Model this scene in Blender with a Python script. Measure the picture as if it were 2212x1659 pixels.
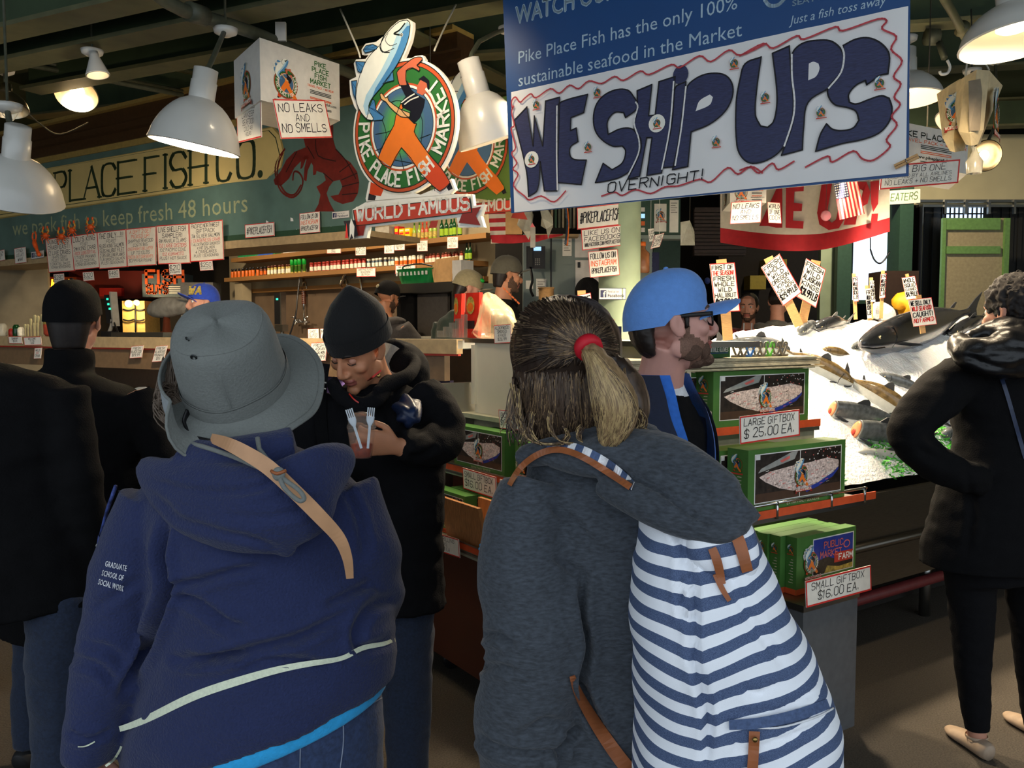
import bpy, bmesh, math, random
from math import sin, cos, pi, radians, sqrt, atan2, exp
from mathutils import Vector as V, Matrix, noise as mnoise
for o in list(bpy.data.objects): bpy.data.objects.remove(o)
SC = bpy.context.scene
COL = SC.collection
rnd = random.Random(7)
# ---------------------------------------------------------------- camera
FPX, CAMH, PITCH = 1850.0, 1.55, radians(3.604)
cd = bpy.data.cameras.new('camera'); cd.sensor_width = 36.0; cd.lens = 36.0*FPX/2212.0; cd.clip_start = 0.05
cam = bpy.data.objects.new('camera', cd); COL.objects.link(cam)
cam.location = (0, 0, CAMH); cam.rotation_euler = (radians(90)-PITCH, 0, 0)
SC.camera = cam
SC.view_settings.view_transform = 'Standard'
SC.view_settings.look = 'None'
SC.view_settings.gamma = 1.0
SC.view_settings.use_curve_mapping = False
SC.view_settings.exposure = 0.0
# ---------------------------------------------------------------- daylight: overcast sky seen through the open street side
W = bpy.data.worlds.new('sky'); SC.world = W; W.use_nodes = True
_bg = W.node_tree.nodes['Background']
_bg.inputs[0].default_value = (0.80, 0.90, 1.0, 1); _bg.inputs[1].default_value = 1.35
# ---------------------------------------------------------------- lamps' light (called by the lamp builders)
def spot(name, loc, target, energy, angle=120, blend=0.6, color=(1, .80, .55), size=.05, parent=None):
 l = bpy.data.lights.new(name, 'SPOT'); l.energy = energy; l.color = color
 l.spot_size = radians(angle); l.spot_blend = blend; l.shadow_soft_size = size
 o = bpy.data.objects.new(name, l); COL.objects.link(o)
 o.location = loc
 o.rotation_euler = (V(target)-V(loc)).to_track_quat('-Z', 'Y').to_euler()
 return o
# ---------------------------------------------------------------- helpers
CAM = V((0, 0, CAMH)); CF = V((0, cos(PITCH), -sin(PITCH))); CU = V((0, sin(PITCH), cos(PITCH)))
def ray(px, py):
 return CF + V(((px-1106)/FPX, 0, 0)) + CU*((829.5-py)/FPX)
def P(px, py, d):                      # the point seen at a pixel of the photo, d metres ahead of the lens
 r = ray(px, py); return CAM + r*(d/r.y)
def HP(px, py, p0, n):                 # the same on a plane
 r = ray(px, py); return CAM + r*((V(p0)-CAM).dot(n)/r.dot(n))
Z = V((0, 0, 1))
def hd(deg):                           # horizontal direction, degrees to the right of straight ahead
 return V((sin(radians(deg)), cos(radians(deg)), 0))
S_DIR = hd(-57.5)                      # the stall's sign and its left counter run this way
A_DIR, B_DIR = hd(-34), hd(56)         # the two faces of the corner display
CORN = V((.37, 2.71, 0))
def AB(s, t, z): return CORN + A_DIR*s + B_DIR*t + V((0, 0, z))
def srgb(c):
 if isinstance(c, str): c = [int(c[i:i+2], 16)/255 for i in (0, 2, 4)]
 return tuple((x/12.92 if x <= .04045 else ((x+.055)/1.055)**2.4) for x in c)
MATS = {}
def mat(name, col=None, rough=.6, metal=0, emit=0, var=.12, vscale=30, bump=0, bscale=80, alpha=1, trans=0, ior=1.45, spec=.5, sub=0, stretch=None, coat=0, sheen=0):
 if name in MATS: return MATS[name]
 m = bpy.data.materials.new(name); m.use_nodes = True; MATS[name] = m
 nt = m.node_tree; b = nt.nodes['Principled BSDF']
 c = srgb(col)
 b.inputs['Base Color'].default_value = (*c, 1)
 b.inputs['Roughness'].default_value = rough; b.inputs['Metallic'].default_value = metal
 b.inputs['Specular IOR Level'].default_value = spec; b.inputs['IOR'].default_value = ior
 b.inputs['Transmission Weight'].default_value = trans; b.inputs['Alpha'].default_value = alpha
 b.inputs['Coat Weight'].default_value = coat; b.inputs['Sheen Weight'].default_value = sheen
 if sub: b.inputs['Subsurface Weight'].default_value = sub; b.inputs['Subsurface Radius'].default_value = (.02, .012, .008)
 if emit:
  b.inputs['Emission Color'].default_value = (*c, 1); b.inputs['Emission Strength'].default_value = emit
 tc = nt.nodes.new('ShaderNodeTexCoord'); src = tc.outputs['Object']
 if stretch:
  mp = nt.nodes.new('ShaderNodeMapping'); mp.inputs['Scale'].default_value = stretch
  nt.links.new(src, mp.inputs[0]); src = mp.outputs[0]
 if var and not emit:
  n = nt.nodes.new('ShaderNodeTexNoise'); n.inputs['Scale'].default_value = vscale; n.inputs['Detail'].default_value = 4
  nt.links.new(src, n.inputs['Vector'])
  r = nt.nodes.new('ShaderNodeValToRGB')
  r.color_ramp.elements[0].position = .3; r.color_ramp.elements[1].position = .7
  r.color_ramp.elements[0].color = (*[x*(1-var) for x in c], 1); r.color_ramp.elements[1].color = (*[min(1, x*(1+var)) for x in c], 1)
  nt.links.new(n.outputs['Fac'], r.inputs[0]); nt.links.new(r.outputs[0], b.inputs['Base Color'])
 if bump:
  n2 = nt.nodes.new('ShaderNodeTexNoise'); n2.inputs['Scale'].default_value = bscale; n2.inputs['Detail'].default_value = 5
  nt.links.new(src, n2.inputs['Vector'])
  bp = nt.nodes.new('ShaderNodeBump'); bp.inputs['Strength'].default_value = bump; bp.inputs['Distance'].default_value = .01
  nt.links.new(n2.outputs['Fac'], bp.inputs['Height']); nt.links.new(bp.outputs[0], b.inputs['Normal'])
 return m
def catmull(pts, n):
 if len(pts) < 3 or n < 2: return list(pts)
 out = []
 L = len(pts)
 for i in range(L-1):
  p0, p1, p2, p3 = pts[max(0, i-1)], pts[i], pts[i+1], pts[min(L-1, i+2)]
  for k in range(n):
   t = k/n
   out.append([.5*((2*b)+(-a+c)*t+(2*a-5*b+4*c-d)*t*t+(-a+3*b-3*c+d)*t**3) for a, b, c, d in zip(p0, p1, p2, p3)])
 out.append(list(pts[-1]))
 return out
class MB:
 def __init__(s): s.v = []; s.f = []; s.m = []; s.mats = []; s.sm = []
 def mi(s, m):
  m = m if not isinstance(m, str) else MATS[m]
  if m not in s.mats: s.mats.append(m)
  return s.mats.index(m)
 def poly(s, pts, m, smooth=False):
  i = len(s.v); s.v += [tuple(p) for p in pts]; s.f.append(list(range(i, i+len(pts)))); s.m.append(s.mi(m)); s.sm.append(smooth)
 def grid(s, rows, m, closed=False, caps=(False, False), smooth=True):
  i = len(s.v); n = len(rows[0]); k = s.mi(m) if not callable(m) else None
  for r in rows: s.v += [tuple(p) for p in r]
  for a in range(len(rows)-1):
   for b in range(n if closed else n-1):
    c = (b+1) % n
    s.f.append([i+a*n+b, i+a*n+c, i+(a+1)*n+c, i+(a+1)*n+b]); s.m.append(k if k is not None else s.mi(m(a/(len(rows)-1), b/n))); s.sm.append(smooth)
  k = k if k is not None else 0
  if caps[0]: s.f.append([i+b for b in range(n)][::-1]); s.m.append(k); s.sm.append(smooth)
  if caps[1]: s.f.append([i+(len(rows)-1)*n+b for b in range(n)]); s.m.append(k); s.sm.append(smooth)
 def box(s, c, size, m, R=None, taper=1):     # R: 3x3 or tuple of axes
  c = V(c); ax = R if R else (V((1, 0, 0)), V((0, 1, 0)), V((0, 0, 1)))
  hx, hy, hz = [x/2 for x in size]
  p = [c+ax[0]*(x*hx*(taper if z > 0 else 1))+ax[1]*(y*hy*(taper if z > 0 else 1))+ax[2]*(z*hz) for z in (-1, 1) for y in (-1, 1) for x in (-1, 1)]
  for f in ((0, 2, 3, 1), (4, 5, 7, 6), (0, 1, 5, 4), (2, 6, 7, 3), (0, 4, 6, 2), (1, 3, 7, 5)):
   s.poly([p[k] for k in f], m)
 def hexa(s, p, m):                            # 8 points: bottom 4, top 4 (same winding)
  for f in ((3, 2, 1, 0), (4, 5, 6, 7), (0, 1, 5, 4), (1, 2, 6, 5), (2, 3, 7, 6), (3, 0, 4, 7)):
   s.poly([p[k] for k in f], m)
 def loft(s, nodes, m, side=None, seg=16, sub=4, caps=(True, True), power=2.0, wob=None):
  nd = catmull([list(n) if len(n) == 5 else list(n)+[n[3]] for n in nodes], sub)
  rows = []; prev = None
  for i, q in enumerate(nd):
   c = V(q[:3])
   t = V(nd[min(i+1, len(nd)-1)][:3])-V(nd[max(i-1, 0)][:3])
   if t.length < 1e-9: t = V((0, 0, 1))
   t.normalize()
   fx = callable(side)
   sd = V(side(i/(len(nd)-1))) if fx else V(side) if side is not None else (prev if prev is not None else (V((1, 0, 0)) if abs(t.x) < .9 else V((0, 1, 0))))
   sd = sd if fx else (sd-t*sd.dot(t))
   if sd.length < 1e-6: sd = t.orthogonal()
   sd.normalize(); prev = sd
   up = V((0, 1, 0)) if fx else t.cross(sd)
   row = []
   for k in range(seg):
    a = 2*pi*k/seg; ca, sa = cos(a), sin(a)
    if power != 2: ca = math.copysign(abs(ca)**(2/power), ca); sa = math.copysign(abs(sa)**(2/power), sa)
    w = 1 if wob is None else wob(i/(len(nd)-1), a)
    row.append(c+sd*(ca*max(q[3], 1e-4)*w)+up*(sa*max(q[4], 1e-4)*w))
   rows.append(row)
  s.grid(rows, m, closed=True, caps=caps)
 def tube(s, pts, r, m, seg=6, sub=1, caps=(True, True)):
  s.loft([(*p, r, r) for p in pts], m, seg=seg, sub=sub, caps=caps)
 def ell(s, c, r, m, R=None, seg=16, rings=10):
  ax = R if R else (V((1, 0, 0)), V((0, 1, 0)), V((0, 0, 1)))
  c = V(c)
  rows = []
  for i in range(rings+1):
   th = pi*(i if 0 < i < rings else (i+.02 if i == 0 else i-.02))/rings
   rows.append([c+ax[0]*(r[0]*sin(th)*cos(2*pi*k/seg))+ax[1]*(r[1]*sin(th)*sin(2*pi*k/seg))-ax[2]*(r[2]*cos(th)) for k in range(seg)])
  s.grid(rows, m, closed=True, caps=(True, True))
 def lathe(s, prof, m, o=(0, 0, 0), ax=(0, 0, 1), seg=24, caps=(False, False), arc=2*pi):
  ax = V(ax).normalized(); o = V(o); e1 = ax.orthogonal().normalized(); e2 = ax.cross(e1)
  rows = [[o+ax*z+(e1*cos(2*pi*k/seg)+e2*sin(2*pi*k/seg))*max(r, 1e-4) for k in range(seg)] for r, z in prof]
  s.grid(rows, m, closed=True, caps=caps)
 def build(s, name, parent=None, world=True, props=None, bevel=0):
  me = bpy.data.meshes.new(name)
  vs = s.v
  if parent is not None and world:
   mw = xf(parent).inverted(); vs = [tuple(mw @ V(p)) for p in vs]
  me.from_pydata(vs, [], s.f)
  for m in s.mats: me.materials.append(m)
  me.polygons.foreach_set('material_index', s.m); me.polygons.foreach_set('use_smooth', s.sm)
  me.update()
  o = bpy.data.objects.new(name, me); COL.objects.link(o)
  if parent is not None: o.parent = parent
  return o
XF = {}
def xf(o):
 M = Matrix.LocRotScale(o.location, o.rotation_euler, o.scale)
 return xf(o.parent) @ M if o.parent else M
def recentre(o):
 """origin of a one-mesh thing at its base"""
 me = o.data
 xs = [v.co for v in me.vertices]
 c = V((sum(p.x for p in xs)/len(xs), sum(p.y for p in xs)/len(xs), min(p.z for p in xs)))
 me.transform(Matrix.Translation(-c)); o.location = c
 return o
def thing(name, label, cat, loc=(0, 0, 0), rotz=0, group=None):
 o = bpy.data.objects.new(name, None); COL.objects.link(o); o.empty_display_size = .05
 o.location = loc; o.rotation_euler = (0, 0, rotz)
 o['label'] = label; o['category'] = cat
 if group: o['group'] = group
 return o
def tag(o, label, cat, group=None, kind=None):
 recentre(o)
 o['label'] = label; o['category'] = cat
 if group: o['group'] = group
 if kind: o['kind'] = kind
 return o
def struct(mb, name, parent=None):
 o = mb.build(name, parent)
 if parent is None: o['kind'] = 'structure'
 return o
def kids(o): return [c for c in bpy.data.objects if c.parent == o]
def dup(root, loc, rotz=0, label=None, group=None):
 r = root.copy(); COL.objects.link(r); r.location = loc; r.rotation_euler = (0, 0, rotz)
 if label: r['label'] = label
 if group: r['group'] = group
 for ch in root.children:
  c = ch.copy(); COL.objects.link(c); c.parent = r
  for g in ch.children:
   d = g.copy(); COL.objects.link(d); d.parent = c
 return r
def fuse(mb, name, parent, mats, voxel=.01, smooth=4, deform=None, matfn=None, decimate=0):
 """overlapping closed shapes -> one continuous skin"""
 me = bpy.data.meshes.new('tmp'); me.from_pydata(mb.v, [], mb.f); me.update()
 bm = bmesh.new(); bm.from_mesh(me); bmesh.ops.triangulate(bm, faces=[f for f in bm.faces if len(f.verts) > 4]); bmesh.ops.recalc_face_normals(bm, faces=bm.faces); bm.to_mesh(me); bm.free()
 t = bpy.data.objects.new('tmp', me); COL.objects.link(t)
 r = t.modifiers.new('r', 'REMESH'); r.mode = 'VOXEL'; r.voxel_size = voxel; r.adaptivity = 0
 if smooth:
  sm = t.modifiers.new('s', 'SMOOTH'); sm.factor = .5; sm.iterations = smooth
 if decimate:
  dm = t.modifiers.new('d', 'DECIMATE'); dm.ratio = decimate
 dg = bpy.context.evaluated_depsgraph_get(); dg.update()
 out = bpy.data.meshes.new_from_object(t.evaluated_get(dg))
 bpy.data.objects.remove(t); bpy.data.meshes.remove(me)
 out.name = name
 if deform:
  cos_ = [v.co.copy() for v in out.vertices]; ns = [v.normal.copy() for v in out.vertices]
  for v, c, n in zip(out.vertices, cos_, ns): v.co = deform(c, n)
 out.materials.clear()
 for m in mats: out.materials.append(m)
 for p in out.polygons:
  p.use_smooth = True
  if matfn: p.material_index = matfn(p.center, p.normal)
 if parent is not None: out.transform(xf(parent).inverted())
 out.update()
 o = bpy.data.objects.new(name, out); COL.objects.link(o); o.parent = parent
 return o
# ---------------------------------------------------------------- lettering
SF = dict(zip('A B C D E F G H I J K L M N O P Q R S T U V W X Y Z'.split(), (
'002640 1232|0006 06364534330333 334241300000|4536160501103041|0006 062644422000|46060040 0333|460600 0333|45361605011030414323|0006 4046 0343|2026|4641301001|0006 4603 0340|060040|0006224640|00064046|'
'160501103041453616|0006 063645443303|160501103041453616 2240|0006 063645443303 2340|453616050413334241301001|0646 2026|060110304146|062046|0610243046|0046 0640|0623 4623 2320|06460040').split('|')))
SF.update({'0': '160501103041453616', '1': '152620', '2': '05163645440040', '3': '0516364544334241301001', '4': '30360242', '5': '460603334241301001', '6': '4536160501103041423303', '7': '064610',
'8': '1605041333424130100102133344453616', '9': '44331304051636454130', '$': '453616050413334241301001 2720', '#': '1016 3036 0242 0444', '!': '2622 2021', '.': '2021', ',': '2110', '/': '0046', '+': '2125 0343',
"'": '2625', '-': '0343', ':': '2425 2122', '@': '4110010516364543322333 ', '%': '0046 0616 3040', '&': '4005163603011043', '*': '2125 0343'})
def stroke_quads(mb, a, b, w, n, m):
 d = b-a
 if d.length < 1e-7: d = V((w*.5, 0, 0))
 d.normalize(); sd = n.cross(d)*(w/2); e = d*(w*.35)
 mb.poly([a-e-sd, b+e-sd, b+e+sd, a-e+sd], m)
def htext(mb, text, o, r, u, n, width, height, m, wt=.13, slant=.12, jit=.25, gap=1.5, fit=True, pin=None):
 """marker lettering: text centred in width x height from o (lower left)"""
 text = text.upper(); R = random.Random(len(text)*31+ord(text[0]))
 adv = []
 for ch in text: adv.append(2.6 if ch in " .,'!:I1" else 4+gap)
 tot = sum(adv)-gap
 sx = width/tot; sy = height/6
 if fit and sx > sy*1.15: sx = sy*1.15
 x = (width-tot*sx)/2
 lw = wt*height
 for ch, ad in zip(text, adv):
  if ch in SF:
   off = -2+.3 if ad < 3 else 0
   dy = R.uniform(-jit, jit)*.8; sc = 1+R.uniform(-.1, .1)*jit*3
   for st in SF[ch].split():
    pts = []
    for k in range(0, len(st)-1, 2):
     gx = int(st[k])+off+R.uniform(-jit, jit)*.6; gy = int(st[k+1])*sc+dy+R.uniform(-jit, jit)*.5
     pts.append(o+r*(x+gx*sx+slant*gy*sy)+u*(gy*sy))
    for p, q in zip(pts, pts[1:]): stroke_quads(mb, p, q, lw, n, m)
  x += ad*sx
GL = {}
def glyphs(chars):
 todo = [c for c in set(chars) if c not in GL and c != ' ']
 obs = []
 for ch in todo:
  for tx in (ch, ch+'l', 'l'):
   c = bpy.data.curves.new('g', 'FONT'); c.body = tx; c.resolution_u = 2
   o = bpy.data.objects.new('g', c); COL.objects.link(o); obs.append(o)
 bpy.context.view_layer.update(); dg = bpy.context.evaluated_depsgraph_get()
 ms = [bpy.data.meshes.new_from_object(o.evaluated_get(dg)) for o in obs]
 for i, ch in enumerate(todo):
  a, b, l = ms[3*i:3*i+3]
  adv = max(v.co.x for v in b.vertices)-max(v.co.x for v in l.vertices)
  GL[ch] = ([(v.co.x, v.co.y) for v in a.vertices], [list(p.vertices) for p in a.polygons], adv)
 for o in obs: c = o.data; bpy.data.objects.remove(o); bpy.data.curves.remove(c)
 for m in ms: bpy.data.meshes.remove(m)
glyphs("Pike Place Fish has the only 100% sustainable seafood in the Market Just a fish toss away www.pikeplacefish.com WATCH OUR SEATTLE E PLACE FISH TRAVEL PACK 48 HOUR MARKET Find us on Facebook f PUBLIC FARM NITRILE GLOVES GRADUATE SCHOOL OF SOCIAL WORK WA BC.")
def ptext(mb, text, o, r, u, height, m, width=None, xs=1.0, slant=0, bold=0, track=0):
 """printed lettering from o (baseline left); r,u unit vectors; returns its width"""
 adv = sum((GL[c][2]+track if c != ' ' else .26) for c in text)
 k = height/.7; kx = k*xs
 if width: kx = width/adv
 x = 0
 offs = [(0, 0)] if not bold else [(-bold, 0), (bold, 0), (0, bold), (0, -bold)]
 for ch in text:
  if ch == ' ': x += .26; continue
  vs, fs, ad = GL[ch]
  for bx, by in offs:
   i = len(mb.v)
   mb.v += [tuple(o+r*((x+a+bx+slant*b)*kx)+u*((b+by)*k)) for a, b in vs]
   for f in fs: mb.f.append([i+q for q in f]); mb.m.append(mb.mi(m)); mb.sm.append(False)
  x += ad+track
 return x*kx
mat('paper', 'f2eee2', .55, var=.05); mat('paperwarm', 'efe6d4', .6, var=.05); mat('redink', 'd8322c', .6, var=.1); mat('ink', '17151c', .6, var=0)
mat('blueink', '2a3f7a', .6); mat('card', 'e6e2da', .6, var=.05); mat('wood', 'c79a63', .6, var=.2, vscale=12, stretch=(4, 4, 60)); mat('kraft', 'b58d5c', .8, var=.1)
mat('orangeink', 'e8632c', .6); mat('steel', '9a9a96', .32, metal=1, var=.08, vscale=6); mat('chrome', 'c8c8c8', .15, metal=1); mat('black', '121214', .5); mat('white', 'eeeeea', .5, var=.04)
mat('plasticblack', '18181a', .35)
def sign(name, label, o, r, u, lines, border='redink', group=None, base='paper', bw=.028, cat='sign', parent=None, stick=None, wt=.12, depth=.003, jit=.25, string=0):
 """a hand lettered card: o lower-left corner, r and u its full edge vectors; lines: (text, weight, ink[, width share])"""
 o = V(o); r = V(r); u = V(u); w, h = r.length, u.length
 ru, uu = r.normalized(), u.normalized(); n = ru.cross(uu).normalized()
 mb = MB()
 mb.hexa([o-n*depth, o+r-n*depth, o+r, o, o+u-n*depth, o+u+r-n*depth, o+u+r, o+u], base)
 b = bw*max(w, h)*.6
 if border:
  e = n*.0006
  def q(x0, y0, x1, y1): mb.poly([o+e+ru*x0+uu*y0, o+e+ru*x1+uu*y0, o+e+ru*x1+uu*y1, o+e+ru*x0+uu*y1], border)
  q(0, 0, w, b); q(0, h-b, w, h); q(0, b, b, h-b); q(w-b, b, w, h-b)
 tot = sum(l[1] for l in lines)+.35
 y = h*(1-.2/tot) if lines else 0
 for l in lines:
  lh = h*l[1]/tot*.92
  y -= lh
  wd = (l[3] if len(l) > 3 else .84)*w
  htext(mb, l[0], o+ru*((w-wd)/2-w*.02)+uu*(y+lh*.14)+n*.0011, ru, uu, n, wd, lh*.72, l[2], wt=wt, jit=jit)
 if string: mb.tube([o+r*.5+u*.97-n*.004, o+r*.5+u-n*.004+Z*string], .0015, 'enamel' if 'enamel' in MATS else base, seg=5)
 if stick:
  p = o+r*.5+n*-.006
  mb.box(p+uu*(h*.5-(stick+h)*.5+.02), (.04 if w > .12 else .03, .008, stick+h), 'wood', (ru, n, uu))
 ob = mb.build(name, parent)
 if parent is None: tag(ob, label, cat, group)
 return ob
def psign(name, label, tl, tr, bl, d, hdir, lines, tilt=0, **k):
 """card whose corners are seen at three pixels, lying on the upright plane through the first at depth d"""
 p0 = P(*tl, d); h = hdir if not isinstance(hdir, (int, float)) else hd(hdir)
 n = h.cross(Z)
 a, b, c = p0, HP(*tr, p0, n), HP(*bl, p0, n)
 return sign(name, label, c, b-a, a-c, lines, **k)
# ================================================================ the setting
mat('floor', '4c453c', .75, var=.45, vscale=160, bump=.5, bscale=120)
mat('ceil', '2f3d2a', .8, var=.2, vscale=3); mat('beam', '37462f', .7, var=.2, vscale=5); mat('flange', '5c5c40', .6, var=.2, vscale=8)
mat('pipe', '4a4d3e', .5, var=.2); mat('wallbeige', '93866b', .8, var=.22, vscale=4); mat('walldark', '1f1b17', .9); mat('wallcream', 'e2d8ae', .8, var=.06, vscale=3)
mat('postgreen', '2c4a3a', .5); mat('pillar', '93a489', .6, var=.12, vscale=5); mat('bluegrey', '7b8884', .6, var=.12, vscale=4)
mat('doorgreen', '6f9a58', .6); mat('doorpanel', 'a99d7c', .7); mat('winlight', 'cfe6ff', 1, emit=1.5); mat('shutter', '4a3b30', .6, var=.2)
mb = MB(); mb.box((0, 5, -.05), (24, 18, .1), 'floor'); struct(mb, 'floor')
mb = MB(); mb.box((0, 6.2, 4.3), (24, 14.4, .1), 'ceil'); struct(mb, 'ceiling')
BM = hd(-64.5)
k = 0
def beam(px, py, z, length, w=.16, h=.42, direction=BM, fl=.016):
 global k
 k += 1
 r = ray(px, py); c = CAM+r*((z-CAMH)/r.z)
 n = direction.cross(Z); mb = MB()
 mb.box(c+Z*(h/2), (.02, length, h), 'beam', (n, direction, Z))
 mb.box(c+Z*.01, (w, length, .022), 'flange', (n, direction, Z)); mb.box(c+Z*(h-.01), (w, length, .022), 'flange', (n, direction, Z))
 return struct(mb, 'trim_%d' % k)
beam(175, 37, 3.0, 9); beam(280, 88, 3.0, 9); beam(1500, -60, 3.15, 9); beam(700, -10, 3.35, 10, direction=hd(30))
beam(2090, 52, 3.35, 8, direction=hd(-78)); beam(2110, 150, 3.7, 9, direction=hd(-78)); beam(2090, 278, 3.75, 7, direction=hd(-80), h=.3)
beam(170, 158, 3.5, 6, w=.1, h=.2, direction=hd(42)); beam(640, 190, 3.9, 7, w=.2, h=.4, direction=hd(-70))
SH = hd(-49); SHP = P(1000, 565, 7.6)
WN = -SH.cross(Z)      # towards the street
mb = MB(); c = SHP+SH*2.02-WN*.30; mb.box((c.x, c.y, 1.55), (4.4, .12, 3.1), 'wallbeige', (SH, WN, Z)); struct(mb, 'wall_back')
mb = MB(); mb.box((0, 13.2, 2.1), (24, .12, 4.4), 'walldark'); struct(mb, 'wall_far')
mb = MB(); mb.box((-9.5, 6.4, 2.1), (.12, 13.5, 4.4), 'wallbeige'); struct(mb, 'wall_left')
mb = MB(); c = P(30, 700, 9.3); mb.box((c.x-.5, c.y, 1.25), (1.62, .1, 2.5), 'wallbeige', (hd(75), hd(-15), Z)); struct(mb, 'wall_alcove')
mb = MB(); mb.box((9.5, 6.4, 2.1), (.12, 13.5, 4.4), 'wallcream'); struct(mb, 'wall_right')
def facing(px0, px1, py0, py1, d, m, th=.08, mb=None):
 a = P(px0, py1, d); b = P(px1, py0, d); mb = mb or MB()
 mb.box(((a.x+b.x)/2, d+th/2, (a.z+b.z)/2), (b.x-a.x, th, b.z-a.z), m); return mb
struct(facing(1880, 2500, 290, 442, 10.4, 'wallcream'), 'wall_header')
mb = facing(1985, 2500, 442, 447, 10.3, 'steel'); facing(1985, 2500, 431, 436, 10.3, 'steel', mb=mb)
for x in (2040, 2085, 2135, 2190): facing(x, x+6, 431, 462, 10.28, 'steel', th=.04, mb=mb)
struct(mb, 'trim_12')
mat('grille', '2b2c2b', .7, var=.5, vscale=40, stretch=(30, 1, 2)); mat('corrug', '3a3a38', .6)
mb = MB()
a, b = P(1990, 700, 10.6), P(2420, 442, 10.6)
for i in range(46):
 x = a.x+(b.x-a.x)*(i+.5)/46
 mb.box((x, 10.6+.02*(i % 2), (a.z+b.z)/2), ((b.x-a.x)/47, .03, b.z-a.z), 'grille')
struct(mb, 'wall_grille')
mb = facing(1842, 1952, 425, 648, 10.35, 'winlight', th=.02); w1 = struct(mb, 'window_1')
mb = MB(); 
for x0, x1, y0, y1 in ((1836, 1844, 420, 655), (1950, 1956, 420, 655), (1836, 1956, 648, 656), (1836, 1956, 418, 425)): facing(x0, x1, y0, y1, 10.3, 'postgreen', th=.1, mb=mb)
mb.build('window_frame', w1)
mb = facing(2042, 2124, 448, 476, 10.5, 'winlight', th=.02); w2 = struct(mb, 'window_2')
mb = MB()
for i in range(9): facing(2042+i*9.6, 2045+i*9.6, 448, 476, 10.48, 'black', th=.02, mb=mb)
facing(2040, 2126, 460, 463, 10.47, 'black', th=.02, mb=mb); mb.build('grate', w2)
struct(facing(1937, 1976, 380, 720, 9.4, 'postgreen', th=.3), 'trim_13')
struct(facing(1986, 1996, 440, 700, 10.2, 'steel', th=.08), 'trim_14')
dr = struct(facing(2030, 2182, 471, 760, 9.8, 'doorpanel', th=.05), 'door_1')
mb = MB()
for x0, x1, y0, y1 in ((2028, 2045, 471, 760), (2162, 2183, 471, 760), (2045, 2162, 471, 496), (2045, 2162, 532, 548)): facing(x0, x1, y0, y1, 9.76, 'doorgreen', th=.04, mb=mb)
mb.build('door_frame', dr)
struct(facing(1550, 1850, 300, 720, 11.5, 'walldark'), 'wall_recess')
mb = MB()
for i in range(12): facing(1500, 1612, 452+i*8, 458+i*8, 8.6, 'shutter', th=.05, mb=mb)
facing(1500, 1612, 448, 552, 8.65, 'shutter', mb=mb); struct(mb, 'trim_15')
struct(facing(1770, 1838, 520, 700, 9.6, 'pillar'), 'trim_16')
struct(facing(1806, 1842, 440, 700, 9.4, 'postgreen'), 'trim_17')
c = P(1338, 600, 5.6); mb = MB(); mb.lathe([(.135, 0), (.135, 3.6)], 'pillar', (c.x, c.y, 0), seg=32); struct(mb, 'trim_18')
mb = facing(1130, 1300, 505, 830, 6.9, 'bluegrey', th=.3)
facing(1188, 1192, 505, 830, 6.895, 'plasticblack', th=.01, mb=mb); facing(1242, 1300, 505, 556, 6.89, 'card', th=.02, mb=mb); facing(1242, 1300, 562, 830, 6.89, 'card', th=.02, mb=mb)
facing(1248, 1253, 566, 578, 6.88, 'black', th=.02, mb=mb)
tag(mb.build('cupboard'), 'grey cupboard with pale doors standing behind the round green pillar', 'cupboard')
mb = facing(1070, 1140, 520, 830, 7.2, 'walldark', th=.2); struct(mb, 'wall_partition')
mb = facing(1378, 1470, 430, 508, 6.4, 'postgreen', th=.1); facing(1378, 1500, 508, 516, 6.38, 'bluegrey', th=.12, mb=mb); struct(mb, 'trim_19')
struct(facing(1385, 1410, 516, 760, 6.4, 'bluegrey', th=.12), 'trim_20')
struct(facing(1410, 1470, 516, 700, 8.8, 'postgreen', th=.1), 'trim_21')
# ================================================================ overhead pipes
mb = MB(); mb.tube([P(330, -20, 3.6), P(395, 22, 3.75), P(560, 75, 4.2), P(760, 160, 5.0)], .03, 'pipe', seg=10, sub=3)
mb.lathe([(.042, -.05), (.042, .05)], 'pipe', P(425, 30, 3.82), ax=P(560, 75, 4.2)-P(395, 22, 3.75), seg=12, caps=(True, True))
tag(mb.build('pipe'), 'grey green overhead pipe with a coupling crossing the ceiling beams', 'pipe')
mb = MB(); mb.tube([P(-40, 118, 5.3), P(100, 148, 5.7), P(395, 205, 6.4)], .018, 'pipe', seg=8, sub=3); mb.tube([P(-40, 108, 5.4), P(395, 196, 6.5)], .01, 'pipe', seg=6)
tag(mb.build('pipe'), 'thin pair of olive conduits running under the ceiling behind the small reflector lamp', 'pipe')
mb = MB(); mb.tube([P(2035, -10, 4.2), P(2070, 50, 4.5), P(2098, 112, 5.0)], .022, 'flange', seg=8, sub=3); mb.lathe([(.03, -.03), (.03, .03)], 'flange', P(2078, 62, 4.6), ax=(.1, 1, -.5), seg=10, caps=(True, True))
tag(mb.build('pipe'), 'cream sprinkler pipe at the upper right above the hanging paper bag', 'pipe')
mb = MB(); mb.tube([P(2000, 80, 5.2), P(2026, 80, 5.2)], .05, 'pipe', seg=8); mb.tube([P(2026, 85, 5.2), P(2040, 125, 5.1)], .02, 'pipe'); 
mb.tube([P(2046, 130, 5.1), P(2052, 145, 5.1), P(2046, 158, 5.1), P(2033, 160, 5.1), P(2030, 154, 5.1)], .009, 'white', sub=4)
tag(mb.build('ceiling_hook'), 'white metal hook hanging from a rod on the ceiling at the right', 'hook')
mat('cable', '3c3a30', .6); mat('cablew', 'b8b4a4', .6)
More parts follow.
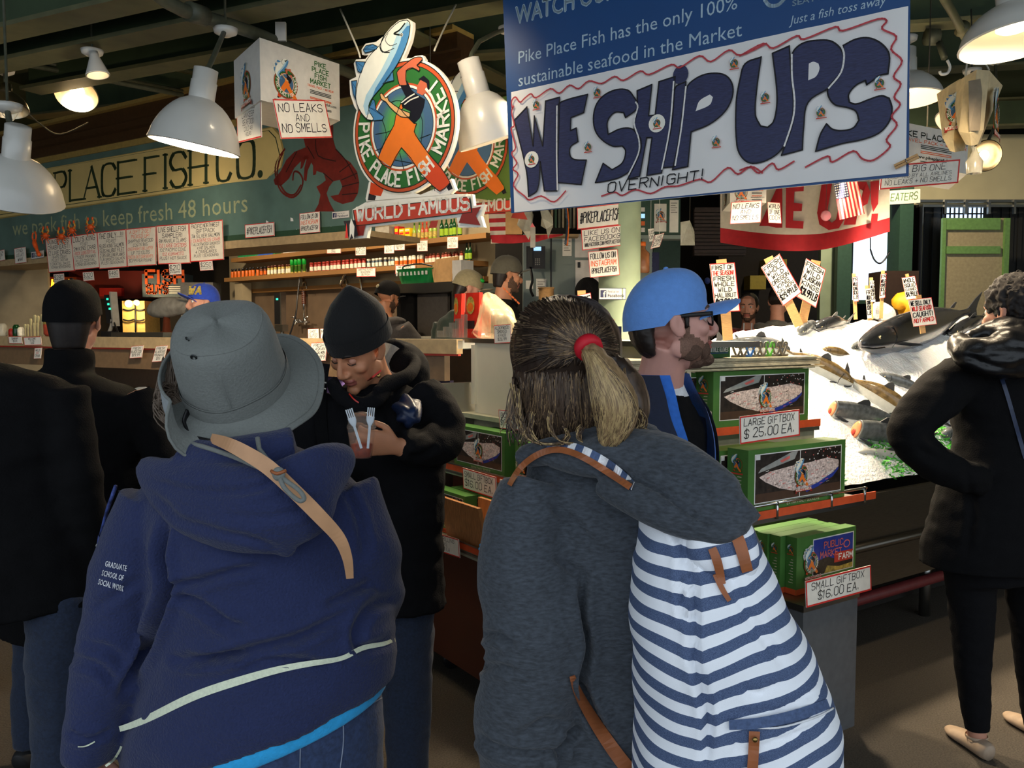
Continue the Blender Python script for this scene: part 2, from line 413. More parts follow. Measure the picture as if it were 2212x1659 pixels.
for i, (pts, m, lab) in enumerate((
([(5, 245, 5.), (25, 262, 5.), (42, 235, 5.)], 'cablew', 'pale cable looped under the reflector lamp at the far left'),
([(50, 235, 5.2), (90, 270, 5.4), (130, 290, 5.6), (190, 265, 6.)], 'cable', 'dark cable sagging between the reflector lamps over the sign'),
([(735, 20, 4.1), (770, 100, 3.95), (778, 125, 3.92)], 'cablew', 'wire holding up the left side of the fish emblem sign'),
([(985, 10, 4.2), (960, 60, 4.1), (938, 110, 3.9)], 'cablew', 'wire holding up the right side of the fish emblem sign'))):
 mb = MB(); mb.tube([P(*q) for q in pts], .0045, m, seg=5, sub=4); tag(mb.build('wire'), lab, 'wire')
# ================================================================ lamps
mat('enamel', 'c9c7bf', .3, var=.06, vscale=6, coat=.3); mat('enamelin', 'f4efe0', .4, var=0); mat('bulb', 'ffe2b0', 1, emit=7); mat('bulbdim', 'ffdca6', 1, emit=2.2); mat('alu', 'b5aa94', .28, metal=1)
mat('socket', '8a8478', .5)
def lamp(name, label, rim, down, R, H, neckr, neckh, stem=None, m='enamel', light=None, group=None, bulb='bulb', shape=.72, cone=False):
 """a bell shade: rim = centre of its open mouth, down = the way it points"""
 rim = V(rim); up = -V(down).normalized()
 t = thing(name, label, 'lamp', rim, 0, group)
 prof = []
 for i in range(11):
  q = i/10
  rr = neckr+(R-neckr)*(1-q**1.7)**shape if not cone else neckr+(R-neckr)*(1-q)
  prof.append((rr, H*q))
 prof[0] = (R*1.03, -.004)
 inner = [(max(r-.006, .004), z-.004) for r, z in prof][::-1]
 mb = MB()
 mb.lathe(prof, m, rim, up, 36); mb.lathe(inner, 'enamelin' if m != 'alu' else 'alu', rim, up, 36)
 mb.lathe([(R*1.03, -.004), (R*1.0, -.008)], m, rim, up, 36)
 sd_ = mb.build('lamp_shade', t)
 mb = MB(); mb.lathe([(neckr*1.0, H-.004), (neckr*1.0, H+neckh*.55), (neckr*.93, H+neckh*.57), (neckr*.93, H+neckh*.96), (neckr*.6, H+neckh)], m, rim, up, 24, caps=(False, True)); mb.build('neck', sd_)
 mb = MB(); bz = H*.42
 mb.lathe([(R*.1, H*.95), (R*.12, bz+R*.3), (R*.3, bz+R*.1), (R*.34, bz-.005)], 'socket' if bulb == 'bulbdim' else bulb, rim, up, 20, caps=(True, False))
 mb.lathe([(R*.34, bz-.005), (R*.28, bz-R*.07), (.002, bz-R*.11)], bulb, rim, up, 20); mb.build('bulb', sd_)
 if stem:
  mb = MB(); top = rim+up*(H+neckh)
  mb.tube([top-up*.02]+[V(q) for q in stem], .011, 'pipe', seg=8, sub=2); mb.tube([V(stem[-1]), V((stem[-1][0], stem[-1][1], 4.26))], .006, 'pipe', seg=6)
  e = V(stem[-1]); mb.lathe([(.055, 0), (.05, -.02), (.02, -.035)], 'enamel', e, seg=16, caps=(True, True)); mb.build('stem', t)
 if light:
  en, tgt, ang = light
  spot('lamp_light', rim-up*.006, tgt, en, ang, .7, size=R*.5).parent = None
 return t
lamp('pendant_lamp', 'glossy white pendant lamp cut off by the left edge below the wires', P(28, 425, 3.3), (-.28, .30, -.9), .175, .155, .048, .12, [P(20, 262, 3.35), P(16, 225, 3.4)], bulb='bulbdim')
lamp('pendant_lamp', 'large white bell pendant lamp shining on the cream letters of the sign', P(420, 314, 3.6), (-.2, .05, -1), .18, .19, .052, .125, [P(458, 130, 3.7), P(487, 62, 3.95)], bulb='bulb', light=(210, P(420, 430, 7), 150))
lamp('reflector_lamp', 'small aluminium reflector lamp with a glaring bulb above the sign molding', P(165, 205, 6.), (.15, -.62, -.8), .138, .11, .03, .05, [P(160, 120, 6.1)], m='alu', light=(70, P(300, 560, 8), 140))
lamp('spot_lamp', 'tiny white cone spot lamp beside the aluminium reflector lamp', P(211, 160, 4.4), (.18, -.05, -1), .056, .09, .022, .024, [P(199, 108, 4.45)], cone=True, bulb='bulb')
lamp('reflector_lamp', 'dull reflector lamp with looped cables at the far left edge', P(14, 235, 5.0), (.1, -.2, -1), .115, .1, .03, .05, [P(10, 150, 5.1)], m='alu', bulb='bulb')
lamp('pendant_lamp', 'white pendant lamp half hidden behind the left edge of the banner', P(1063, 303, 4.0), (.28, .16, -.9), .155, .21, .055, .16, [P(1035, 90, 4.1), P(1100, 60, 4.3)], bulb='bulbdim', light=(60, AB(.9, 0, 1.1), 140))
lamp('pendant_lamp', 'grey pendant lamp glowing inside at the top right corner', P(2196, 86, 3.0), (.08, -.12, -1), .178, .12, .05, .13, [P(2196, -60, 3.02)], light=(60, AB(.3, 1.8, .8), 130))
lamp('pendant_lamp', 'white pendant lamp peeking out behind the right edge of the banner', P(1958, 212, 4.5), (.0, -.06, -1), .175, .13, .05, .13, [P(1958, 80, 4.5)], light=(95, AB(.4, 2.3, .9), 130))
lamp('pendant_lamp', 'tilted translucent lamp facing forward with a bright bulb below the paper bag', P(2130, 336, 6.0), (-.05, -1, -.25), .105, .08, .03, .06, [P(2150, 270, 6.4), P(2150, 130, 6.4)], m='alu', light=None)
lamp('pendant_lamp', 'white pendant lamp hanging behind the paper bag', P(2068, 268, 5.0), (-.5, -.1, -.8), .125, .12, .04, .08, [P(2100, 150, 5.3)], light=(200, AB(.5, 3.2, 1.2), 150), bulb='bulbdim')
lamp('pendant_lamp', 'white pendant lamp over the ice behind the middle of the banner', AB(1.1, 1.1, 2.55), (0, 0, -1), .17, .15, .05, .12, [AB(1.1, 1.1, 3.3)], light=(230, AB(.9, 1.2, 1.2), 150))
lamp('pendant_lamp', 'white pendant lamp over the ice behind the right half of the banner', AB(1.15, 2.15, 2.6), (0, 0, -1), .17, .15, .05, .12, [AB(1.15, 2.15, 3.3)], light=(300, AB(.9, 2.2, 1.2), 150))
lamp('pendant_lamp', 'white pendant lamp above the emblem sign out of sight under the ceiling', P(850, -130, 3.3), (.1, .25, -1), .17, .15, .05, .12, [P(850, -130, 3.3)+Z*.5], light=(60, P(880, 330, 3.9), 120))  # invented lamp, out of view, added to brighten the emblem and the hanging box
lamp('pendant_lamp', 'white pendant lamp over the end panel behind the left part of the banner', AB(1.15, .55, 2.6), (0, 0, -1), .17, .15, .05, .12, [AB(1.15, .55, 3.3)], light=(80, AB(.6, -.3, 1.2), 150))  # unseen lamp, added behind the banner to light the end panel
lamp('pendant_lamp', 'white pendant lamp in the hall behind the right part of the banner', P(1890, 235, 8.3), (0, 0, -1), .18, .15, .05, .12, [P(1890, 100, 8.3)], light=(230, P(2060, 520, 9.8), 150))  # made-up lamp behind the banner, there to brighten the cream wall and door
for i, (px, py, d, e) in enumerate(((640, 470, 7.6, 120), (930, 470, 7.0, 75), (380, 470, 8.6, 110))):  # unseen kitchen lamps, added to light the shelves and the wall behind them
 p = P(px, py, d); p.z = 2.95
 lamp('pendant_lamp', ('white pendant lamp behind the sign over the faucets', 'white pendant lamp behind the emblem sign over the bottles', 'white pendant lamp behind the sign over the neon')[i], p, (0, 0, -1), .16, .13, .05, .1, [p+V((0, 0, .5))], light=(e, p+V((0, .5, -1.5)), 160))
# ================================================================ the painted stall sign
mat('signteal', '5e7a72', .45, var=.16, vscale=5, coat=.15); mat('signcream', 'd9c17e', .5, var=.08, vscale=4); mat('signink', '2a3a22', .6); mat('moulding', '4a3420', .35, var=.2, coat=.3); mat('signgold', 'a88f50', .5); mat('signpale', 'a5ac84', .6); mat('lobster', '6e1f14', .6, var=.25, vscale=14); mat('lobline', '2a100c', .7); mat('shelfw', 'b39a72', .7, var=.12); mat('darkgreen', '2c4a34', .6)
SP = P(600, 515, 6.5); SN = S_DIR.cross(Z)      # SN faces the camera side
if SN.y > 0: SN = -SN
def SQ(x, y, off=0.0): return HP(x, y, SP, SN)+SN*off
def sh(p, z): return V((p.x, p.y, z))
st = thing('stall_sign', 'long teal painted stall sign with a cream name panel and a red lobster', 'sign', sh(SQ(400, 540), 2.23))
a, b = SQ(-260, 500), SQ(800, 500); bm = SQ(1015, 500)
zt, zb = 3.17, 2.24
mb = MB(); mb.hexa([sh(a, zb)-SN*.05, sh(b, zb)-SN*.05, sh(b, zb), sh(a, zb), sh(a, zt)-SN*.05, sh(b, zt)-SN*.05, sh(b, zt), sh(a, zt)], 'signteal')
r = (b-a).normalized()
p = SQ(28, 509, .002); q = SQ(538, 466, .002)
ru = (q-p).normalized(); ru.z *= .35
ptext(mb, 'we pack fish to keep fresh 48 hours', p, ru.normalized(), Z, .145, MATS['signpale'], width=(q-p).length, track=.02)
K2 = 3.456
def c2(x, y): return (480+x/K2, 30+y/K2)
def spoly(pts, m, off): mb.poly([SQ(*c2(*q), off) for q in pts], m)
spoly([(385,1240),(440,1170),(480,1090),(540,1030),(640,990),(700,1010),(690,1080),(600,1090),(540,1150),(500,1230),(440,1285),(395,1275)], 'lobster', .002)
spoly([(610,935),(560,800),(620,700),(780,700),(830,800),(830,935),(850,1010),(900,1070),(960,1110),(1010,1180),(1025,1260),(1015,1340),(980,1400),(900,1420),(840,1395),(810,1360),(870,1350),(900,1290),(880,1240),(830,1250),(790,1290),(760,1190),(700,1170),(640,1060)], 'lobster', .003)
spoly([(790,1230),(830,1250),(800,1290),(780,1340),(800,1400),(820,1440),(840,1475),(690,1475),(720,1420),(735,1350),(705,1290),(740,1270)], 'lobster', .002)
for f in ([(690,1060),(640,1170),(630,1250),(610,1240),(615,1150),(640,1050)], [(640,1050),(600,1150),(585,1160),(590,1100),(620,1060)], [(720,1100),(700,1200),(680,1205),(680,1120),(690,1060)]): spoly(f, 'lobster', .002)
for f in ([(470,1010),(410,1100),(400,1200),(440,1320),(520,1370),(580,1330),(605,1250),(580,1190),(540,1180),(530,1240)], [(455,1040),(425,1120),(415,1220),(470,1330),(540,1350),(590,1280)]):
 pts = [SQ(*c2(*q), .004) for q in catmull(f, 4)]
 for u, w in zip(pts, pts[1:]): stroke_quads(mb, u, w, .014, SN, MATS['lobster'])
for f in ([(850,1010),(930,1100),(1000,1230)], [(640,990),(690,1080)], [(900,1290),(1020,1260)], [(895,1240),(1010,1190)], [(880,1180),(960,1120)], [(900,1350),(1010,1340)], [(760,1190),(830,1250)], [(560,1030),(480,1180)], [(700,940),(720,1060),(850,1100)]):
 pts = [SQ(*c2(*q), .0045) for q in catmull(f, 3)]
 for u, w in zip(pts, pts[1:]): stroke_quads(mb, u, w, .008, SN, MATS['lobline'])
for q in ((560, 500), (640, 503), (705, 505), (715, 497), (745, 488), (690, 508), (628, 478), (575, 484)):
 p = SQ(*q, .0015); mb.poly([p, p+r*.03, p+r*.025+Z*.02, p+Z*.028], 'white')
mb.build('sign_board', st)
mb = MB()
pts = [(-60, 394), (96, 365), (504, 292), (588, 276), (603, 292), (612, 330), (606, 362), (585, 380), (380, 414), (-60, 479)]
def panel(sc, m, off):
 cx, cy = 270, 385
 mb.poly([SQ(x-(sc if x > 500 else 0), y+(sc if y < 385 else -sc)*(.9 if 360 > y or y > 365 else .2), off) for x, y in pts], m)
panel(-3, 'signgold', .002); panel(0, 'signcream', .003); panel(6, 'signink', .0035); panel(7.5, 'signcream', .004)
def letter(ch, x0, x1):
 def top(x): return 375+(x-114)*(306-375)/418
 def bot(x): return 438+(x-119)*(384-438)/410
 o, rr, uu = SQ(x0, bot(x0), .0046), SQ(x1, bot(x1), .0046), SQ(x0, top(x0), .0046)
 rr = rr-o; uu = uu-o
 wide = {'C': '45362615020110304.', 'S': SF['S']}
 for stq in SF[ch].split():
  g = [(int(stq[k]), int(stq[k+1])) for k in range(0, len(stq)-1, 2)]
  if ch in 'COSP': g = catmull(g, 4)
  pp = [o+rr*(x/4)+uu*(y/6) for x, y in g]
  for i, (u, w) in enumerate(zip(pp, pp[1:])):
   vert = abs((w-u).z) > .6*(w-u).length
   stroke_quads(mb, u, w, .036 if vert and (ch not in 'AP' or i) else .02, SN, MATS['signink'])
  for u in (pp[0], pp[-1]):
   if ch not in 'CSO.': stroke_quads(mb, u-r*.03, u+r*.03, .016, SN, MATS['signink'])
for ch, x0, x1 in (('K', 5, 40), ('E', 55, 90), ('P', 120, 143), ('L', 152, 178), ('A', 182, 216), ('C', 222, 250), ('E', 256, 292), ('F', 314, 340), ('I', 352, 364), ('S', 370, 402), ('H', 412, 446), ('C', 471, 499), ('O', 515, 549)): letter(ch, x0, x1)
p = SQ(563, 376, .0046); mb.lathe([(.03, 0), (.001, .0003)], 'signink', p, SN, 12)
mb.build('name_panel', st)
mb = MB()
for z0, z1, o, m in ((3.17, 3.25, .03, 'moulding'), (3.25, 3.30, .09, 'moulding'), (3.30, 3.40, .13, 'moulding'), (3.40, 3.43, .18, 'signgold'), (3.12, 3.17, .015, 'signgold')):
 mb.hexa([sh(a, z0)-SN*.05, sh(bm, z0)-SN*.05, sh(bm, z0)+SN*o, sh(a, z0)+SN*o, sh(a, z1)-SN*.05, sh(bm, z1)-SN*.05, sh(bm, z1)+SN*o, sh(a, z1)+SN*o], m)
mb.build('molding', st)
mb = MB()
mb.hexa([sh(a, 2.2)-SN*.55, sh(b, 2.2)-SN*.55, sh(b, 2.2), sh(a, 2.2), sh(a, 2.24)-SN*.55, sh(b, 2.24)-SN*.55, sh(b, 2.24), sh(a, 2.24)], 'shelfw')
mb.hexa([sh(a, 2.24), sh(b, 2.24), sh(b, 2.24)+SN*.012, sh(a, 2.24)+SN*.012, sh(a, 2.29), sh(b, 2.29), sh(b, 2.29)+SN*.012, sh(a, 2.29)+SN*.012], 'darkgreen')
mb.hexa([sh(a, 2.185), sh(b, 2.185), sh(b, 2.185)+SN*.03, sh(a, 2.185)+SN*.03, sh(a, 2.245), sh(b, 2.245), sh(b, 2.245)+SN*.03, sh(a, 2.245)+SN*.03], 'shelfw')
mb.build('soffit', st)
# ================================================================ the round emblem (drawn once, used at every size)
for nm, c in dict(lgreen='2f6e33', lred='c2532c', lwhite='f2efe2', lglobe='46688a', lglobe2='58a04a', lorange='f07c28', lorange2='d8491f', lshirt='15151f', lskin='e8b478', lskin2='c8694a', lfish='eef0e4', lfish2='a9cfe0', lfish3='4a86b8', lfish4='20466e', lribbon='c9432f', lline='17221c', lrib2='8e2a22').items(): mat(nm, c, .4, var=.03)
EP = P(880, 280, 3.9)
def EQ(x, y):
 p = HP(480+x/K2, 30+y/K2, EP, SN); d = p-EP
 return (d.dot(-S_DIR), d.z)
_l, _r, _b = EQ(978, 885), EQ(1755, 870), EQ(1365, 1352)
ER = (_r[0]-_l[0])/2; ECX = (_r[0]+_l[0])/2; ECY = _b[1]+ER
def EN(pts): return [((EQ(*q)[0]-ECX)/ER, (EQ(*q)[1]-ECY)/ER) for q in pts]
FISH = EN([(1385,50),(1330,60),(1265,115),(1215,180),(1180,240),(1130,290),(1090,340),(1060,400),(1035,460),(1015,540),(1005,620),(1015,680),(1045,740),(1090,790),(1125,800),(1135,780),(1110,740),(1100,690),(1120,640),(1160,590),(1210,530),(1260,460),(1300,400),(1340,330),(1375,250),(1400,170),(1410,90),(1400,60)])
FMID = EN([(1410,90),(1400,170),(1375,250),(1340,330),(1300,400),(1260,460),(1210,530),(1160,590),(1120,640),(1100,690),(1115,745),(1080,760),(1060,690),(1080,610),(1130,530),(1190,430),(1240,330),(1280,240),(1310,160),(1350,100),(1390,60)])
FBACK = EN([(1410,90),(1400,170),(1375,250),(1340,330),(1300,400),(1260,460),(1210,530),(1160,590),(1125,632),(1150,560),(1200,480),(1255,390),(1305,290),(1340,200),(1350,140),(1385,95)])
FFINS = [EN(q) for q in ([(1060,270),(1080,240),(1130,230),(1165,245),(1160,265),(1110,285),(1075,295)], [(1003,358),(1075,362),(1060,400),(1045,445),(1020,430)], [(972,505),(1012,500),(1005,560),(1002,640),(985,600)], [(1280,425),(1288,500),(1240,510),(1203,527),(1250,470)], [(1105,700),(1130,640),(1145,650),(1155,720),(1215,770),(1200,795),(1135,800),(1085,790)])]
FBACKING = EN([(1385,35),(1422,60),(1422,110),(1405,200),(1370,290),(1320,390),(1295,440),(1298,510),(1230,540),(1150,640),(1150,800),(1040,780),(985,690),(955,600),(950,495),(1000,470),(982,370),(1000,340),(1070,335),(1095,305),(1045,305),(1040,265),(1070,222),(1150,208),(1205,165),(1260,98),(1320,48)])
ARMBACK = EN([(1290,520),(1298,425),(1330,392),(1390,345),(1440,315),(1495,308),(1515,340),(1480,385),(1498,405),(1490,445),(1440,425),(1398,440),(1395,520)])
ARM = EN([(1330,535),(1310,440),(1340,405),(1395,360),(1440,330),(1490,325),(1500,345),(1460,385),(1480,405),(1475,430),(1430,405),(1380,425),(1378,500),(1385,535)])
SHIRT = EN([(1335,535),(1385,500),(1420,570),(1455,600),(1520,640),(1510,700),(1480,780),(1440,820),(1400,780),(1410,730),(1350,700),(1340,660),(1375,620)])
FACE = EN([(1460,540),(1490,490),(1545,520),(1540,580),(1500,610),(1460,590)]); CAP = EN([(1470,490),(1510,462),(1552,500),(1552,565),(1540,575),(1532,520),(1490,497)])
ARM2 = EN([(1185,600),(1200,595),(1225,630),(1245,620),(1250,650),(1340,715),(1405,740),(1405,770),(1340,770),(1260,700),(1230,660),(1195,640)])
TROU = EN([(1340,670),(1375,690),(1345,720),(1400,780),(1440,820),(1458,822),(1440,880),(1480,950),(1560,1060),(1640,1150),(1700,1245),(1700,1270),(1630,1325),(1560,1265),(1480,1180),(1345,1000),(1265,1145),(1170,1080),(1230,940),(1290,830),(1300,770)])
TROU2 = EN([(1560,1060),(1640,1150),(1700,1245),(1700,1270),(1630,1325),(1560,1265),(1500,1200)])
LEG2 = EN([(1110,1255),(1210,1300),(1185,1360),(1098,1350)]); BOOTS = [EN([(1095,1340),(1150,1360),(1140,1392),(1088,1390)]), EN([(1675,1295),(1705,1260),(1722,1305),(1690,1320)])]
BOOTBACK = EN([(1095,1255),(1230,1290),(1480,1350),(1600,1300),(1710,1230),(1740,1310),(1700,1345),(1730,1350),(1120,1400),(1080,1412),(1070,1380)])
RIB = EN([(990,1470),(1850,1370),(1865,1480),(1010,1580)]); RIBL = EN([(1010,1580),(1078,1572),(1060,1655),(985,1660),(1000,1620)]); RIBR = EN([(1772,1560),(1800,1488),(1865,1480),(1862,1455),(1940,1440),(1900,1510),(1935,1580)])
RIBBACK = EN([(972,1462),(1090,1395),(1730,1345),(1868,1345),(1878,1432),(1962,1422),(1930,1510),(1955,1592),(1762,1595),(1750,1520),(1095,1590),(1080,1672),(960,1680),(985,1610)])
GRID = [EN(q) for q in ([(1180,740),(1230,900),(1190,1010)], [(1270,660),(1330,650),(1450,700)], [(1150,900),(1250,880),(1300,840)], [(1150,1020),(1210,1000)], [(1480,930),(1560,900)], [(1450,700),(1500,800),(1490,960)], [(1330,1040),(1360,1160)], [(1280,1090),(1450,1120)])]
def emblem(mb, o, r, u, n, R, lod=2, eps=.0004, thick=0, ribbon=True):
 """lod 0 sticker .. 2 full"""
 o = V(o)
 def T(p, l): return o+r*(p[0]*R)+u*(p[1]*R)+n*(l*eps)
 def circ(rad, l, m, c=(0, 0), seg=None): mb.poly([T((c[0]+rad*cos(2*pi*k/(seg or sg)), c[1]+rad*sin(2*pi*k/(seg or sg))), l) for k in range(seg or sg)], m)
 def pl(pts, l, m): mb.poly([T(p, l) for p in pts], m)
 def line(pts, l, w, m, sub=3):
  q = [T(p, l) for p in catmull(pts, sub)]
  for a, b in zip(q, q[1:]): stroke_quads(mb, a, b, w*R, n, MATS[m])
 sg = (14, 28, 56)[lod]
 if thick:
  for poly in [FBACKING, ARMBACK, BOOTBACK, RIBBACK, [(1.0*cos(2*pi*k/56), 1.0*sin(2*pi*k/56)) for k in range(56)]]:
   f = [T(p, 0) for p in poly]; bk = [q-n*thick for q in f]
   mb.poly(f, 'lwhite'); mb.poly(bk[::-1], 'lwhite')
   for i in range(len(f)): j = (i+1) % len(f); mb.poly([f[i], bk[i], bk[j], f[j]], 'lwhite')
 elif lod > 0:
  pl(FBACKING, 0, 'lwhite'); pl(ARMBACK, 0, 'lwhite')
 pl(LEG2, 1, 'lorange2')
 for b in BOOTS: pl(b, 1, 'lshirt')
 if lod > 0: circ(.965, 1.5, 'lline')
 circ(.95, 2, 'lred'); circ(.90, 3, 'lline'); circ(.89, 3.5, 'lgreen')
 if lod > 0: circ(.645, 4, 'lred'); circ(.615, 5, 'lwhite'); circ(.58, 6, 'lline'); 
 circ(.57, 7, 'lglobe')
 if lod > 1:
  for i in range(5): mb.poly([T((-.02+(.44-.05*i)*cos(2*pi*k/40), .0+(.52-.04*i)*sin(2*pi*k/40)*(.96)), 7.2+i*.2) for k in range(40)], mat('lgl%d' % i, ('4a7480', '4c8474', '50946a', '549c5c', '5ca850')[i], .4, var=0))
  for g in GRID: line(g, 9, .012, 'lline')
 pl(TROU, 10, 'lorange')
 if lod > 1: pl(TROU2, 10.3, 'lorange2')
 pl(SHIRT, 10.5, 'lshirt'); pl(ARM, 11, 'lskin2' if lod < 2 else 'lskin2'); pl(FACE, 11, 'lskin2'); pl(CAP, 11.4, 'lshirt'); pl(ARM2, 11.6, 'lskin')
 if lod > 1:
  for st_ in ([(1345,665),(1390,630),(1440,600)], [(1365,680),(1410,645),(1470,620)]): line(EN(st_), 11.7, .02, 'lwhite')
  for f in (TROU, ARM2, ARM, FISH): line(f+[f[0]], 13, .012, 'lline', 2)
 for f in FFINS: pl(f, 12, 'lfish3')
 pl(FISH, 12.4, 'lfish'); pl(FMID, 12.6, 'lfish2'); pl(FBACK, 12.8, 'lfish3')
 if lod > 0:
  line(EN([(1370,75),(1330,125),(1290,150),(1330,160)]), 13, .025 if lod > 1 else .05, 'lline'); line(EN([(1225,140),(1190,230),(1205,285),(1255,290)]), 13, .018, 'lline')
 if lod > 1:
  line(EN([(1245,150),(1225,200),(1260,240),(1310,225)]), 13, .01, 'lline'); line(EN([(1180,240),(1205,290),(1290,260)]), 13, .012, 'lline')
  for f in FFINS:
   line(f+[f[0]], 13, .012, 'lline', 1)
   for q in range(1, 4): line([f[0], f[min(q+1, len(f)-1)]], 13.2, .008, 'lfish4', 1)
  e = EN([(1345, 160)])[0]; circ(.03, 13.2, 'lwhite', e, 14); circ(.022, 13.4, 'lline', e, 14); circ(.009, 13.6, 'lwhite', e, 10)
 if lod > 0:   # lettering round the ring
  def arc(word, a0, a1, hh):
   k = len(word)
   for i, ch in enumerate(word):
    a = radians(a0+(a1-a0)*(i+.5)/k)
    cx, cy = .765*cos(a), .765*sin(a)
    uu = -(r*cos(a)+u*sin(a)); rr = r*-sin(a)+u*cos(a); w = min(hh*.75, abs(radians(a1-a0))/k*.765*.78)*(.3 if ch == 'I' else 1)
    oo = T((cx, cy), 12)-rr*(w*R/2)-uu*(hh*R/2)
    for stq in SF[ch].split():
     g = [(int(stq[q]), int(stq[q+1])) for q in range(0, len(stq)-1, 2)]
     if ch == 'I': g = [(2, y) for x, y in g]
     pp = [oo+rr*(w*R*x/4)+uu*(hh*R*y/6) for x, y in g]
     for p, q in zip(pp, pp[1:]): stroke_quads(mb, p, q, hh*R*.19, n, MATS['lwhite'])
  arc('PIKE', 168, 211, .2); arc('PLACE', 220, 268, .2); arc('FISH', 277, 314, .2); arc('MARKET', 325, 408, .2)
 if ribbon:
  if lod > 0:
   pl(RIBL, 14, 'lrib2'); pl(RIBR, 14, 'lrib2')
   c = (sum(p[0] for p in RIB)/4, sum(p[1] for p in RIB)/4); pl([(c[0]+(p[0]-c[0])*1.02, c[1]+(p[1]-c[1])*1.1) for p in RIB], 14.5, 'lline')
  pl(RIB, 15, 'lribbon')
  if lod > 0:
   bl, br, tl = EN([(1015,1562)])[0], EN([(1850,1478)])[0], EN([(1000,1475)])[0]
   oo = T(bl, 16); rr = T(br, 16)-oo; rr_u = rr.normalized()
   htext(mb, 'WORLD FAMOUS', oo+u*(.035*R), rr_u, u, n, rr.length, .2*R, MATS['lwhite'], wt=.2, slant=0, jit=0, fit=False)
t = thing('emblem_sign', 'large hanging cutout emblem sign of a leaping fish and a fishmonger in orange overalls', 'sign', EP)
mb = MB(); eo = EP+(-S_DIR)*ECX+Z*ECY
emblem(mb, eo, -S_DIR, Z, SN, ER, 2, .0005, thick=.02)
ptext(mb, 'TM'.replace('T', 'T').replace('M', 'M') if 'M' in GL and 'T' in GL else 'T', V(HP(*c2(1555, 1325), EP, SN))+SN*.0012, -S_DIR, Z, .022, MATS['lline'])
mb.build('emblem_panel', t)
mb = MB(); q = [HP(*c2(x, y), EP+SN*.02, SN) for x, y in ((905, 1545), (990, 1540), (1015, 1650), (950, 1690))]
mb.poly(q, 'lshirt'); c = sum(q, V())/4+SN*.001
mb.poly([c+Z*.05-S_DIR*.0, c-S_DIR*.02+Z*.01, c-S_DIR*.015-Z*.05, c-Z*.02, c+S_DIR*.012-Z*.05, c+S_DIR*.01+Z*.02], 'lwhite'); mb.poly([c+S_DIR*.03+Z*.03, c+S_DIR*.04-Z*.04, c+S_DIR*.02-Z*.04], 'redink')
tag(mb.build('sticker'), 'small dark sticker of a ball player on the left ribbon tail of the emblem sign', 'sticker')
mat('lposter', '5c7a34', .5, var=.15, vscale=3)
PP = P(1040, 330, 4.5); mb = MB(); q = [HP(x, y, PP, SN) for x, y in ((930, 415), (1112, 440), (1105, 205), (930, 240))]
mb.poly(q, 'lposter'); mb.poly([p-SN*.006 for p in q][::-1], 'lposter')
for p in q[2:]: mb.tube([p, p+Z*1.4], .003, 'cable')
emblem(mb, HP(1012, 318, PP, SN)+SN*.003, -S_DIR, Z, SN, .26, 1, .0004)
tag(mb.build('poster'), 'green cloth poster with the emblem hanging behind the large emblem sign', 'poster')
# ================================================================ the big paper banner and the blue sign behind it
mat('bannerwhite', 'f6f4f1', .45, var=.04, vscale=3, bump=.15, bscale=9); 
_nt = MATS['bannerwhite'].node_tree; _o = [n for n in _nt.nodes if n.type == 'OUTPUT_MATERIAL'][0]; _tr = _nt.nodes.new('ShaderNodeBsdfTranslucent'); _tr.inputs[0].default_value = (.9, .86, .78, 1); _mx = _nt.nodes.new('ShaderNodeMixShader'); _mx.inputs[0].default_value = .1
_nt.links.new(_nt.nodes['Principled BSDF'].outputs[0], _mx.inputs[1]); _nt.links.new(_tr.outputs[0], _mx.inputs[2]); _nt.links.new(_mx.outputs[0], _o.inputs[0])
mat('marker', '2b2f55', .5, var=.35, vscale=14, stretch=(3, 3, 30)); mat('signblue', '10457e', .4, var=.06, vscale=3); mat('signlight', 'a9c2d2', .5); mat('squiggle', 'c8474f', .6, var=0)
BP = P(1106, 330, 3.6)
def BQ(x, y, off=0): return HP(x, y, BP, SN)+SN*off
mb = MB(); q = [BQ(1103, 460), BQ(1962, 380), BQ(1966, -60), BQ(1083, -60)]
mb.hexa([q[0]-SN*.012, q[1]-SN*.012, q[1]-SN*.004, q[0]-SN*.004, q[3]-SN*.012, q[2]-SN*.012, q[2]-SN*.004, q[3]-SN*.004], 'signblue')
mb.v = mb.v
def bt(text, x0, y0, x1, y1, hpx, slant=0, xs=1, bold=0):
 o = BQ(x0, y0, -.003); e = BQ(x1, y1, -.003); hh = (BQ(x0, y0-hpx)-BQ(x0, y0)).length
 ptext(mb, text, o, (e-o).normalized(), Z, hh, MATS['signlight'], width=(e-o).length, slant=slant, bold=bold)
bt('Pike Place Fish has the only 100%', 1117, 138, 1593, 18, 27); bt('sustainable seafood in the Market', 1118, 187, 1602, 77, 27)
bt('Just a fish toss away', 1706, 53, 1912, 8, 19, slant=.2); bt('WATCH OUR', 1113, 52, 1330, -5, 38, bold=.03); bt('SEATTLE', 1710, 13, 1800, -8, 12, bold=.01)
pts = [BQ(*p, -.003) for p in catmull([(1652, 0), (1662, 11), (1680, 10), (1695, -4)], 4)]
for u, w in zip(pts, pts[1:]): stroke_quads(mb, u, w, .012, SN, MATS['signlight'])
tag(mb.build('vinyl_sign'), 'blue vinyl sign with pale printed words behind the handwritten banner', 'sign')
KB = 2092/580
def b1(x, y): return (1080+x/KB, y/KB)
KC = 2207/612
def b2(x, y): return (1600+x/KC, y/KC)
t = thing('paper_banner', 'big white paper banner with dark blue hand-drawn block letters about shipping', 'banner', BQ(1500, 420))
mb = MB()
gx, gy = 40, 10
def wave(a, b): return .004*sin(a*9)+.003*sin(b*5+a*4)
TL, TR, BL, BR = (1104, 199), (1962, 13), (1111, 459), (1957, 374)
rows = []
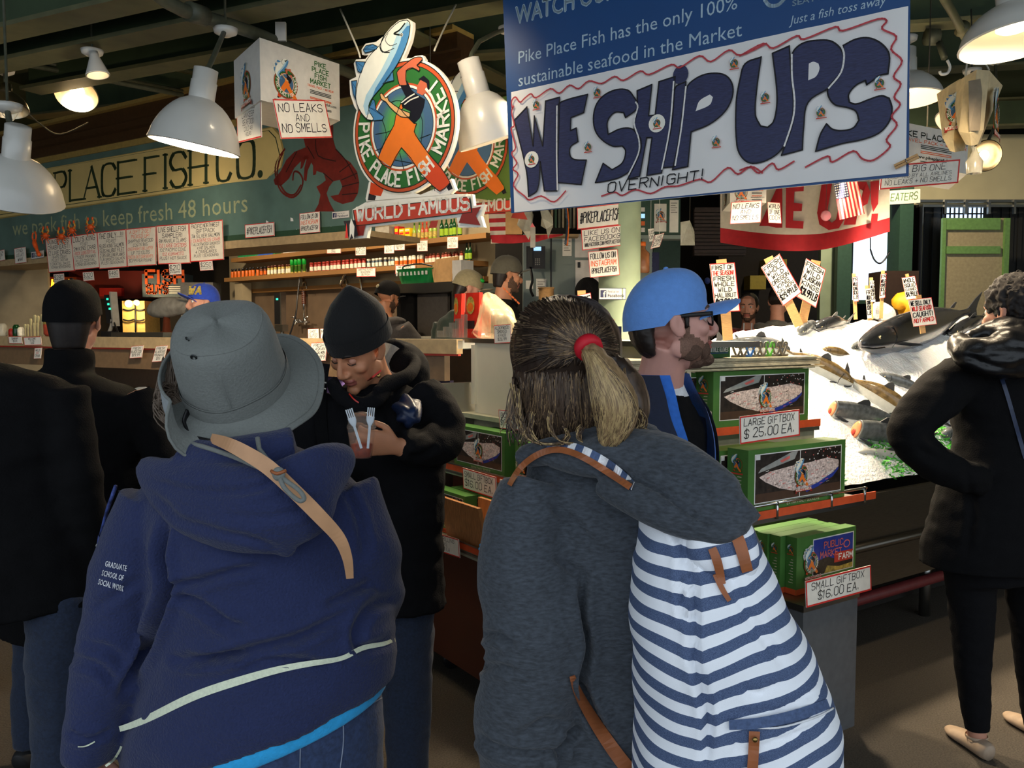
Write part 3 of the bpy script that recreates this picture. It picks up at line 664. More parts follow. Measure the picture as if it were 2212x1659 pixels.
for j in range(gy+1):
 row = []
 for i in range(gx+1):
  a, b = i/gx, j/gy
  x = (BL[0]*(1-a)+BR[0]*a)*(1-b)+(TL[0]*(1-a)+TR[0]*a)*b; y = (BL[1]*(1-a)+BR[1]*a)*(1-b)+(TL[1]*(1-a)+TR[1]*a)*b
  row.append(BQ(x, y, wave(a*6, b*2)*.3))
 rows.append(row)
mb.grid(rows, 'bannerwhite')
mb.build('banner_paper', t)
mb = MB()
LET = [(b1, q) for q in (
[(118,940),(218,835),(265,1140),(275,905),(340,1140),(362,790),(472,760),(450,1490),(352,1490),(320,1260),(300,1480),(230,1535),(212,1330)],
[(458,830),(500,790),(690,738),(660,880),(560,920),(556,1020),(602,1000),(615,1105),(556,1150),(556,1220),(590,1245),(680,1250),(640,1440),(458,1425)],
[(1065,860),(985,920),(970,880),(900,880),(845,950),(850,1050),(950,1005),(1040,1010),(1090,1080),(1090,1180),(1040,1310),(950,1380),(850,1410),(750,1425),(810,1275),(880,1325),(960,1270),(985,1180),(960,1140),(880,1140),(780,1070),(738,980),(745,850),(800,760),(900,705),(1000,705),(1050,760),(1080,820)],
[(1075,710),(1190,662),(1165,905),(1215,900),(1245,640),(1370,600),(1345,950),(1265,1350),(1150,1370),(1190,1075),(1150,1075),(1095,1375),(1000,1400),(1100,1180),(1100,1080),(1052,1010),(1075,860)],
[(1370,690),(1455,640),(1440,780),(1370,1300),(1275,1310),(1345,960)],
[(1460,690),(1540,610),(1650,575),(1760,590),(1815,660),(1815,760),(1760,870),(1640,970),(1495,1030),(1470,1300),(1350,1325),(1420,1000)])]
LET += [(b2, q) for q in (
[(40,500),(165,448),(130,700),(120,900),(160,985),(215,995),(260,950),(285,830),(285,700),(252,420),(383,362),(400,600),(415,780),(405,930),(340,1140),(240,1235),(100,1275),(20,1235),(-25,1130),(-30,800),(0,620)],
[(408,420),(480,345),(600,318),(720,330),(800,420),(790,560),(700,680),(530,800),(495,1000),(485,1170),(322,1213),(410,960),(420,760),(400,580)],
[(800,360),(900,310),(1000,300),(1100,345),(1160,430),(1150,580),(1090,590),(1020,640),(985,665),(975,630),(900,670),(845,740),(850,800),(900,815),(1000,780),(1100,750),(1160,770),(1182,850),(1160,950),(1080,1040),(950,1090),(800,1120),(588,1182),(625,1050),(672,968),(720,1010),(800,1020),(880,1000),(925,940),(900,870),(830,840),(740,820),(690,760),(685,690),(780,570),(810,440)])]
def rounded(q):
 out = []; n = len(q)
 def tan(i):
  a, b, c = q[i-1], q[i], q[(i+1) % n]; u, w = V((b[0]-a[0], b[1]-a[1])), V((c[0]-b[0], c[1]-b[1]))
  return (u+w)*.5 if u.length and w.length and u.angle(w) < .95 else None
 for i in range(n):
  a, b = V(q[i]), V(q[(i+1) % n]); d = b-a; ta, tb = tan(i), tan((i+1) % n); L = d.length
  ta = d if ta is None else ta.normalized()*L; tb = d if tb is None else tb.normalized()*L
  for k in range(5):
   t = k/5; out.append(tuple(a*(2*t**3-3*t*t+1)+ta*(t**3-2*t*t+t)+b*(3*t*t-2*t**3)+tb*(t**3-t*t)))
 return out
LET = [(f, rounded(q)) for f, q in LET]
WH = [(b1, [(1530,870),(1560,790),(1640,740),(1665,760),(1640,820)]), (b2, [(535,500),(570,485),(610,500),(618,540),(590,600),(530,630)])]
for i, (f, q) in enumerate(LET): mb.poly([BQ(*f(*p), .006+.0002*(i % 3)) for p in q], 'marker')
for f, q in [(f, rounded(q)) for f, q in WH]: mb.poly([BQ(*f(*p), .0075) for p in q], 'bannerwhite')
c = BQ(*b1(1412, 585), .006); mb.poly([c-S_DIR*(.03*cos(a*pi/8))+Z*(.034*sin(a*pi/8)) for a in range(16)], 'marker')
def bline(f, q, w, m, off=.0085, sub=4):
 pts = [BQ(*f(*p), off) for p in catmull(q, sub)]
 for u, v_ in zip(pts, pts[1:]): stroke_quads(mb, u, v_, w, SN, MATS[m])
for f, q in ((b1, [(452,830),(450,1200),(455,1480)]), (b1, [(1360,640),(1330,1000),(1268,1320)]), (b1, [(1455,680),(1420,1000),(1372,1290)]), (b1, [(1065,800),(1080,840),(1052,960),(1090,1090),(1085,1200),(1010,1360)]), (b2, [(403,430),(405,600),(425,790),(410,940),(345,1140)]), (b2, [(790,365),(810,440),(785,570),(690,690)])): bline(f, q, .006, 'bannerwhite')
for f, q in LET: bline(f, q+[q[0]], .005, 'ink', .0078, 1)
SQUIG = ((b1, [(105,850),(100,790),(130,760),(165,800),(200,770),(250,735),(290,765),(400,695),(470,730),(550,668),(620,695),(700,635),(800,655),(900,600),(970,630),(1100,558),(1170,585),(1340,508),(1410,530),(1560,440),(1650,485),(1790,395),(1880,435),(2080,345)]),
(b2, [(0,440),(180,345),(260,380),(440,285),(500,310),(740,215),(800,245),(1070,155),(1140,170),(1105,230),(1215,290),(1175,390),(1260,480),(1195,600),(1250,660),(1200,760),(1245,820),(1180,910),(1220,980),(1140,1090),(1165,1150),(1040,1250),(950,1240),(880,1180),(720,1265),(680,1220),(510,1305)]),
(b1, [(115,830),(100,880),(120,980),(95,1010),(130,1150),(100,1200),(140,1270),(110,1320),(150,1360),(115,1450),(200,1530),(240,1560),(330,1530),(430,1575),(520,1490)]),
(b1, [(800,1530),(900,1500),(960,1525),(1060,1480),(1180,1510),(1290,1460),(1400,1450),(1560,1400),(1650,1420),(1780,1310),(1860,1360),(1960,1300),(2050,1350)]), (b2, [(0,1330),(80,1305),(150,1350),(250,1275),(300,1325),(420,1260)]))
for f, q in SQUIG: bline(f, q, .006, 'squiggle', .0088)
o = BQ(*b1(845, 1505), .009); e = BQ(*b1(1590, 1400), .009)
htext(mb, 'OVERNIGHT!', o, (e-o).normalized(), Z, SN, (e-o).length, .036, MATS['ink'], wt=.13, slant=.15, fit=False)
mb.build('lettering', t)
for f, x, y, disc in ((b1, 290, 820, 0), (b1, 765, 725, 0), (b1, 1230, 965, 1), (b1, 255, 1245, 1), (b1, 693, 1150, 0), (b1, 1830, 500, 0), (b1, 1690, 1110, 0), (b2, 195, 765, 0), (b2, 630, 880, 0), (b2, 1085, 655, 0)):
 mb = MB(); p = BQ(*f(x, y), .0095)
 if disc: mb.poly([p-SN*.0004+S_DIR*(.033*cos(a*pi/10))+Z*(.033*sin(a*pi/10)) for a in range(20)], 'lwhite')
 emblem(mb, p, (-S_DIR), Z, SN, .0155, 0, .00012); mb.build('sticker', t)
mb = MB()
a, b = BQ(1934, 362, .012), BQ(1985, 338, .012); d = (b-a).normalized(); e = d.cross(SN).normalized()
mb.box((a+b)/2+e*.0045, ((b-a).length, .008, .007), 'wood', (d, SN, e)); mb.box((a+b)/2-e*.0045, ((b-a).length, .008, .007), 'wood', (d, SN, e))
mb.tube([(a+b)/2+e*.008+SN*.004, (a+b)/2+SN*.007, (a+b)/2-e*.008+SN*.004], .0015, 'steel')
tag(mb.build('clothespin'), 'wooden clothespin gripping the lower right corner of the paper banner', 'clothespin')
# ================================================================ shelves of the stall
mat('shelfwood', '8a6234', .6, var=.25, vscale=10, stretch=(30, 30, 30)); mat('jorange', 'dd6a1e', .4); mat('jred', '9c2a1e', .4, var=.3, vscale=60); mat('jdark', '5a2a18', .4); mat('jyel', 'b09a4a', .4, var=.5, vscale=70); mat('jgreencap', '18a838', .4); mat('jwhite', 'e8e2cc', .4, var=.2, vscale=50); mat('jblue', '3a4a58', .4, var=.5, vscale=60); mat('jbrown', '8a3420', .4, var=.4, vscale=60)
mat('bgreen', '3f6a24', .15, trans=.2); mat('bdgreen', '143a1c', .12); mat('blime', '8aa830', .2); mat('bred', 'b04420', .25); mat('tin', 'f0c418', .4); mat('tinred', 'c82a20', .4); mat('foil', '2a8a50', .35); mat('foilblue', '2a5ac0', .35); mat('capmetal', 'd8d4c8', .3, metal=.6)
ZS1, ZS2 = 2.163, 2.385
def shx(px, z, off=0): # point on the shelf front plane under photo column px, at height z
 r = ray(px, 600); t = (SHP-CAM).dot(WN)/r.dot(WN); q = CAM+r*t; return V((q.x, q.y, z))+WN*off
ft = thing('wall_shelf', 'two tier wooden wall shelf holding spice jars and bottles behind the counter', 'shelf', shx(740, ZS1-.04))
for z, x0, x1, nm in ((ZS1, 484, 1015, 'shelf_board'), (ZS2, 500, 1050, 'shelf_board')):
 a, b = shx(x0, z), shx(x1, z); mb = MB()
 mb.hexa([a-Z*.045-WN*.26, b-Z*.045-WN*.26, b-Z*.045, a-Z*.045, a-WN*.26, b-WN*.26, b, a], 'shelfwood'); mb.build(nm, ft)
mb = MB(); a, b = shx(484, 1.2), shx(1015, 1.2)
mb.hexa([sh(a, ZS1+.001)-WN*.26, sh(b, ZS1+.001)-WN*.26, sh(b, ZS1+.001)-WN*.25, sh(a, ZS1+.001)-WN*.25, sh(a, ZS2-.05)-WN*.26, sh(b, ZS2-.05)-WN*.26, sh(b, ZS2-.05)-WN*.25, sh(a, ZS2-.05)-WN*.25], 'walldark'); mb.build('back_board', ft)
def jar(name, label, cat, r, h, body, cap, band, group, caph=.25, capr=1.0):
 t = thing(name, label, cat, (0, 0, -5), 0, group)
 mb = MB(); mb.lathe([(r*.94, 0), (r, .004), (r, h*(1-caph)*.95), (r*.9, h*(1-caph))], body, seg=12, caps=(True, True), o=(0, 0, 0))
 if band: mb.lathe([(r*1.02, h*.12), (r*1.02, h*.55)], band, seg=12)
 mb.build('jar', t, world=False)
 mb = MB(); mb.lathe([(r*capr, h*(1-caph)), (r*capr, h*.98), (r*capr*.92, h)], cap, seg=12, caps=(True, True)); mb.build('lid', t, world=False)
 return t
def bottle(name, label, cat, r, h, body, cap, band, group):
 t = thing(name, label, cat, (0, 0, -5), 0, group)
 mb = MB(); mb.lathe([(r*.94, 0), (r, .005), (r, h*.55), (r*.75, h*.64), (r*.38, h*.72), (r*.36, h*.9)], body, seg=14, caps=(True, True))
 mb.lathe([(r*1.02, h*.1), (r*1.02, h*.42)], band, seg=14); mb.build('bottle', t, world=False)
 mb = MB(); mb.lathe([(r*.42, h*.86), (r*.42, h), (r*.38, h)], cap, seg=10, caps=(True, True)); mb.build('cap', t, world=False)
 return t
def row(proto, pxs, z, off=-.05):
 for i, px in enumerate(pxs):
  p = shx(px, z, off-rnd.random()*.02)
  if i == 0: proto.location = p
  else: dup(proto, p, rnd.uniform(-1, 1))
row(jar('spice_jar', 'orange spice jar with a dark lid at the left end of the lower shelf', 'jar', .0195, .105, 'jorange', 'plasticblack', None, 'orange spice jars', .3, .7), [493+7.6*i for i in range(8)], ZS1)
row(jar('spice_jar', 'rust red spice jar next to the orange jars on the lower shelf', 'jar', .0195, .10, 'jdark', 'plasticblack', 'jorange', 'rust red spice jars', .2), [556, 563], ZS1)
row(jar('spice_jar', 'pale yellow seasoning jar with a dark lid near the green lids', 'jar', .0185, .105, 'jyel', 'jdark', 'jwhite', 'yellow seasoning jars', .22), [571, 579, 587, 595, 603, 610, 616], ZS1)
row(jar('spice_jar', 'seasoning jar with a wide bright green lid on the lower shelf', 'jar', .0185, .15, 'jyel', 'jgreencap', 'bgreen', 'green lidded jars', .42, 1.2), [622, 630, 639, 647], ZS1)
row(jar('spice_jar', 'red spice shaker in the long red row of the lower shelf', 'jar', .0205, .10, 'jred', 'jred', 'jwhite', 'red spice shakers', .2), [664, 672.5, 681, 689.5, 698, 706.5, 715, 723.5, 732, 741, 750, 759, 768, 776], ZS1)
row(jar('spice_jar', 'dark spice shaker with a white lid in the middle of the lower shelf', 'jar', .019, .088, 'jblue', 'jwhite', 'jwhite', 'dark shakers with white lids', .22), [787, 796, 805, 814, 823, 832, 840], ZS1)
row(jar('spice_jar', 'cream coloured seasoning bag jar above the green basket', 'jar', .0195, .085, 'jwhite', 'jwhite', 'jorange', 'cream seasoning jars', .15, .9), [849, 858, 867, 876, 885, 894, 902], ZS1)
row(jar('sauce_jar', 'brown sauce jar at the right end of the lower shelf', 'jar', .018, .09, 'jbrown', 'jdark', 'jwhite', 'brown sauce jars', .2, .7), [911, 919, 928, 937, 946, 955, 963, 971, 979, 987], ZS1)
row(bottle('oil_bottle', 'dark green bottle standing at the right end of the lower shelf', 'bottle', .019, .16, 'bdgreen', 'black', 'blime', 'green bottles on the lower shelf'), [997, 1005], ZS1)
row(jar('spice_jar', 'small white lidded jar under the left ribbon tail of the emblem sign', 'jar', .0165, .05, 'jwhite', 'jred', 'jred', 'small jars on the upper shelf', .3), [764, 772, 780, 788, 796], ZS2)
row(bottle('oil_bottle', 'pale green oil bottle on the upper shelf', 'bottle', .019, .165, 'blime', 'bgreen', 'jyel', 'pale green oil bottles'), [887, 896, 922, 931], ZS2)
row(bottle('sauce_bottle', 'red sauce bottle between the pale green bottles of the upper shelf', 'bottle', .018, .16, 'bred', 'tinred', 'jyel', 'red sauce bottles'), [905, 914], ZS2)
row(bottle('oil_bottle', 'dark green oil bottle at the right of the upper shelf', 'bottle', .021, .19, 'bdgreen', 'black', 'blime', 'dark green oil bottles'), [946, 955, 964, 973, 984], ZS2)
def sbox(name, label, cat, px0, px1, z, h, m, group=None, dp=.08, extra=None, off=-.03):
 a, b = shx(px0, z, off), shx(px1, z, off); mb = MB()
 mb.hexa([a-WN*dp, b-WN*dp, b, a, a-WN*dp+Z*h, b-WN*dp+Z*h, b+Z*h, a+Z*h], m)
 if extra: extra(mb, a+WN*.001, (b-a), h)
 return tag(mb.build(name), label, cat, group)
def q(mb, o, d, h, x0, x1, y0, y1, m, k=1): mb.poly([o+d*x0+Z*(h*y0)+WN*.001*k, o+d*x1+Z*(h*y0)+WN*.001*k, o+d*x1+Z*(h*y1)+WN*.001*k, o+d*x0+Z*(h*y1)+WN*.001*k], m)
def ex1(mb, o, d, h):
 q(mb, o, d, h, 0, 1, 0, .2, 'foilblue'); mb.poly([o+d*.5+WN*.002+Z*h*.2, o+d*.95+WN*.002+Z*h*.2, o+d*.95+WN*.002+Z*h*.8, o+d*.7+WN*.002+Z*h*.7], 'foilblue'); q(mb, o, d, h, .1, .42, .5, .85, 'white'); q(mb, o, d, h, 0, .95, .2, .25, 'white', 2)
sbox('foil_box', 'green and blue foil wrap carton on the upper shelf beside the posters', 'box', 510, 590, ZS2-.02, .10, 'foil', extra=ex1)
sbox('carton', 'plain white carton on the upper shelf left of the red carton', 'box', 607, 650, ZS2-.01, .075, 'card'); sbox('carton', 'small square white carton touching the red patterned carton', 'box', 651, 662, ZS2-.01, .075, 'card')
def ex2(mb, o, d, h):
 for i in range(6):
  c = o+d*((i+.5)/6)+Z*(h*.5)+WN*.002; mb.poly([c+d.normalized()*(.024*cos(k*pi/5))+Z*(.03*sin(k*pi/5)) for k in range(10)], 'jorange')
sbox('carton', 'long red carton with a row of round emblems on the upper shelf', 'box', 663, 752, ZS2-.01, .08, 'jred', extra=ex2)
def ex3(mb, o, d, h): q(mb, o, d, h, .1, .9, .1, .4, 'tinred'); q(mb, o, d, h, .1, .9, .6, .8, 'jwhite')
for i, (x0, x1) in enumerate(((858, 868), (870, 881))):
 for k in range(2): sbox('seasoning_tin', 'yellow seasoning tin stacked beside the pale green oil bottles', 'tin', x0, x1, ZS2+.061*k, .06, 'tin', 'yellow seasoning tins', extra=ex3)
for k in range(2): sbox('seasoning_tin', 'red topped tin left of the yellow tins', 'tin', 848, 856, ZS2+.075*k, .074, 'tinred', 'red tins', extra=lambda mb, o, d, h: q(mb, o, d, h, .1, .9, .3, .7, 'tin'))
sbox('plastic_bin', 'grey translucent plastic bin under the emblem ribbon', 'bin', 800, 845, ZS2, .15, mat('greyplast', '8f8a80', .3), dp=.16, off=.02)
def stag(lines, px0, px1, y0, y1, label, d=None, base='paper'):
 p = HP(px0, y0, SHP+WN*.012, WN); a, b, c = p, HP(px1, y0-1, SHP+WN*.012, WN), HP(px0, y1, SHP+WN*.012, WN)
 sign('price_tag', label, c, b-a, a-c, lines, group=None, base=base, wt=.13)
stag([('BEST', .8, 'ink'), ('LARGE', .8, 'ink')], 706, 736, 537, 548, 'narrow price tag below the red carton')
stag([('ONION', 1, 'ink'), ('$10.00', 1, 'ink')], 768, 790, 530, 552, 'price tag below the small jars at the left ribbon tail')
stag([('GUMBO', 1, 'ink'), ('FILE', 1, 'ink'), ('$3.99', 1, 'ink')], 830, 851, 526, 548, 'price tag below the grey bin reading gumbo')
stag([('OLD BAY', 1, 'ink'), ('SEASONING', .8, 'ink'), ('$6.99', 1, 'ink')], 852, 874, 524, 541, 'price tag below the yellow tins')
stag([('SMALL', 1, 'ink'), ('AVOCADO', 1, 'ink'), ('OIL', .8, 'ink'), ('$12.00', 1, 'ink')], 901, 923, 520, 543, 'price tag for small avocado oil below the red sauce bottles')
stag([('LARGE', 1, 'ink'), ('AVOCADO', 1, 'ink'), ('OIL', .8, 'ink'), ('$20.00', 1, 'ink')], 966, 989, 512, 537, 'price tag for large avocado oil below the dark green bottles')
stag([('OUR PIKE PLACE', 1, 'ink'), ('SEASONING', 1, 'ink'), ('$5.99 EA', 1, 'ink')], 770, 811, 579, 598, 'wide price card under the lower shelf left of the green basket')
stag([('MATH COOPS', 1, 'ink'), ('HABANERO', 1, 'ink'), (' ', .8, 'ink')], 854, 897, 573, 592, 'wide price card partly hidden behind the green basket')
# ---------------------------------------------------------------- kitchen wall: ledge, faucets, scale, trays, oven
mb = MB(); a, b = shx(510, 1.985, -.18), shx(1015, 1.985, -.18); mb.hexa([a-WN*.06, b-WN*.06, b, a, a-WN*.06+Z*.045, b-WN*.06+Z*.045, b+Z*.045, a+Z*.045], 'shelfwood'); struct(mb, 'baseboard_back')
mb = MB(); p = shx(508, 0, -.1); mb.box((p.x, p.y, 1.15), (.16, .12, 1.9), 'wallbeige', (SH, WN, Z)); struct(mb, 'trim_30')
mat('brownwall', '5c4a38', .7, var=.2, vscale=5)
mb = MB(); a, b = shx(505, 1.0, -.235), shx(1015, 1.0, -.235); mb.hexa([a-WN*.02, b-WN*.02, b, a, sh(a, 1.985)-WN*.02, sh(b, 1.985)-WN*.02, sh(b, 1.985), sh(a, 1.985)], 'brownwall'); struct(mb, 'trim_31')
mb = MB(); a, b = shx(500, 1.36, .35), shx(1010, 1.36, .35); a2, b2 = shx(500, 1.36, -.23), shx(1010, 1.36, -.23)
mb.hexa([a2, b2, b, a, a2+Z*.04, b2+Z*.04, b+Z*.04, a+Z*.04], 'steel'); mb.hexa([sh(a2, 0), sh(b2, 0), sh(b, 0)-WN*.04, sh(a, 0)-WN*.04, a2, b2, b-WN*.04, a-WN*.04], 'steel')
tag(mb.build('steel_sink_counter'), 'long steel sink counter along the back wall under the faucets', 'counter')
def faucet(px, label, hoses):
 p = shx(px, 1.64, -.2); t = thing('wall_faucet', label, 'faucet', p)
 d = -SH
 mb = MB(); mb.tube([p-d*.10+WN*.02, p+d*.10+WN*.02], .013, 'chrome', seg=8)
 for s in (-1, 1): mb.tube([p+d*.09*s, p+d*.09*s+WN*.05], .016, 'chrome', seg=8)
 mb.build('crossbar', t)
 for s in (-1, 1):
  mb = MB(); mb.tube([p+d*.09*s+WN*.05-Z*.03, p+d*.09*s+WN*.05+Z*.05], .016, 'chrome', seg=8); mb.tube([p+d*.09*s+WN*.05+Z*.05, p+d*.16*s+WN*.06+Z*.055], .008, 'chrome', seg=6); mb.build('handle', t)
 mb = MB(); mb.tube([p, p+Z*.19, p+Z*.5], .011, 'chrome', seg=8); mb.lathe([(.02, 0), (.02, .18)], 'steel', p+Z*.2, seg=10)
 for i in range(8): mb.lathe([(.022, 0), (.026, .008), (.022, .016)], 'jdark', p+Z*(.2+i*.022), seg=10)
 mb.tube([p+Z*.38, p+Z*.42+d*.06+WN*.05, p+Z*.43+d*.12+WN*.06, p+Z*.36+d*.14+WN*.06], .009, 'chrome', seg=6, sub=3); mb.build('riser', t)
 mb = MB(); mb.tube([p+WN*.03, p+WN*.06+Z*.03-d*.02, p+WN*.1+Z*.02+d*.02], .01, 'chrome', seg=6, sub=3); mb.build('spout', t)
faucet(622, 'chrome wall faucet with lever handles on the left by the hanging scale display', 1)
faucet(708, 'chrome wall faucet standing right behind the black beanie', 1)
mb = MB(); mb.tube([shx(708, 2.02, -.16), shx(730, 2.13, -.1), shx(752, 2.15, -.1), shx(762, 2.06, -.1), shx(765, 1.7, -.1)], .014, 'chrome', seg=8, sub=5)
tag(mb.build('gooseneck_pipe'), 'tall bent chrome gooseneck pipe above the black beanie', 'pipe')
p = shx(655, 1.75, .3); t = thing('hanging_scale', 'slim scale display on a steel post beside the left wall faucet', 'scale', shx(655, 1.36, .3))
mb = MB(); mb.box(p+Z*.02, (.11, .05, .32), 'plasticblack', (SH, WN, Z)); mb.build('display', t)
mb = MB(); mb.box(p+Z*.02-SH*.065, (.02, .06, .34), 'chrome', (SH, WN, Z)); mb.tube([p-SH*.04-Z*.14, sh(p-SH*.04, 1.38)], .02, 'steel', seg=8); mb.box(p-Z*.18-SH*.03, (.14, .07, .07), 'steel', (SH, WN, Z)); mb.build('post', t)
mat('ledgreen', '2fe0b0', 1, emit=1.2)
mb = MB(); mb.box(p+Z*.12+WN*.026, (.035, .004, .02), 'ledgreen', (SH, WN, Z)); mb.build('digits', t)
mb = MB(); mb.tube([shx(665, 2.1, .1), shx(668, 1.9, .15), shx(672, 1.7, .2), shx(664, 1.45, .25)], .009, 'plasticblack', seg=6, sub=4); tag(mb.build('power_cord'), 'black power cord hanging beside the scale display', 'cord')
mat('traypale', 'cfc7ac', .5)
for i in range(6):
 p = shx(592+rnd.uniform(-3, 3), 1.401+i*.034, .2); mb = MB(); R_ = (SH, WN, Z)
 mb.box(p+Z*.015, (.24-.018*i, .2, .026), 'traypale' if i != 2 else 'white', R_, taper=1.06)
 tag(mb.build('foam_tray'), 'pale tray in the stack on the sink counter below the left faucet', 'tray', 'stacked trays')
p = shx(636, 1.401, .25); mb = MB(); mb.box(p+Z*.055, (.3, .16, .11), 'kraft', (SH, WN, Z)); tag(mb.build('cardboard_box'), 'low brown cardboard box on the sink counter beside the scale post', 'box')
p = P(925, 720, 7.0); OD = hd(-49); ON = WN
t = thing('steel_oven', 'steel warming oven with an open dark front behind the kitchen worker', 'oven', sh(p, 0))
ol, orr = HP(857, 640, P(925, 640, 7.0), ON), HP(985, 640, P(925, 640, 7.0), ON)
def oz(p, z): return V((p.x, p.y, z))
mb = MB(); zt = 1.55+(713-612)/1850*7.0
def obx(x0, x1, z0, z1, m, y0=-.5, y1=0):
 a, b = ol+(orr-ol)*x0, ol+(orr-ol)*x1
 mb.hexa([oz(a, z0)+ON*y0, oz(b, z0)+ON*y0, oz(b, z0)+ON*y1, oz(a, z0)+ON*y1, oz(a, z1)+ON*y0, oz(b, z1)+ON*y0, oz(b, z1)+ON*y1, oz(a, z1)+ON*y1], m)
obx(-.04, 1.04, zt-.075, zt, 'steel', -.5, .03); obx(0, .07, 1.3, zt-.07, 'plasticblack'); obx(.93, 1, 1.3, zt-.07, 'steel'); obx(0, 1, 1.3, zt-.07, 'plasticblack', -.5, -.4); obx(0, 1, 0.1, 1.42, 'steel'); mb.build('oven_body', t)
mb = MB(); obx(.1, .62, 1.43, zt-.08, mat('ovendoor', '55504c', .4), -.2, -.17); mb.build('oven_door', t)
mb = MB(); obx(.55, 1.02, 1.42, 1.50, 'traypale', -.3, .12); obx(.1, .5, 1.42, 1.46, 'traypale', -.3, .1); mb.build('rack', t)
mat('basketgreen', '0f7a3a', .4, var=.2, vscale=20)
p = (ol+orr)/2; p = oz(ol+(orr-ol)*.27, zt)+ON*-.12
t = thing('basket', 'green plastic basket on top of the steel oven', 'basket', p)
mb = MB(); rows = []
for z, s in ((0, .8), (.005, .82), (.11, .98), (.125, 1.03), (.125, .97), (.02, .78), (.015, .7)): rows.append([p+SH*(.23*s*math.copysign(abs(cos(a))**.5, cos(a)))+WN*(.13*s*math.copysign(abs(sin(a))**.5, sin(a)))+Z*z for a in [2*pi*k/28 for k in range(28)]])
mb.grid(rows, 'basketgreen', closed=True, caps=(True, True), smooth=False)
for k in range(9):
 c = p-SH*(.18-.045*k)+WN*.125+Z*.085; mb.box(c, (.012, .012, .03), 'white', (SH, WN, Z))
mb.build('basket_body', t)
mb = MB(); mb.tube([p+SH*.23+Z*.12, p+SH*.12+Z*.15+WN*.1, p-SH*.1+Z*.16+WN*.1, p-SH*.22+Z*.12], .007, 'plasticblack', sub=3); mb.build('handle', t)
p = oz(ol+(orr-ol)*.76, zt)+ON*-.08; mb = MB(); mb.hexa([p+SH*.1-WN*.06, p-SH*.1-WN*.06, p-SH*.1+WN*.06, p+SH*.1+WN*.06, p+SH*.12-WN*.02+Z*.2, p-SH*.1-WN*.02+Z*.21, p-SH*.1+WN*.03+Z*.2, p+SH*.11+WN*.03+Z*.19], 'kraft')
mb.poly([p+SH*.1+WN*.061, p+SH*.14+WN*.05+Z*.12, p+SH*.11+WN*.031+Z*.19], 'kraft'); tag(mb.build('paper_bag'), 'brown paper bag standing on the steel oven beside the green basket', 'bag')
p = oz(ol+(orr-ol)*.97, zt)+ON*-.1; mb = MB(); mb.box(p+Z*.085, (.1, .14, .17), 'card', (SH, WN, Z)); tag(mb.build('carton'), 'white carton on the steel oven right of the brown paper bag', 'box')
# ================================================================ cards on the sign board
def bsign(name, label, tl, tr, bl, lines, off=.05, **k):
 a, b, c = SQ(*tl, off), SQ(*tr, off), SQ(*bl, off); sign(name, label, c, b-a, a-c, lines, **k)
I, R_, O_ = 'ink', 'redink', 'orangeink'
bsign('poster_card', 'hand-lettered crab feast card, leftmost of the six in a row', (109, 517), (165, 511), (117, 590), [('DUNGENESS', 1, I), ('CRABFEAST!', 1, I), ('12 LIVE CRABS', 1, I), ('(SHIPS TODAY)', .6, I), ('PLUS 1 TARTAR', .6, I), ('1 COCKTAIL SAUCE', .6, I), ('1 CRAB SEASONING', .6, I)], base='paperwarm')
bsign('poster_card', 'hand-lettered king card, second from the left of the six in a row', (165, 511), (221, 503), (171, 585), [("LOU'S KING", 1.1, I), ('FEAST', .6, I), ('2# KING CRAB', .9, I), ('1 ROCK LOBSTER TAIL', .7, R_), ('1 TIGER PRAWNS', .7, I), ('PLUS 1 COCKTAIL', .6, I), ('1 CRAB SEASONING', .6, I)], base='paperwarm')
bsign('poster_card', 'hand-lettered family feast card, third from the left of the six', (221, 503), (283, 496), (226, 582), [('THE ONLY...!!!', 1.1, I), ('FEAST', .7, I), ('5LBS KING SALMON', .8, I), ('5LBS HALIBUT FILET', .8, I), ('2 LBS GRILLING PLANKS', .7, I), ('1 LB SMOKED SALMON', .6, I), ('PLUS 1 SEASONING', .6, I)], base='paperwarm')
bsign('poster_card', 'hand-lettered card in red and black ink, fourth of the six', (284, 496), (348, 490), (285, 577), [('A GIFT 2 GET', .9, O_), ('PICKED UP!', .9, O_), ('SHIPPING SEAFOOD', .8, I), ('COSTS $65', .7, I), ('OVERNIGHT DELIVERY', .7, O_), ('UP TO 10LBS', .8, I), ('CHECK OUT OUR BOXES', .7, O_), ('$3.99 PER POUND', .7, I)], base='paperwarm')
bsign('poster_card', 'hand-lettered live shellfish card, fifth of the six in a row', (349, 489), (419, 484), (353, 572), [('LIVE SHELLFISH', 1.1, I), ('SAMPLER!', 1, I), ('8# MANILA CLAMS', .8, I), ('1DZ LARGE OYSTERS', .8, R_), ('1DZ PACIFIC COVE', .7, I), ('1DZ KUMAMOTO', .7, R_), ('PLUS 1 HOT SAUCE', .7, I)], base='paperwarm')
bsign('poster_card', 'hand-lettered northwest gift pack card, rightmost of the six', (420, 484), (492, 476), (423, 567), [('PACIFIC NORTHWEST', 1, I), ('GIFTPACK', 1, I), ('7# SILVER SALMON', .9, I), ('1 DUNGENESS CRAB', .8, R_), ('1 ALDERWOOD SMOKED', .7, I), ('KING SALMON', .7, I), ('4 CRABCAKES', .8, I), ('PLUS 1 SEASONING', .7, I)], base='paperwarm')
for i, (x, y, w, hgt, tx) in enumerate(((128, 591, 22, 23, '$280'), (191, 587, 23, 21, '$320'), (246, 582, 23, 21, '$480'), (377, 569, 26, 26, '$210'), (443, 564, 28, 22, '$250'))):
 bsign('price_tag', 'small price tag below the ' + ('leftmost', 'second', 'third', 'fifth', 'rightmost')[i]+' hand-lettered card', (x, y+2), (x+w, y), (x+2, y+hgt), [(tx, 2, I), ('WITH SHIPPING', .7, I)], off=.056)
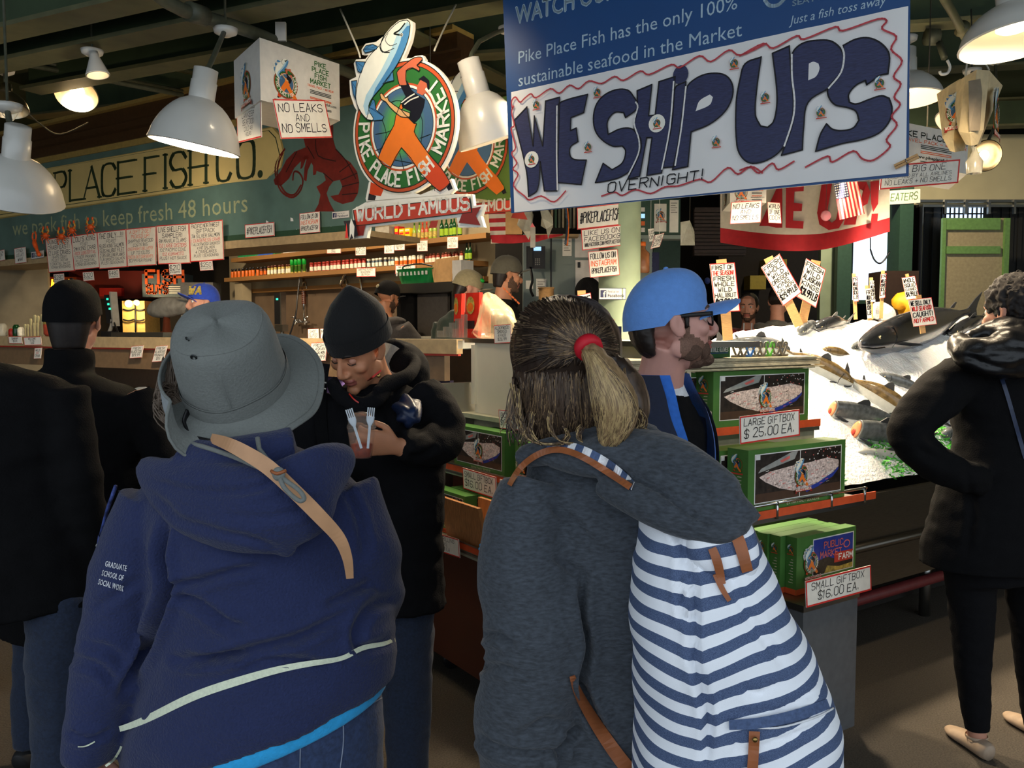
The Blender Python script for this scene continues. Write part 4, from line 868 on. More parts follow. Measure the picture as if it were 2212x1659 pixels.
bsign('price_tag', 'small card at the far left end of the sign board', (2, 544), (20, 540), (4, 566), [('FOLLOW', 1, I), ('US ON', 1, I), ('@', 1, I)]); bsign('price_tag', 'small card left of the facebook strip on the sign board', (42, 538), (66, 534), (44, 571), [('FIND', 1, I), ('US AT', 1, I), ('WWW', 1, I)])
def fbsign(name, label, o, r, w, h, n):
 mb = MB(); e = n*.001
 mb.hexa([o-n*.003, o+r*w-n*.003, o+r*w, o, o+Z*h-n*.003, o+r*w+Z*h-n*.003, o+r*w+Z*h, o+Z*h], 'card')
 def qq(x0, x1, y0, y1, m, k=1): mb.poly([o+r*(w*x0)+Z*(h*y0)+e*k, o+r*(w*x1)+Z*(h*y0)+e*k, o+r*(w*x1)+Z*(h*y1)+e*k, o+r*(w*x0)+Z*(h*y1)+e*k], m)
 for b in ((.0, 1, 0, .04), (0, 1, .96, 1), (0, .012, 0, 1), (.988, 1, 0, 1)): qq(*b, 'marker')
 qq(.05, .27, .18, .82, 'marker'); ptext(mb, 'f', o+r*(w*.15)+Z*(h*.2)+e*2, r, Z, h*.52, MATS['white'], bold=.03)
 ptext(mb, 'Find us on', o+r*(w*.32)+Z*(h*.6)+e, r, Z, h*.2, MATS['marker'], width=w*.42); ptext(mb, 'Facebook', o+r*(w*.32)+Z*(h*.2)+e, r, Z, h*.3, MATS['marker'], width=w*.62, bold=.015)
 tag(mb.build(name), label, 'sign')
a = SQ(79, 561, .05); b = SQ(106, 557, .05); fbsign('social_sign', 'facebook strip at the far left below the cream panel', a, (b-a).normalized(), (b-a).length, .07, SN)
a = SQ(720, 474, .012); b = SQ(764, 472, .012); fbsign('social_sign', 'facebook strip left of the emblem ribbon on the sign board', a, (-S_DIR), .165, .052, SN)
bsign('hashtag_card', 'small hashtag card on the sign board under the slogan', (540, 487), (603, 481), (541, 516), [('#PIKEPLACEFISH', 1, I)], wt=.09)
bsign('social_card', 'tall follow us card on the sign board below the lobster', (658, 463), (701, 458), (659, 507), [('FOLLOW US ON', 1, I), ('INSTAGRAM', 1, O_), ('@PIKEPLACEFISH', 1, I)])
mat('crabor', 'e05a20', .45, var=.2); mat('crabye', 'e8a840', .5)
def critter(px, py, label, s=1.0, claw=True, place=None, m='crabor', name='crab_toy', cat='decoration'):
 p = place or SQ(px, py, .09); t = thing(name, label, cat, p)
 mb = MB(); up = V((0, 0, 1)) if not place else V((0, .8, .6)).normalized(); f = SN if not place else V((0, -.6, .8)); rr = f.cross(up).normalized()
 mb.ell(p, (.045*s, .034*s, .028*s), m, (rr, up, f), 14, 8); mb.build('shell', t)
 mb = MB()
 for sgn in (-1, 1):
  for k in range(4):
   a = radians(-35+28*k); d = rr*(sgn*cos(a))-up*sin(a)
   mb.tube([p+d*.035*s, p+d*.07*s+f*.012*s, p+d*.085*s-up*.02*s], .005*s, m, seg=5)
  mb.tube([p+rr*(sgn*.035*s)+up*.02*s, p+rr*(sgn*.06*s)+up*.05*s, p+rr*(sgn*.045*s)+up*.075*s], .009*s, 'crabye' if not place else m, seg=6, sub=2)
  mb.ell(p+rr*(sgn*.04*s)+up*.085*s, (.014*s, .022*s, .01*s), m, (rr, up, f), 8, 6)
 mb.build('legs', t)
for i, (x, y) in enumerate(((119, 511), (153, 513), (176, 500), (216, 493))): critter(x, y, 'little orange toy crab above the '+('leftmost hand-lettered card', 'right corner of the leftmost card', 'left corner of the second card', 'right corner of the second card')[i], .85)
p = SQ(97, 532, .09); t = thing('lobster_toy', 'little orange toy lobster left of the crab feast card', 'decoration', p)
mb = MB(); mb.loft([(*(p+Z*.06+S_DIR*.02), .006), (*(p+Z*.03+S_DIR*.015), .02), (*p, .02), (*(p-Z*.05-S_DIR*.03), .014), (*(p-Z*.09-S_DIR*.06), .02), (*(p-Z*.1-S_DIR*.07), .004)], 'crabor'); mb.build('body', t)
mb = MB(); mb.tube([p+Z*.03+S_DIR*.02, p+Z*.08+S_DIR*.05, p+Z*.12+S_DIR*.03], .008, 'crabor', sub=2); mb.tube([p+Z*.03, p+Z*.09-S_DIR*.02, p+Z*.13], .008, 'crabor', sub=2); mb.build('claws', t)
# ================================================================ hanging shipping boxes
mat('foambox', 'dfdcd4', .5, var=.05)
def shipbox(name, label, fl, fr, dl, h, d, px_text=True, R=.3):
 """fl, fr: bottom front corners, dl: bottom corner of the left side's far edge"""
 t = thing(name, label, 'box', fl)
 e = fr+(dl-fl); mb = MB(); U_ = Z*h
 mb.hexa([fl, fr, e, dl, fl+U_, fr+U_, e+U_, dl+U_], 'foambox'); mb.build('carton', t)
 r = (fr-fl).normalized(); n = r.cross(Z).normalized(); w = (fr-fl).length
 mb = MB(); emblem(mb, fl+r*(w*.30)+Z*(h*.38)+n*.002, r, Z, n, h*.26, 1, .0005)
 o = n*.002
 for i, s in enumerate(('PIKE', 'PLACE', 'FISH', 'MARKET')):
  ww = w*(.17, .24, .17, .30)[i]; htext(mb, s, fl+r*(w*.74-ww/2)+Z*(h*(.83-.105*i))+o, r, Z, n, ww, h*.075, MATS['lgreen'], wt=.2, slant=0, jit=0)
 htext(mb, 'TRAVEL PACK - 48 HOUR', fl+r*(w*.57)+Z*(h*.45)+o, r, Z, n, w*.34, h*.035, MATS['orangeink'], wt=.16, slant=0, jit=0)
 ptext(mb, 'www.pikeplacefish.com', fl+r*(w*.57)+Z*(h*.19)+o, r, Z, h*.05, MATS['lline'], width=w*.38, bold=.01)
 for i, y in enumerate((.39, .365, .34, .27, .25, .12, .1)):
  mb.poly([fl+r*(w*.6)+Z*(h*y)+o, fl+r*(w*.88)+Z*(h*y)+o, fl+r*(w*.88)+Z*(h*(y+.012))+o, fl+r*(w*.6)+Z*(h*(y+.012))+o], 'orangeink' if 2 < i < 5 else 'lline')
 r2 = (fl-dl).normalized(); n2 = r2.cross(Z).normalized()
 mb.build('printing', t); mb = MB(); emblem(mb, dl+(fl-dl)*.5+Z*(h*.40)+n2*.002, r2, Z, n2, h*.25, 1, .0005)
 mb.build('side_emblem', t); return t
fl, fr = P(563, 216, 4.1), P(734, 224, 4.5); dl = P(507, 235, 4.45)
fr.z = fl.z; dl.z = fl.z; ht = (P(548, 81, 4.1).z-fl.z)
shipbox('shipping_box', 'white travel pack box with green lettering hanging at the left of the emblem sign', fl, fr, dl, ht, 4)
mb = MB(); c = P(607, 78, 4.3); mb.tube([c, c+Z*1.0], .004, 'cable'); mb.box(c+Z*.02, (.05, .02, .09), 'card'); tag(mb.build('hanging_strap'), 'strap tying the white travel pack box to the ceiling', 'strap')
r = (fr-fl); n = r.normalized().cross(Z)
o = P(607, 300, 4.12); o2 = P(718, 297, 4.40); sign('paper_sign', 'hand-lettered no leaks sign taped under the large hanging box', o, o2-o, P(589, 214, 4.12)-o, [('NO LEAKS', 1, I), ('AND', .8, I), ('NO SMELLS', 1, I)], wt=.1)
o = P(513, 309, 4.45); o2 = P(565, 296, 4.13); sign('paper_sign', 'narrow hand-lettered sign under the left side of the large hanging box', o, o2-o, P(511, 229, 4.45)-o, [('OUR BOXES', 1, I), ('CAN KEEP', 1, I), ('SEAFOOD', 1, I), ('COLD 48', .8, I), ('HOURS', .7, I)], wt=.1)
fl, fr, dl = P(1664, 432, 5.4), P(1690, 433, 5.7), P(1575, 440, 5.4)
fl2, fr2, dl2 = P(1577, 438, 5.4), P(1655, 434, 5.4), P(1560, 436, 5.8)
for v in (fr2, dl2): v.z = fl2.z
shipbox('shipping_box', 'small white travel pack box in front of the red lettered flag banner', fl2, fr2, dl2, .16, 5)
mb = MB(); c = fl2+(fr2-fl2)*.5+Z*.16; mb.tube([c, c+Z*1.6], .003, 'cable'); tag(mb.build('hanging_strap'), 'thin line holding the small white box in front of the flag banner', 'strap')
psign('paper_sign', 'hand-lettered no leaks sign hanging from the small white box', (1580, 437), (1646, 433), (1577, 484), 5.38, 90, [('NO LEAKS', 1, I), ('AND', .8, I), ('NO SMELLS', 1, I)])
psign('paper_sign', 'small side sign beside the no leaks sign of the small white box', (1658, 436), (1685, 438), (1661, 481), 5.42, 75, [('WORLD', 1, I), ('OF ONE', 1, I), ('ODOR', 1, I)])
fl, fr, dl = P(1940, 355, 4.3), P(2090, 343, 4.6), P(1915, 350, 4.8)
fr.z = fl.z = dl.z = P(1940, 352, 4.3).z
t = thing('shipping_box', 'large white travel pack box hanging at the right behind the banner edge', 'box', fl)
mb = MB(); e = fr+(dl-fl); ht = P(1940, 262, 4.3).z-fl.z; mb.hexa([fl, fr, e, dl, fl+Z*ht, fr+Z*ht, e+Z*ht, dl+Z*ht], 'foambox'); mb.build('carton', t)
r = (fr-fl).normalized(); n = r.cross(Z).normalized(); w = (fr-fl).length; o = n*.002; mb = MB()
htext(mb, 'PIKE PLACE FISH', fl+r*(w*-.0)+Z*(ht*.70)+o, r, Z, n, w*.98, ht*.13, MATS['lline'], wt=.2, slant=0, jit=0, fit=False); htext(mb, 'TRAVEL PACK - 48 HOUR', fl+r*(w*.02)+Z*(ht*.58)+o, r, Z, n, w*.95, ht*.075, MATS['orangeink'], wt=.18, slant=0, jit=0, fit=False)
ptext(mb, 'www.pikeplacefish.com', fl+r*(w*.22)+Z*(ht*.2)+o, r, Z, ht*.08, MATS['lline'], width=w*.62, bold=.012)
for i, y in enumerate((.52, .48, .44, .37, .33, .12, .08)): mb.poly([fl+r*(w*.3)+Z*(ht*y)+o, fl+r*(w*.75)+Z*(ht*y)+o, fl+r*(w*.75)+Z*(ht*(y+.018))+o, fl+r*(w*.3)+Z*(ht*(y+.018))+o], 'orangeink' if 2 < i < 5 else 'lline')
mb.build('printing', t)
mb = MB(); c = (fl+e)/2+Z*ht; mb.tube([c, c+Z*1.2], .004, 'cable'); tag(mb.build('hanging_strap'), 'line holding the large white box at the right', 'strap')
psign('paper_sign', 'hand-lettered sign hanging below the large white box at the right', (1904, 358), (2074, 344), (1900, 410), 4.28, 82, [('THE BIG ONE', 1.2, I), ('ACCEPTED BY ALL AIRLINES', .7, I), ('NO LEAKS + NO SMELLS', .9, I)], wt=.09)
# ================================================================ paper bag, flags
mat('bagpaper', 'd0bc92', .8, var=.12); mat('bagdark', '8a7c66', .8)
t = thing('paper_bag', 'cream paper carrier bag with the emblem hanging upside at the upper right', 'bag', P(2105, 290, 3.6))
A = [P(2056, 185, 3.75), P(2085, 165, 3.6), P(2110, 150, 3.55), P(2137, 152, 3.6), P(2166, 185, 3.75)]
Bt = [P(2069, 282, 3.7), P(2071, 284, 3.6), P(2095, 288, 3.55), P(2125, 280, 3.6), P(2122, 296, 3.75)]
C = [P(2085, 310, 3.7), P(2086, 312, 3.62), P(2098, 315, 3.58), P(2112, 312, 3.62), P(2118, 312, 3.7)]
mb = MB(); mb.grid([A, Bt, C], 'bagpaper', smooth=False); mb.grid([[p+V((0, .13, 0)) for p in L] for L in (A, Bt, C)], 'bagpaper', smooth=False)
for s in (0, 4): mb.poly([A[s], Bt[s], Bt[s]+V((0, .13, 0)), A[s]+V((0, .13, 0))], 'bagpaper')
mb.poly([P(2092, 175, 3.54), P(2118, 170, 3.53), P(2122, 200, 3.545), P(2117, 282, 3.56), P(2094, 283, 3.545)], 'bagdark'); mb.build('bag_body', t)
mb = MB()
pp = [A[0]+V((0, -.004, 0)), Bt[0]+V((0, -.004, 0))]
emblem(mb, P(2072, 240, 3.68), V((.75, -.66, 0)).normalized(), Z, V((-.66, -.75, 0)).normalized(), .055, 1, .0006); mb.build('printing', t); mb = MB(); emblem(mb, P(2150, 245, 3.66), V((.6, .8, 0)).normalized(), Z, V((.8, -.6, 0)).normalized(), .07, 1, .0006); mb.build('printing', t)
mb = MB(); mb.tube([A[1], P(2100, 95, 3.6), A[3]], .004, 'cablew', sub=5); mb.tube([P(2100, 95, 3.6), P(2098, 20, 3.7)], .003, 'cable'); mb.build('handle', t)
mb = MB(); mb.lathe([(.03, 0), (.034, .05), (.02, .07), (.004, .11)], mat('clearbag', 'd8d2bc', .2, trans=.6), P(2104, 375, 3.62), seg=12); mb.tube([P(2098, 312, 3.6), P(2104, 330, 3.62), P(2104, 372, 3.62)], .006, 'clearbag', sub=2); tag(mb.build('twisted_plastic_bag'), 'thin twisted clear bag dangling under the paper carrier bag', 'bag')
mat('flagwhite', 'cfc6b4', .8, var=.06); mat('flagred', 'a81e26', .8, var=.1); mat('flagblue', '23294a', .8)
t = thing('flag_banner', 'white cloth banner with huge red letters and a red border hanging at the back', 'banner', P(1740, 530, 6.4))
def FQ(a, b, off=0):   # a 0..1 across, b 0..1 up
 sag = .12*sin(pi*a)
 x = 1556+366*a; y = 300+(228 if a < .5 else 228)*(1-b)
 y = (524-12*a*1 + 24*sin(pi*min(1, a*1.0)) - 30*max(0, a-.6)) * (1-b) + (300-10*a)*b
 p = P(x, y, 6.4-.9*a+.05*sin(a*14)*(1-b)); return p-V((0, off, 0))
mb = MB(); mb.grid([[FQ(i/36, j/14) for i in range(37)] for j in range(15)], lambda a, b: MATS['flagred'] if a < .12 else MATS['flagwhite']); [mb.tube([FQ(a, 1), FQ(a, 1)+Z*1.2], .003, 'cable', seg=5) for a in (.02, .98)]; mb.build('cloth', t)
mb = MB()
def fl_poly(pts, m, off):
 mb.poly([HPc(x, y, off) for x, y in pts], m)
def HPc(x, y, off):
 a = (x-1556)/366; p = P(x, y, 6.4-.9*a+.05*sin(a*14)*.5-off-.03); return p
for q_ in ([(1698,396),(1737,396),(1736,413),(1716,414),(1715,438),(1733,440),(1732,456),(1714,456),(1713,476),(1736,478),(1735,494),(1697,492)], [(1660,488),(1640,488),(1690,380),(1690,492),(1676,492)],
  [(1775,396),(1798,393),(1788,450),(1789,476),(1797,481),(1806,474),(1822,396),(1845,393),(1826,470),(1812,493),(1790,497),(1770,485),(1765,460)],
  [(1838,393),(1872,393),(1880,415),(1874,440),(1855,450),(1848,485),(1822,486),(1836,420)],
  [(1880,392),(1899,390),(1897,440),(1886,458),(1882,440)], [(1883,462),(1897,461),(1895,480),(1881,481)]): fl_poly(q_, 'flagred', 0)
fl_poly([(1858,408),(1864,412),(1860,430),(1854,432)], 'flagwhite', .003); mb.build('lettering', t)
mb = MB(); c = P(1784, 466, 5.7); mb.lathe([(.03, -.01), (.035, 0), (.03, .01)], mat('pinkglow', 'e8909a', .4), c, (0, 1, 0), 20, caps=(True, True)); mb.tube([c, c+Z*1.8], .0015, 'cable', seg=5); tag(mb.build('pink_disc'), 'small pink disc hanging in front of the flag banner', 'decoration')
t = thing('small_flag', 'small stars and stripes flag hanging in front of the red lettered banner', 'flag', P(1835, 480, 4.9))
TLf, TRf, BLf, BRf = (1800, 393), (1850, 382), (1814, 475), (1868, 462)
def G(u, v, off=0):
 x = (TLf[0]*(1-u)+TRf[0]*u)*(1-v)+(BLf[0]*(1-u)+BRf[0]*u)*v; y = (TLf[1]*(1-u)+TRf[1]*u)*(1-v)+(BLf[1]*(1-u)+BRf[1]*u)*v
 return P(x, y, 4.9+.02*sin(u*9+v*3)-off)
mb = MB(); mb.grid([[G(i/26, j/8) for i in range(27)] for j in range(9)], lambda a, b: MATS['flagred'] if int(b*13) % 2 == 0 else MATS['flagwhite'])
mb.grid([[G(i/10*.55, j/4*.46, .004) for i in range(11)] for j in range(5)], 'flagblue')
for i in range(6):
 for j in range(7):
  c = G((i+.5)/6*.54, (j+.5)/7*.45, .007); mb.poly([c+V((.0045*cos(k*pi*.4+.3)*(1 if 1 else .4), 0, .0045*sin(k*pi*.4+.3))) for k in range(5)], 'flagwhite')
mb.build('cloth', t)
mb = MB(); mb.tube([G(0, 0)-V((.06, 0, -.01)), G(1, 0)+V((.01, 0, .004))], .006, 'wood'); mb.tube([G(.5, 0), G(.5, 0)+Z*1.2], .002, 'cable'); mb.build('stick', t)
mb = MB()
for j in range(9):
 y0 = 445+j*9; mb.grid([[P(1054+i*9.5+j*.8, y0-i*.3+k*9, 5.6+.02*sin(i*1.3)) for i in range(7)] for k in (0, 1)], 'flagred' if (j//1) % 2 else 'flagwhite')
mb.grid([[P(1062+i*11, (508 if k == 0 else 524+2*sin(i*.5))-(14*max(0, i-9)/5 if k else 0)-max(0, i-9)*.6, 5.55+.03*sin(i)) for i in range(15)] for k in (0, 1)], 'flagred')
tag(mb.build('striped_flag'), 'red and white striped flag draped behind the left end of the banner', 'flag')
mb = facing(1092, 1128, 300, 505, 5.4, 'kraft', th=.05); tag(mb.build('cardboard_sheet'), 'brown cardboard sheet hanging beside the striped flag', 'cardboard')
mat('clearplast', 'c9c6b4', .25, trans=.35, alpha=.9, bump=.6, bscale=25); mat('tagred', 'd86a70', .5)
def hangbag(pts, d, label, m='clearplast', name='plastic_bag', cat='bag'):
 mb = MB(); mb.tube([P(*pts[1], d+.03), P(*pts[1], d+.03)+Z*1.3], .002, 'cable', seg=5); mb.poly([P(x, y, d+.02*sin(i*2.1)) for i, (x, y) in enumerate(pts)], m); mb.poly([P(x, y, d+.06+.02*sin(i*1.7)) for i, (x, y) in enumerate(pts)][::-1], m)
 for i in range(len(pts)):
  j = (i+1) % len(pts); mb.poly([P(*pts[i], d+.02*sin(i*2.1)), P(*pts[j], d+.02*sin(j*2.1)), P(*pts[j], d+.06+.02*sin(j*1.7)), P(*pts[i], d+.06+.02*sin(i*1.7))], m)
 tag(mb.build(name), label, cat)
hangbag([(1126, 450), (1146, 440), (1152, 465), (1148, 500), (1142, 518), (1130, 500), (1117, 486)], 5.2, 'crumpled grey plastic bag hanging below the left corner of the banner')
hangbag([(1165, 445), (1176, 440), (1194, 470), (1195, 485), (1190, 500), (1184, 516), (1180, 495), (1168, 488), (1170, 470)], 5.25, 'crumpled cream plastic bag hanging right of the pink arrow')
mb = MB(); mb.poly([P(1145, 491, 5.1), P(1156, 491, 5.1), P(1150, 481, 5.1)], 'tagred'); mb.box(P(1151, 513, 5.12), (.03, .02, .12), 'clearplast'); mb.tube([P(1150, 481, 5.1), P(1150, 481, 5.1)+Z*1.4], .002, 'cable'); tag(mb.build('arrow_tag'), 'tiny pink arrow tag on a clear tube below the banner', 'tag')
mb = MB(); mb.tube([P(1222, 180, 5.5), P(1222, 440, 5.5), P(1226, 480, 5.5), P(1222, 528, 5.45)], .008, 'jblue', sub=3); mb.tube([P(1224, 440, 5.5), P(1228, 480, 5.5), P(1225, 530, 5.45)], .006, 'jorange', sub=3); tag(mb.build('lanyard'), 'striped lanyard hanging left of the hashtag card on the pillar', 'lanyard')
mb = facing(1188, 1226, 440, 505, 6.6, 'walldark', th=.1); 
for i in range(7): facing(1190+i*8, 1195+i*8, 440, 492, 6.58, ('bagdark', 'darkgreen', 'pipe')[i % 3], th=.06, mb=mb)
facing(1150, 1250, 505, 511, 6.5, 'shelfw', th=.14, mb=mb)
tag(mb.build('rack'), 'dim shelf of hanging rolls above the grey cupboard', 'shelf')
t = thing('wall_phone', 'black desk phone with a lit screen fixed to the partition', 'phone', P(1156, 580, 6.7))
mb = facing(1137, 1178, 532, 580, 6.72, 'plasticblack', th=.05); mb.build('phone_body', t)
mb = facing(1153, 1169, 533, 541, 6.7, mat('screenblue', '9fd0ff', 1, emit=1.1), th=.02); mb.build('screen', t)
mb = facing(1141, 1150, 534, 576, 6.69, 'black', th=.05); mb.tube([P(1146, 578, 6.7), P(1150, 605, 6.65), P(1146, 625, 6.68), P(1152, 640, 6.7)], .01, 'black', sub=4); mb.build('handset', t)
mb = MB()
for i in range(4):
 for j in range(3): facing(1156+j*4, 1158.5+j*4, 558+i*4, 560.5+i*4, 6.71, 'greyplast', th=.02, mb=mb)
mb.build('keypad', t)
for (x0, x1, y0, y1, d, lab) in ((1215, 1235, 514, 553, 6.893, 'white paper sheet on the grey cupboard right of the phone'), (1136, 1152, 606, 624, 6.894, 'small paper note below the phone, the left one'), (1158, 1180, 602, 640, 6.894, 'large paper note on the grey cupboard below the phone'), (1413, 1440, 440, 500, 6.395, 'paper emblem poster on the green office wall'), (1446, 1466, 432, 502, 6.395, 'plain white paper sheet on the green office wall')):
 mb = facing(x0, x1, y0, y1, d, 'paper', th=.004); c = P((x0+x1)/2, (y0+y1)/2-4, d-.002)
 if 'emblem' in lab: emblem(mb, c, V((1, 0, 0)), Z, V((0, -1, 0)), .035, 1, .0006)
 elif x1-x0 > 18:
  for k in range(5): facing(x0+3, x1-3-k % 2*4, y0+6+k*5, y0+7.5+k*5, d-.001, 'greyplast', th=.001, mb=mb)
 tag(mb.build('paper_sheet'), lab, 'paper')
hangbag([(1470, 480), (1490, 476), (1500, 500), (1501, 530), (1470, 530)], 5.9, 'clear plastic bag hanging beside the roller shutter')
psign('hashtag_card', 'large hashtag card at the top of the green pillar', (1246, 449), (1347, 438), (1247, 496), 5.44, 84, [('#PIKEPLACEFISH', 1, I)], wt=.09)
psign('social_card', 'like us card in the middle of the green pillar cards', (1255, 496), (1346, 485), (1258, 541), 5.44, 84, [('LIKE US ON', 1, I), ('FACEBOOK@', 1, I), ('WWW.FACEBOOK.COM/PIKEPLACEFISH', .8, I)])
psign('social_card', 'follow us card lowest of the three on the green pillar', (1270, 544), (1334, 538), (1275, 600), 5.44, 84, [('FOLLOW US ON', 1, I), ('INSTAGRAM', 1, O_), ('@PIKEPLACEFISH', 1, I)])
a = P(1294, 647, 5.455); fbsign('social_sign', 'facebook sign low on the green pillar beside the blue cap', a, hd(86), .172, .073, -hd(86).cross(Z) if hd(86).cross(Z).y > 0 else hd(86).cross(Z))
psign('paper_tag', 'small black and white tag pair hanging right of the pillar', (1400, 495), (1412, 493), (1403, 522), 5.8, 80, [('US', 1, I), ('ON', 1, I)], border=None, string=1.2)
psign('paper_tag', 'tilted small hand-lettered tag hanging right of the pillar', (1415, 508), (1435, 503), (1405, 538), 5.8, 80, [('LIVE', 1, I), ('CRAB', 1, I), ('$20', 1, I)], string=1.2)
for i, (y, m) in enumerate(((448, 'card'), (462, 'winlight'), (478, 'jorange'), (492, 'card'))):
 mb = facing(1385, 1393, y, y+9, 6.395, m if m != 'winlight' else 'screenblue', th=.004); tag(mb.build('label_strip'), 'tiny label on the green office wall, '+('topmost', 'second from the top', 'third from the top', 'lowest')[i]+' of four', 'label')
mb = MB(); c = P(1385, 575, 6.1); mb.lathe([(.05, 0), (.06, .01), (.06, .14), (.03, .17), (.03, .19)], mat('bottleor', 'd08a5a', .2, trans=.5), c-Z*.05, seg=16); mb.lathe([(.032, 0), (.032, .03)], 'jorange', c+Z*.14, seg=12, caps=(True, True)); mb.lathe([(.05, -.3), (.05, 0)], 'bluegrey', c-Z*.05, seg=12, caps=(True, True)); tag(mb.build('squeeze_bottle'), 'clear bottle with an orange lid beside the green pillar', 'bottle')
mb = facing(1380, 1395, 524, 572, 6.3, 'plasticblack', th=.1); tag(mb.build('black_bag'), 'black cloth hanging on the hook beside the pillar', 'cloth'); mb = facing(1408, 1424, 545, 590, 6.4, 'flagblue', th=.06); tag(mb.build('blue_cloth'), 'dark blue cloth hanging in the doorway right of the pillar', 'cloth')
for i, (x0, x1, y0, y1) in enumerate(((1620, 1655, 595, 625), (1655, 1700, 560, 596))):
 mb = facing(x0, x1, y0, y1, 11.2, mat('yellowcrate', '8a7a1e', .6), th=.3); tag(mb.build('crate'), ('yellow crate in the dark behind the red hoodie', 'yellow crate in the dark above the grey hoodie')[i], 'crate'); 
mb = facing(1898, 1985, 585, 1020, 9.2, mat('browncrate', '3c2a20', .7), th=.4); tag(mb.build('wooden_crate'), 'dark brown wooden box in front of the bright window', 'box')
mb = MB(); mb.tube([P(1880, 538, 6), P(1888, 560, 6), P(1900, 569, 6), P(1912, 560, 6), P(1922, 543, 6)], .006, 'plasticblack', sub=4); mb.tube([P(1880, 538, 6), P(1878, 300, 6.01), P(1878, 300, 6.01)+Z*1.6], .004, 'plasticblack'); tag(mb.build('cord'), 'black cord loop hanging in front of the bright window', 'cord')
psign('shop_sign', 'green lettered sign behind the dark green post', (1920, 412), (1988, 408), (1920, 442), 9.39, 90, [('EATERS', 1, 'doorgreen')], border=None)
# ================================================================ the street corner seen through the stall at the left
mat('redwall', '5a1410', .7, var=.3, vscale=2); mat('neon', 'ffb020', 1, emit=5); mat('neonred', 'ff2a10', 1, emit=1.6); mat('poster', '5a6a74', .6); mat('lampglow', 'ffd890', 1, emit=4); mat('panelcream', 'c8a860', .7)
struct(facing(60, 500, 560, 760, 12.0, 'walldark', th=.1), 'wall_storefront')
struct(facing(150, 335, 585, 645, 11.9, 'redwall', th=.06), 'trim_40'); struct(facing(62, 74, 590, 690, 11.9, 'redwall', th=.06), 'trim_41')
t = thing('neon_sign', 'red and yellow neon cocktail sign glowing behind the dark cap', 'sign', P(110, 650, 11.6))
mb = facing(80, 165, 598, 645, 11.7, mat('neonback', '4a0a06', .6), th=.29); mb.build('backing', t)
mb = MB(); W_ = lambda pts: mb.tube([P(x, y, 11.62) for x, y in catmull(pts, 3)], .011, 'neon', seg=6)
W_([(90, 607), (86, 604), (82, 611), (83, 620), (90, 619)]); W_([(94, 612), (91, 616), (94, 620), (99, 617), (97, 612), (94, 612)]); W_([(107, 612), (102, 613), (102, 619), (108, 618)]); W_([(113, 603), (112, 619)]); W_([(119, 610), (113, 615), (120, 619)]); W_([(125, 603), (123, 619)]); W_([(121, 609), (129, 608)]); W_([(132, 612), (129, 616), (132, 620), (136, 612), (137, 619)]); W_([(142, 612), (142, 620)]); W_([(150, 603), (148, 620)]); W_([(158, 612), (153, 614), (158, 618), (153, 621)])
W_([(82, 627), (125, 626)]); W_([(82, 640), (125, 639)]); mb.build('tubes', t)
mb = facing(82, 126, 628, 638, 11.66, 'neonred', th=.02); mb.build('glow_panel', t)
t = thing('neon_sign', 'small round yellow neon sign at the far left of the storefront', 'sign', P(66, 650, 11.6))
mb = MB(); mb.tube([P(x, y, 11.62) for x, y in catmull([(66, 621), (72, 628), (73, 636), (66, 647)], 4)], .012, 'neon'); mb.tube([P(65, 625, 11.62), P(67, 644, 11.62)], .012, 'neon'); mb.tube([P(61, 632, 11.62), P(69, 633, 11.62)], .01, 'neonred'); mb.tube([P(66, 634, 11.6), P(66, 634, 11.92)], .01, 'black'); mb.build('tubes', t)
mb = facing(308, 400, 592, 642, 11.7, 'poster', th=.29)
htext(mb, 'FISH', P(316, 612, 11.68), V((1, 0, 0)), Z, V((0, -1, 0)), .5, .17, MATS['orangeink'], wt=.22, slant=0, jit=0); htext(mb, 'GUYS', P(317, 634, 11.68), V((1, 0, 0)), Z, V((0, -1, 0)), .28, .11, MATS['orangeink'], wt=.22, slant=0, jit=0)
for k in range(4): facing(364, 396-k % 2*5, 618+k*4.5, 620.5+k*4.5, 11.69, 'white', th=.002, mb=mb)
tag(mb.build('shop_poster'), 'grey poster with orange block letters hanging in the storefront', 'poster')
mb = facing(266, 312, 650, 735, 11.5, 'panelcream', th=.49); 
for k in range(2):
 mb.tube([P(266+i*4.6, 668+k*22+3*sin(pi*((i % 5)/5)), 11.45) for i in range(11)], .012, 'black', seg=5)
mb.tube([P(292, 655, 11.45), P(293, 735, 11.45)], .01, 'black', seg=5); tag(mb.build('lit_panel'), 'cream panel with garlands lit by two small bulbs in the storefront', 'panel')
for i, (x, y, s) in enumerate(((278, 656, .05), (295, 654, .04))):
 mb = MB(); mb.ell(P(x, y, 11.47), (s, s, s), 'lampglow'); tag(mb.build('small_bulb'), ('left', 'right')[i]+' small glowing bulb on the cream panel', 'bulb')
_l = bpy.data.lights.new('bulb_light', 'POINT'); _l.energy = 22; _l.color = (1, .7, .35); _l.shadow_soft_size = .05; _o = bpy.data.objects.new('bulb_light', _l); COL.objects.link(_o); _o.location = P(285, 668, 11.2)
mb = facing(345, 387, 648, 668, 11.8, 'orangeink', th=.19); tag(mb.build('orange_poster'), 'orange red poster low in the storefront', 'poster'); mb = facing(215, 262, 622, 640, 11.8, mat('redglow', '8a1410', .6), th=.09); tag(mb.build('red_placard'), 'red placard on the red storefront wall', 'sign')
mb = facing(398, 460, 610, 975, 10.8, 'greyplast', th=.3); tag(mb.build('grey_cabinet'), 'grey cabinet behind the blue and gold cap', 'cabinet')
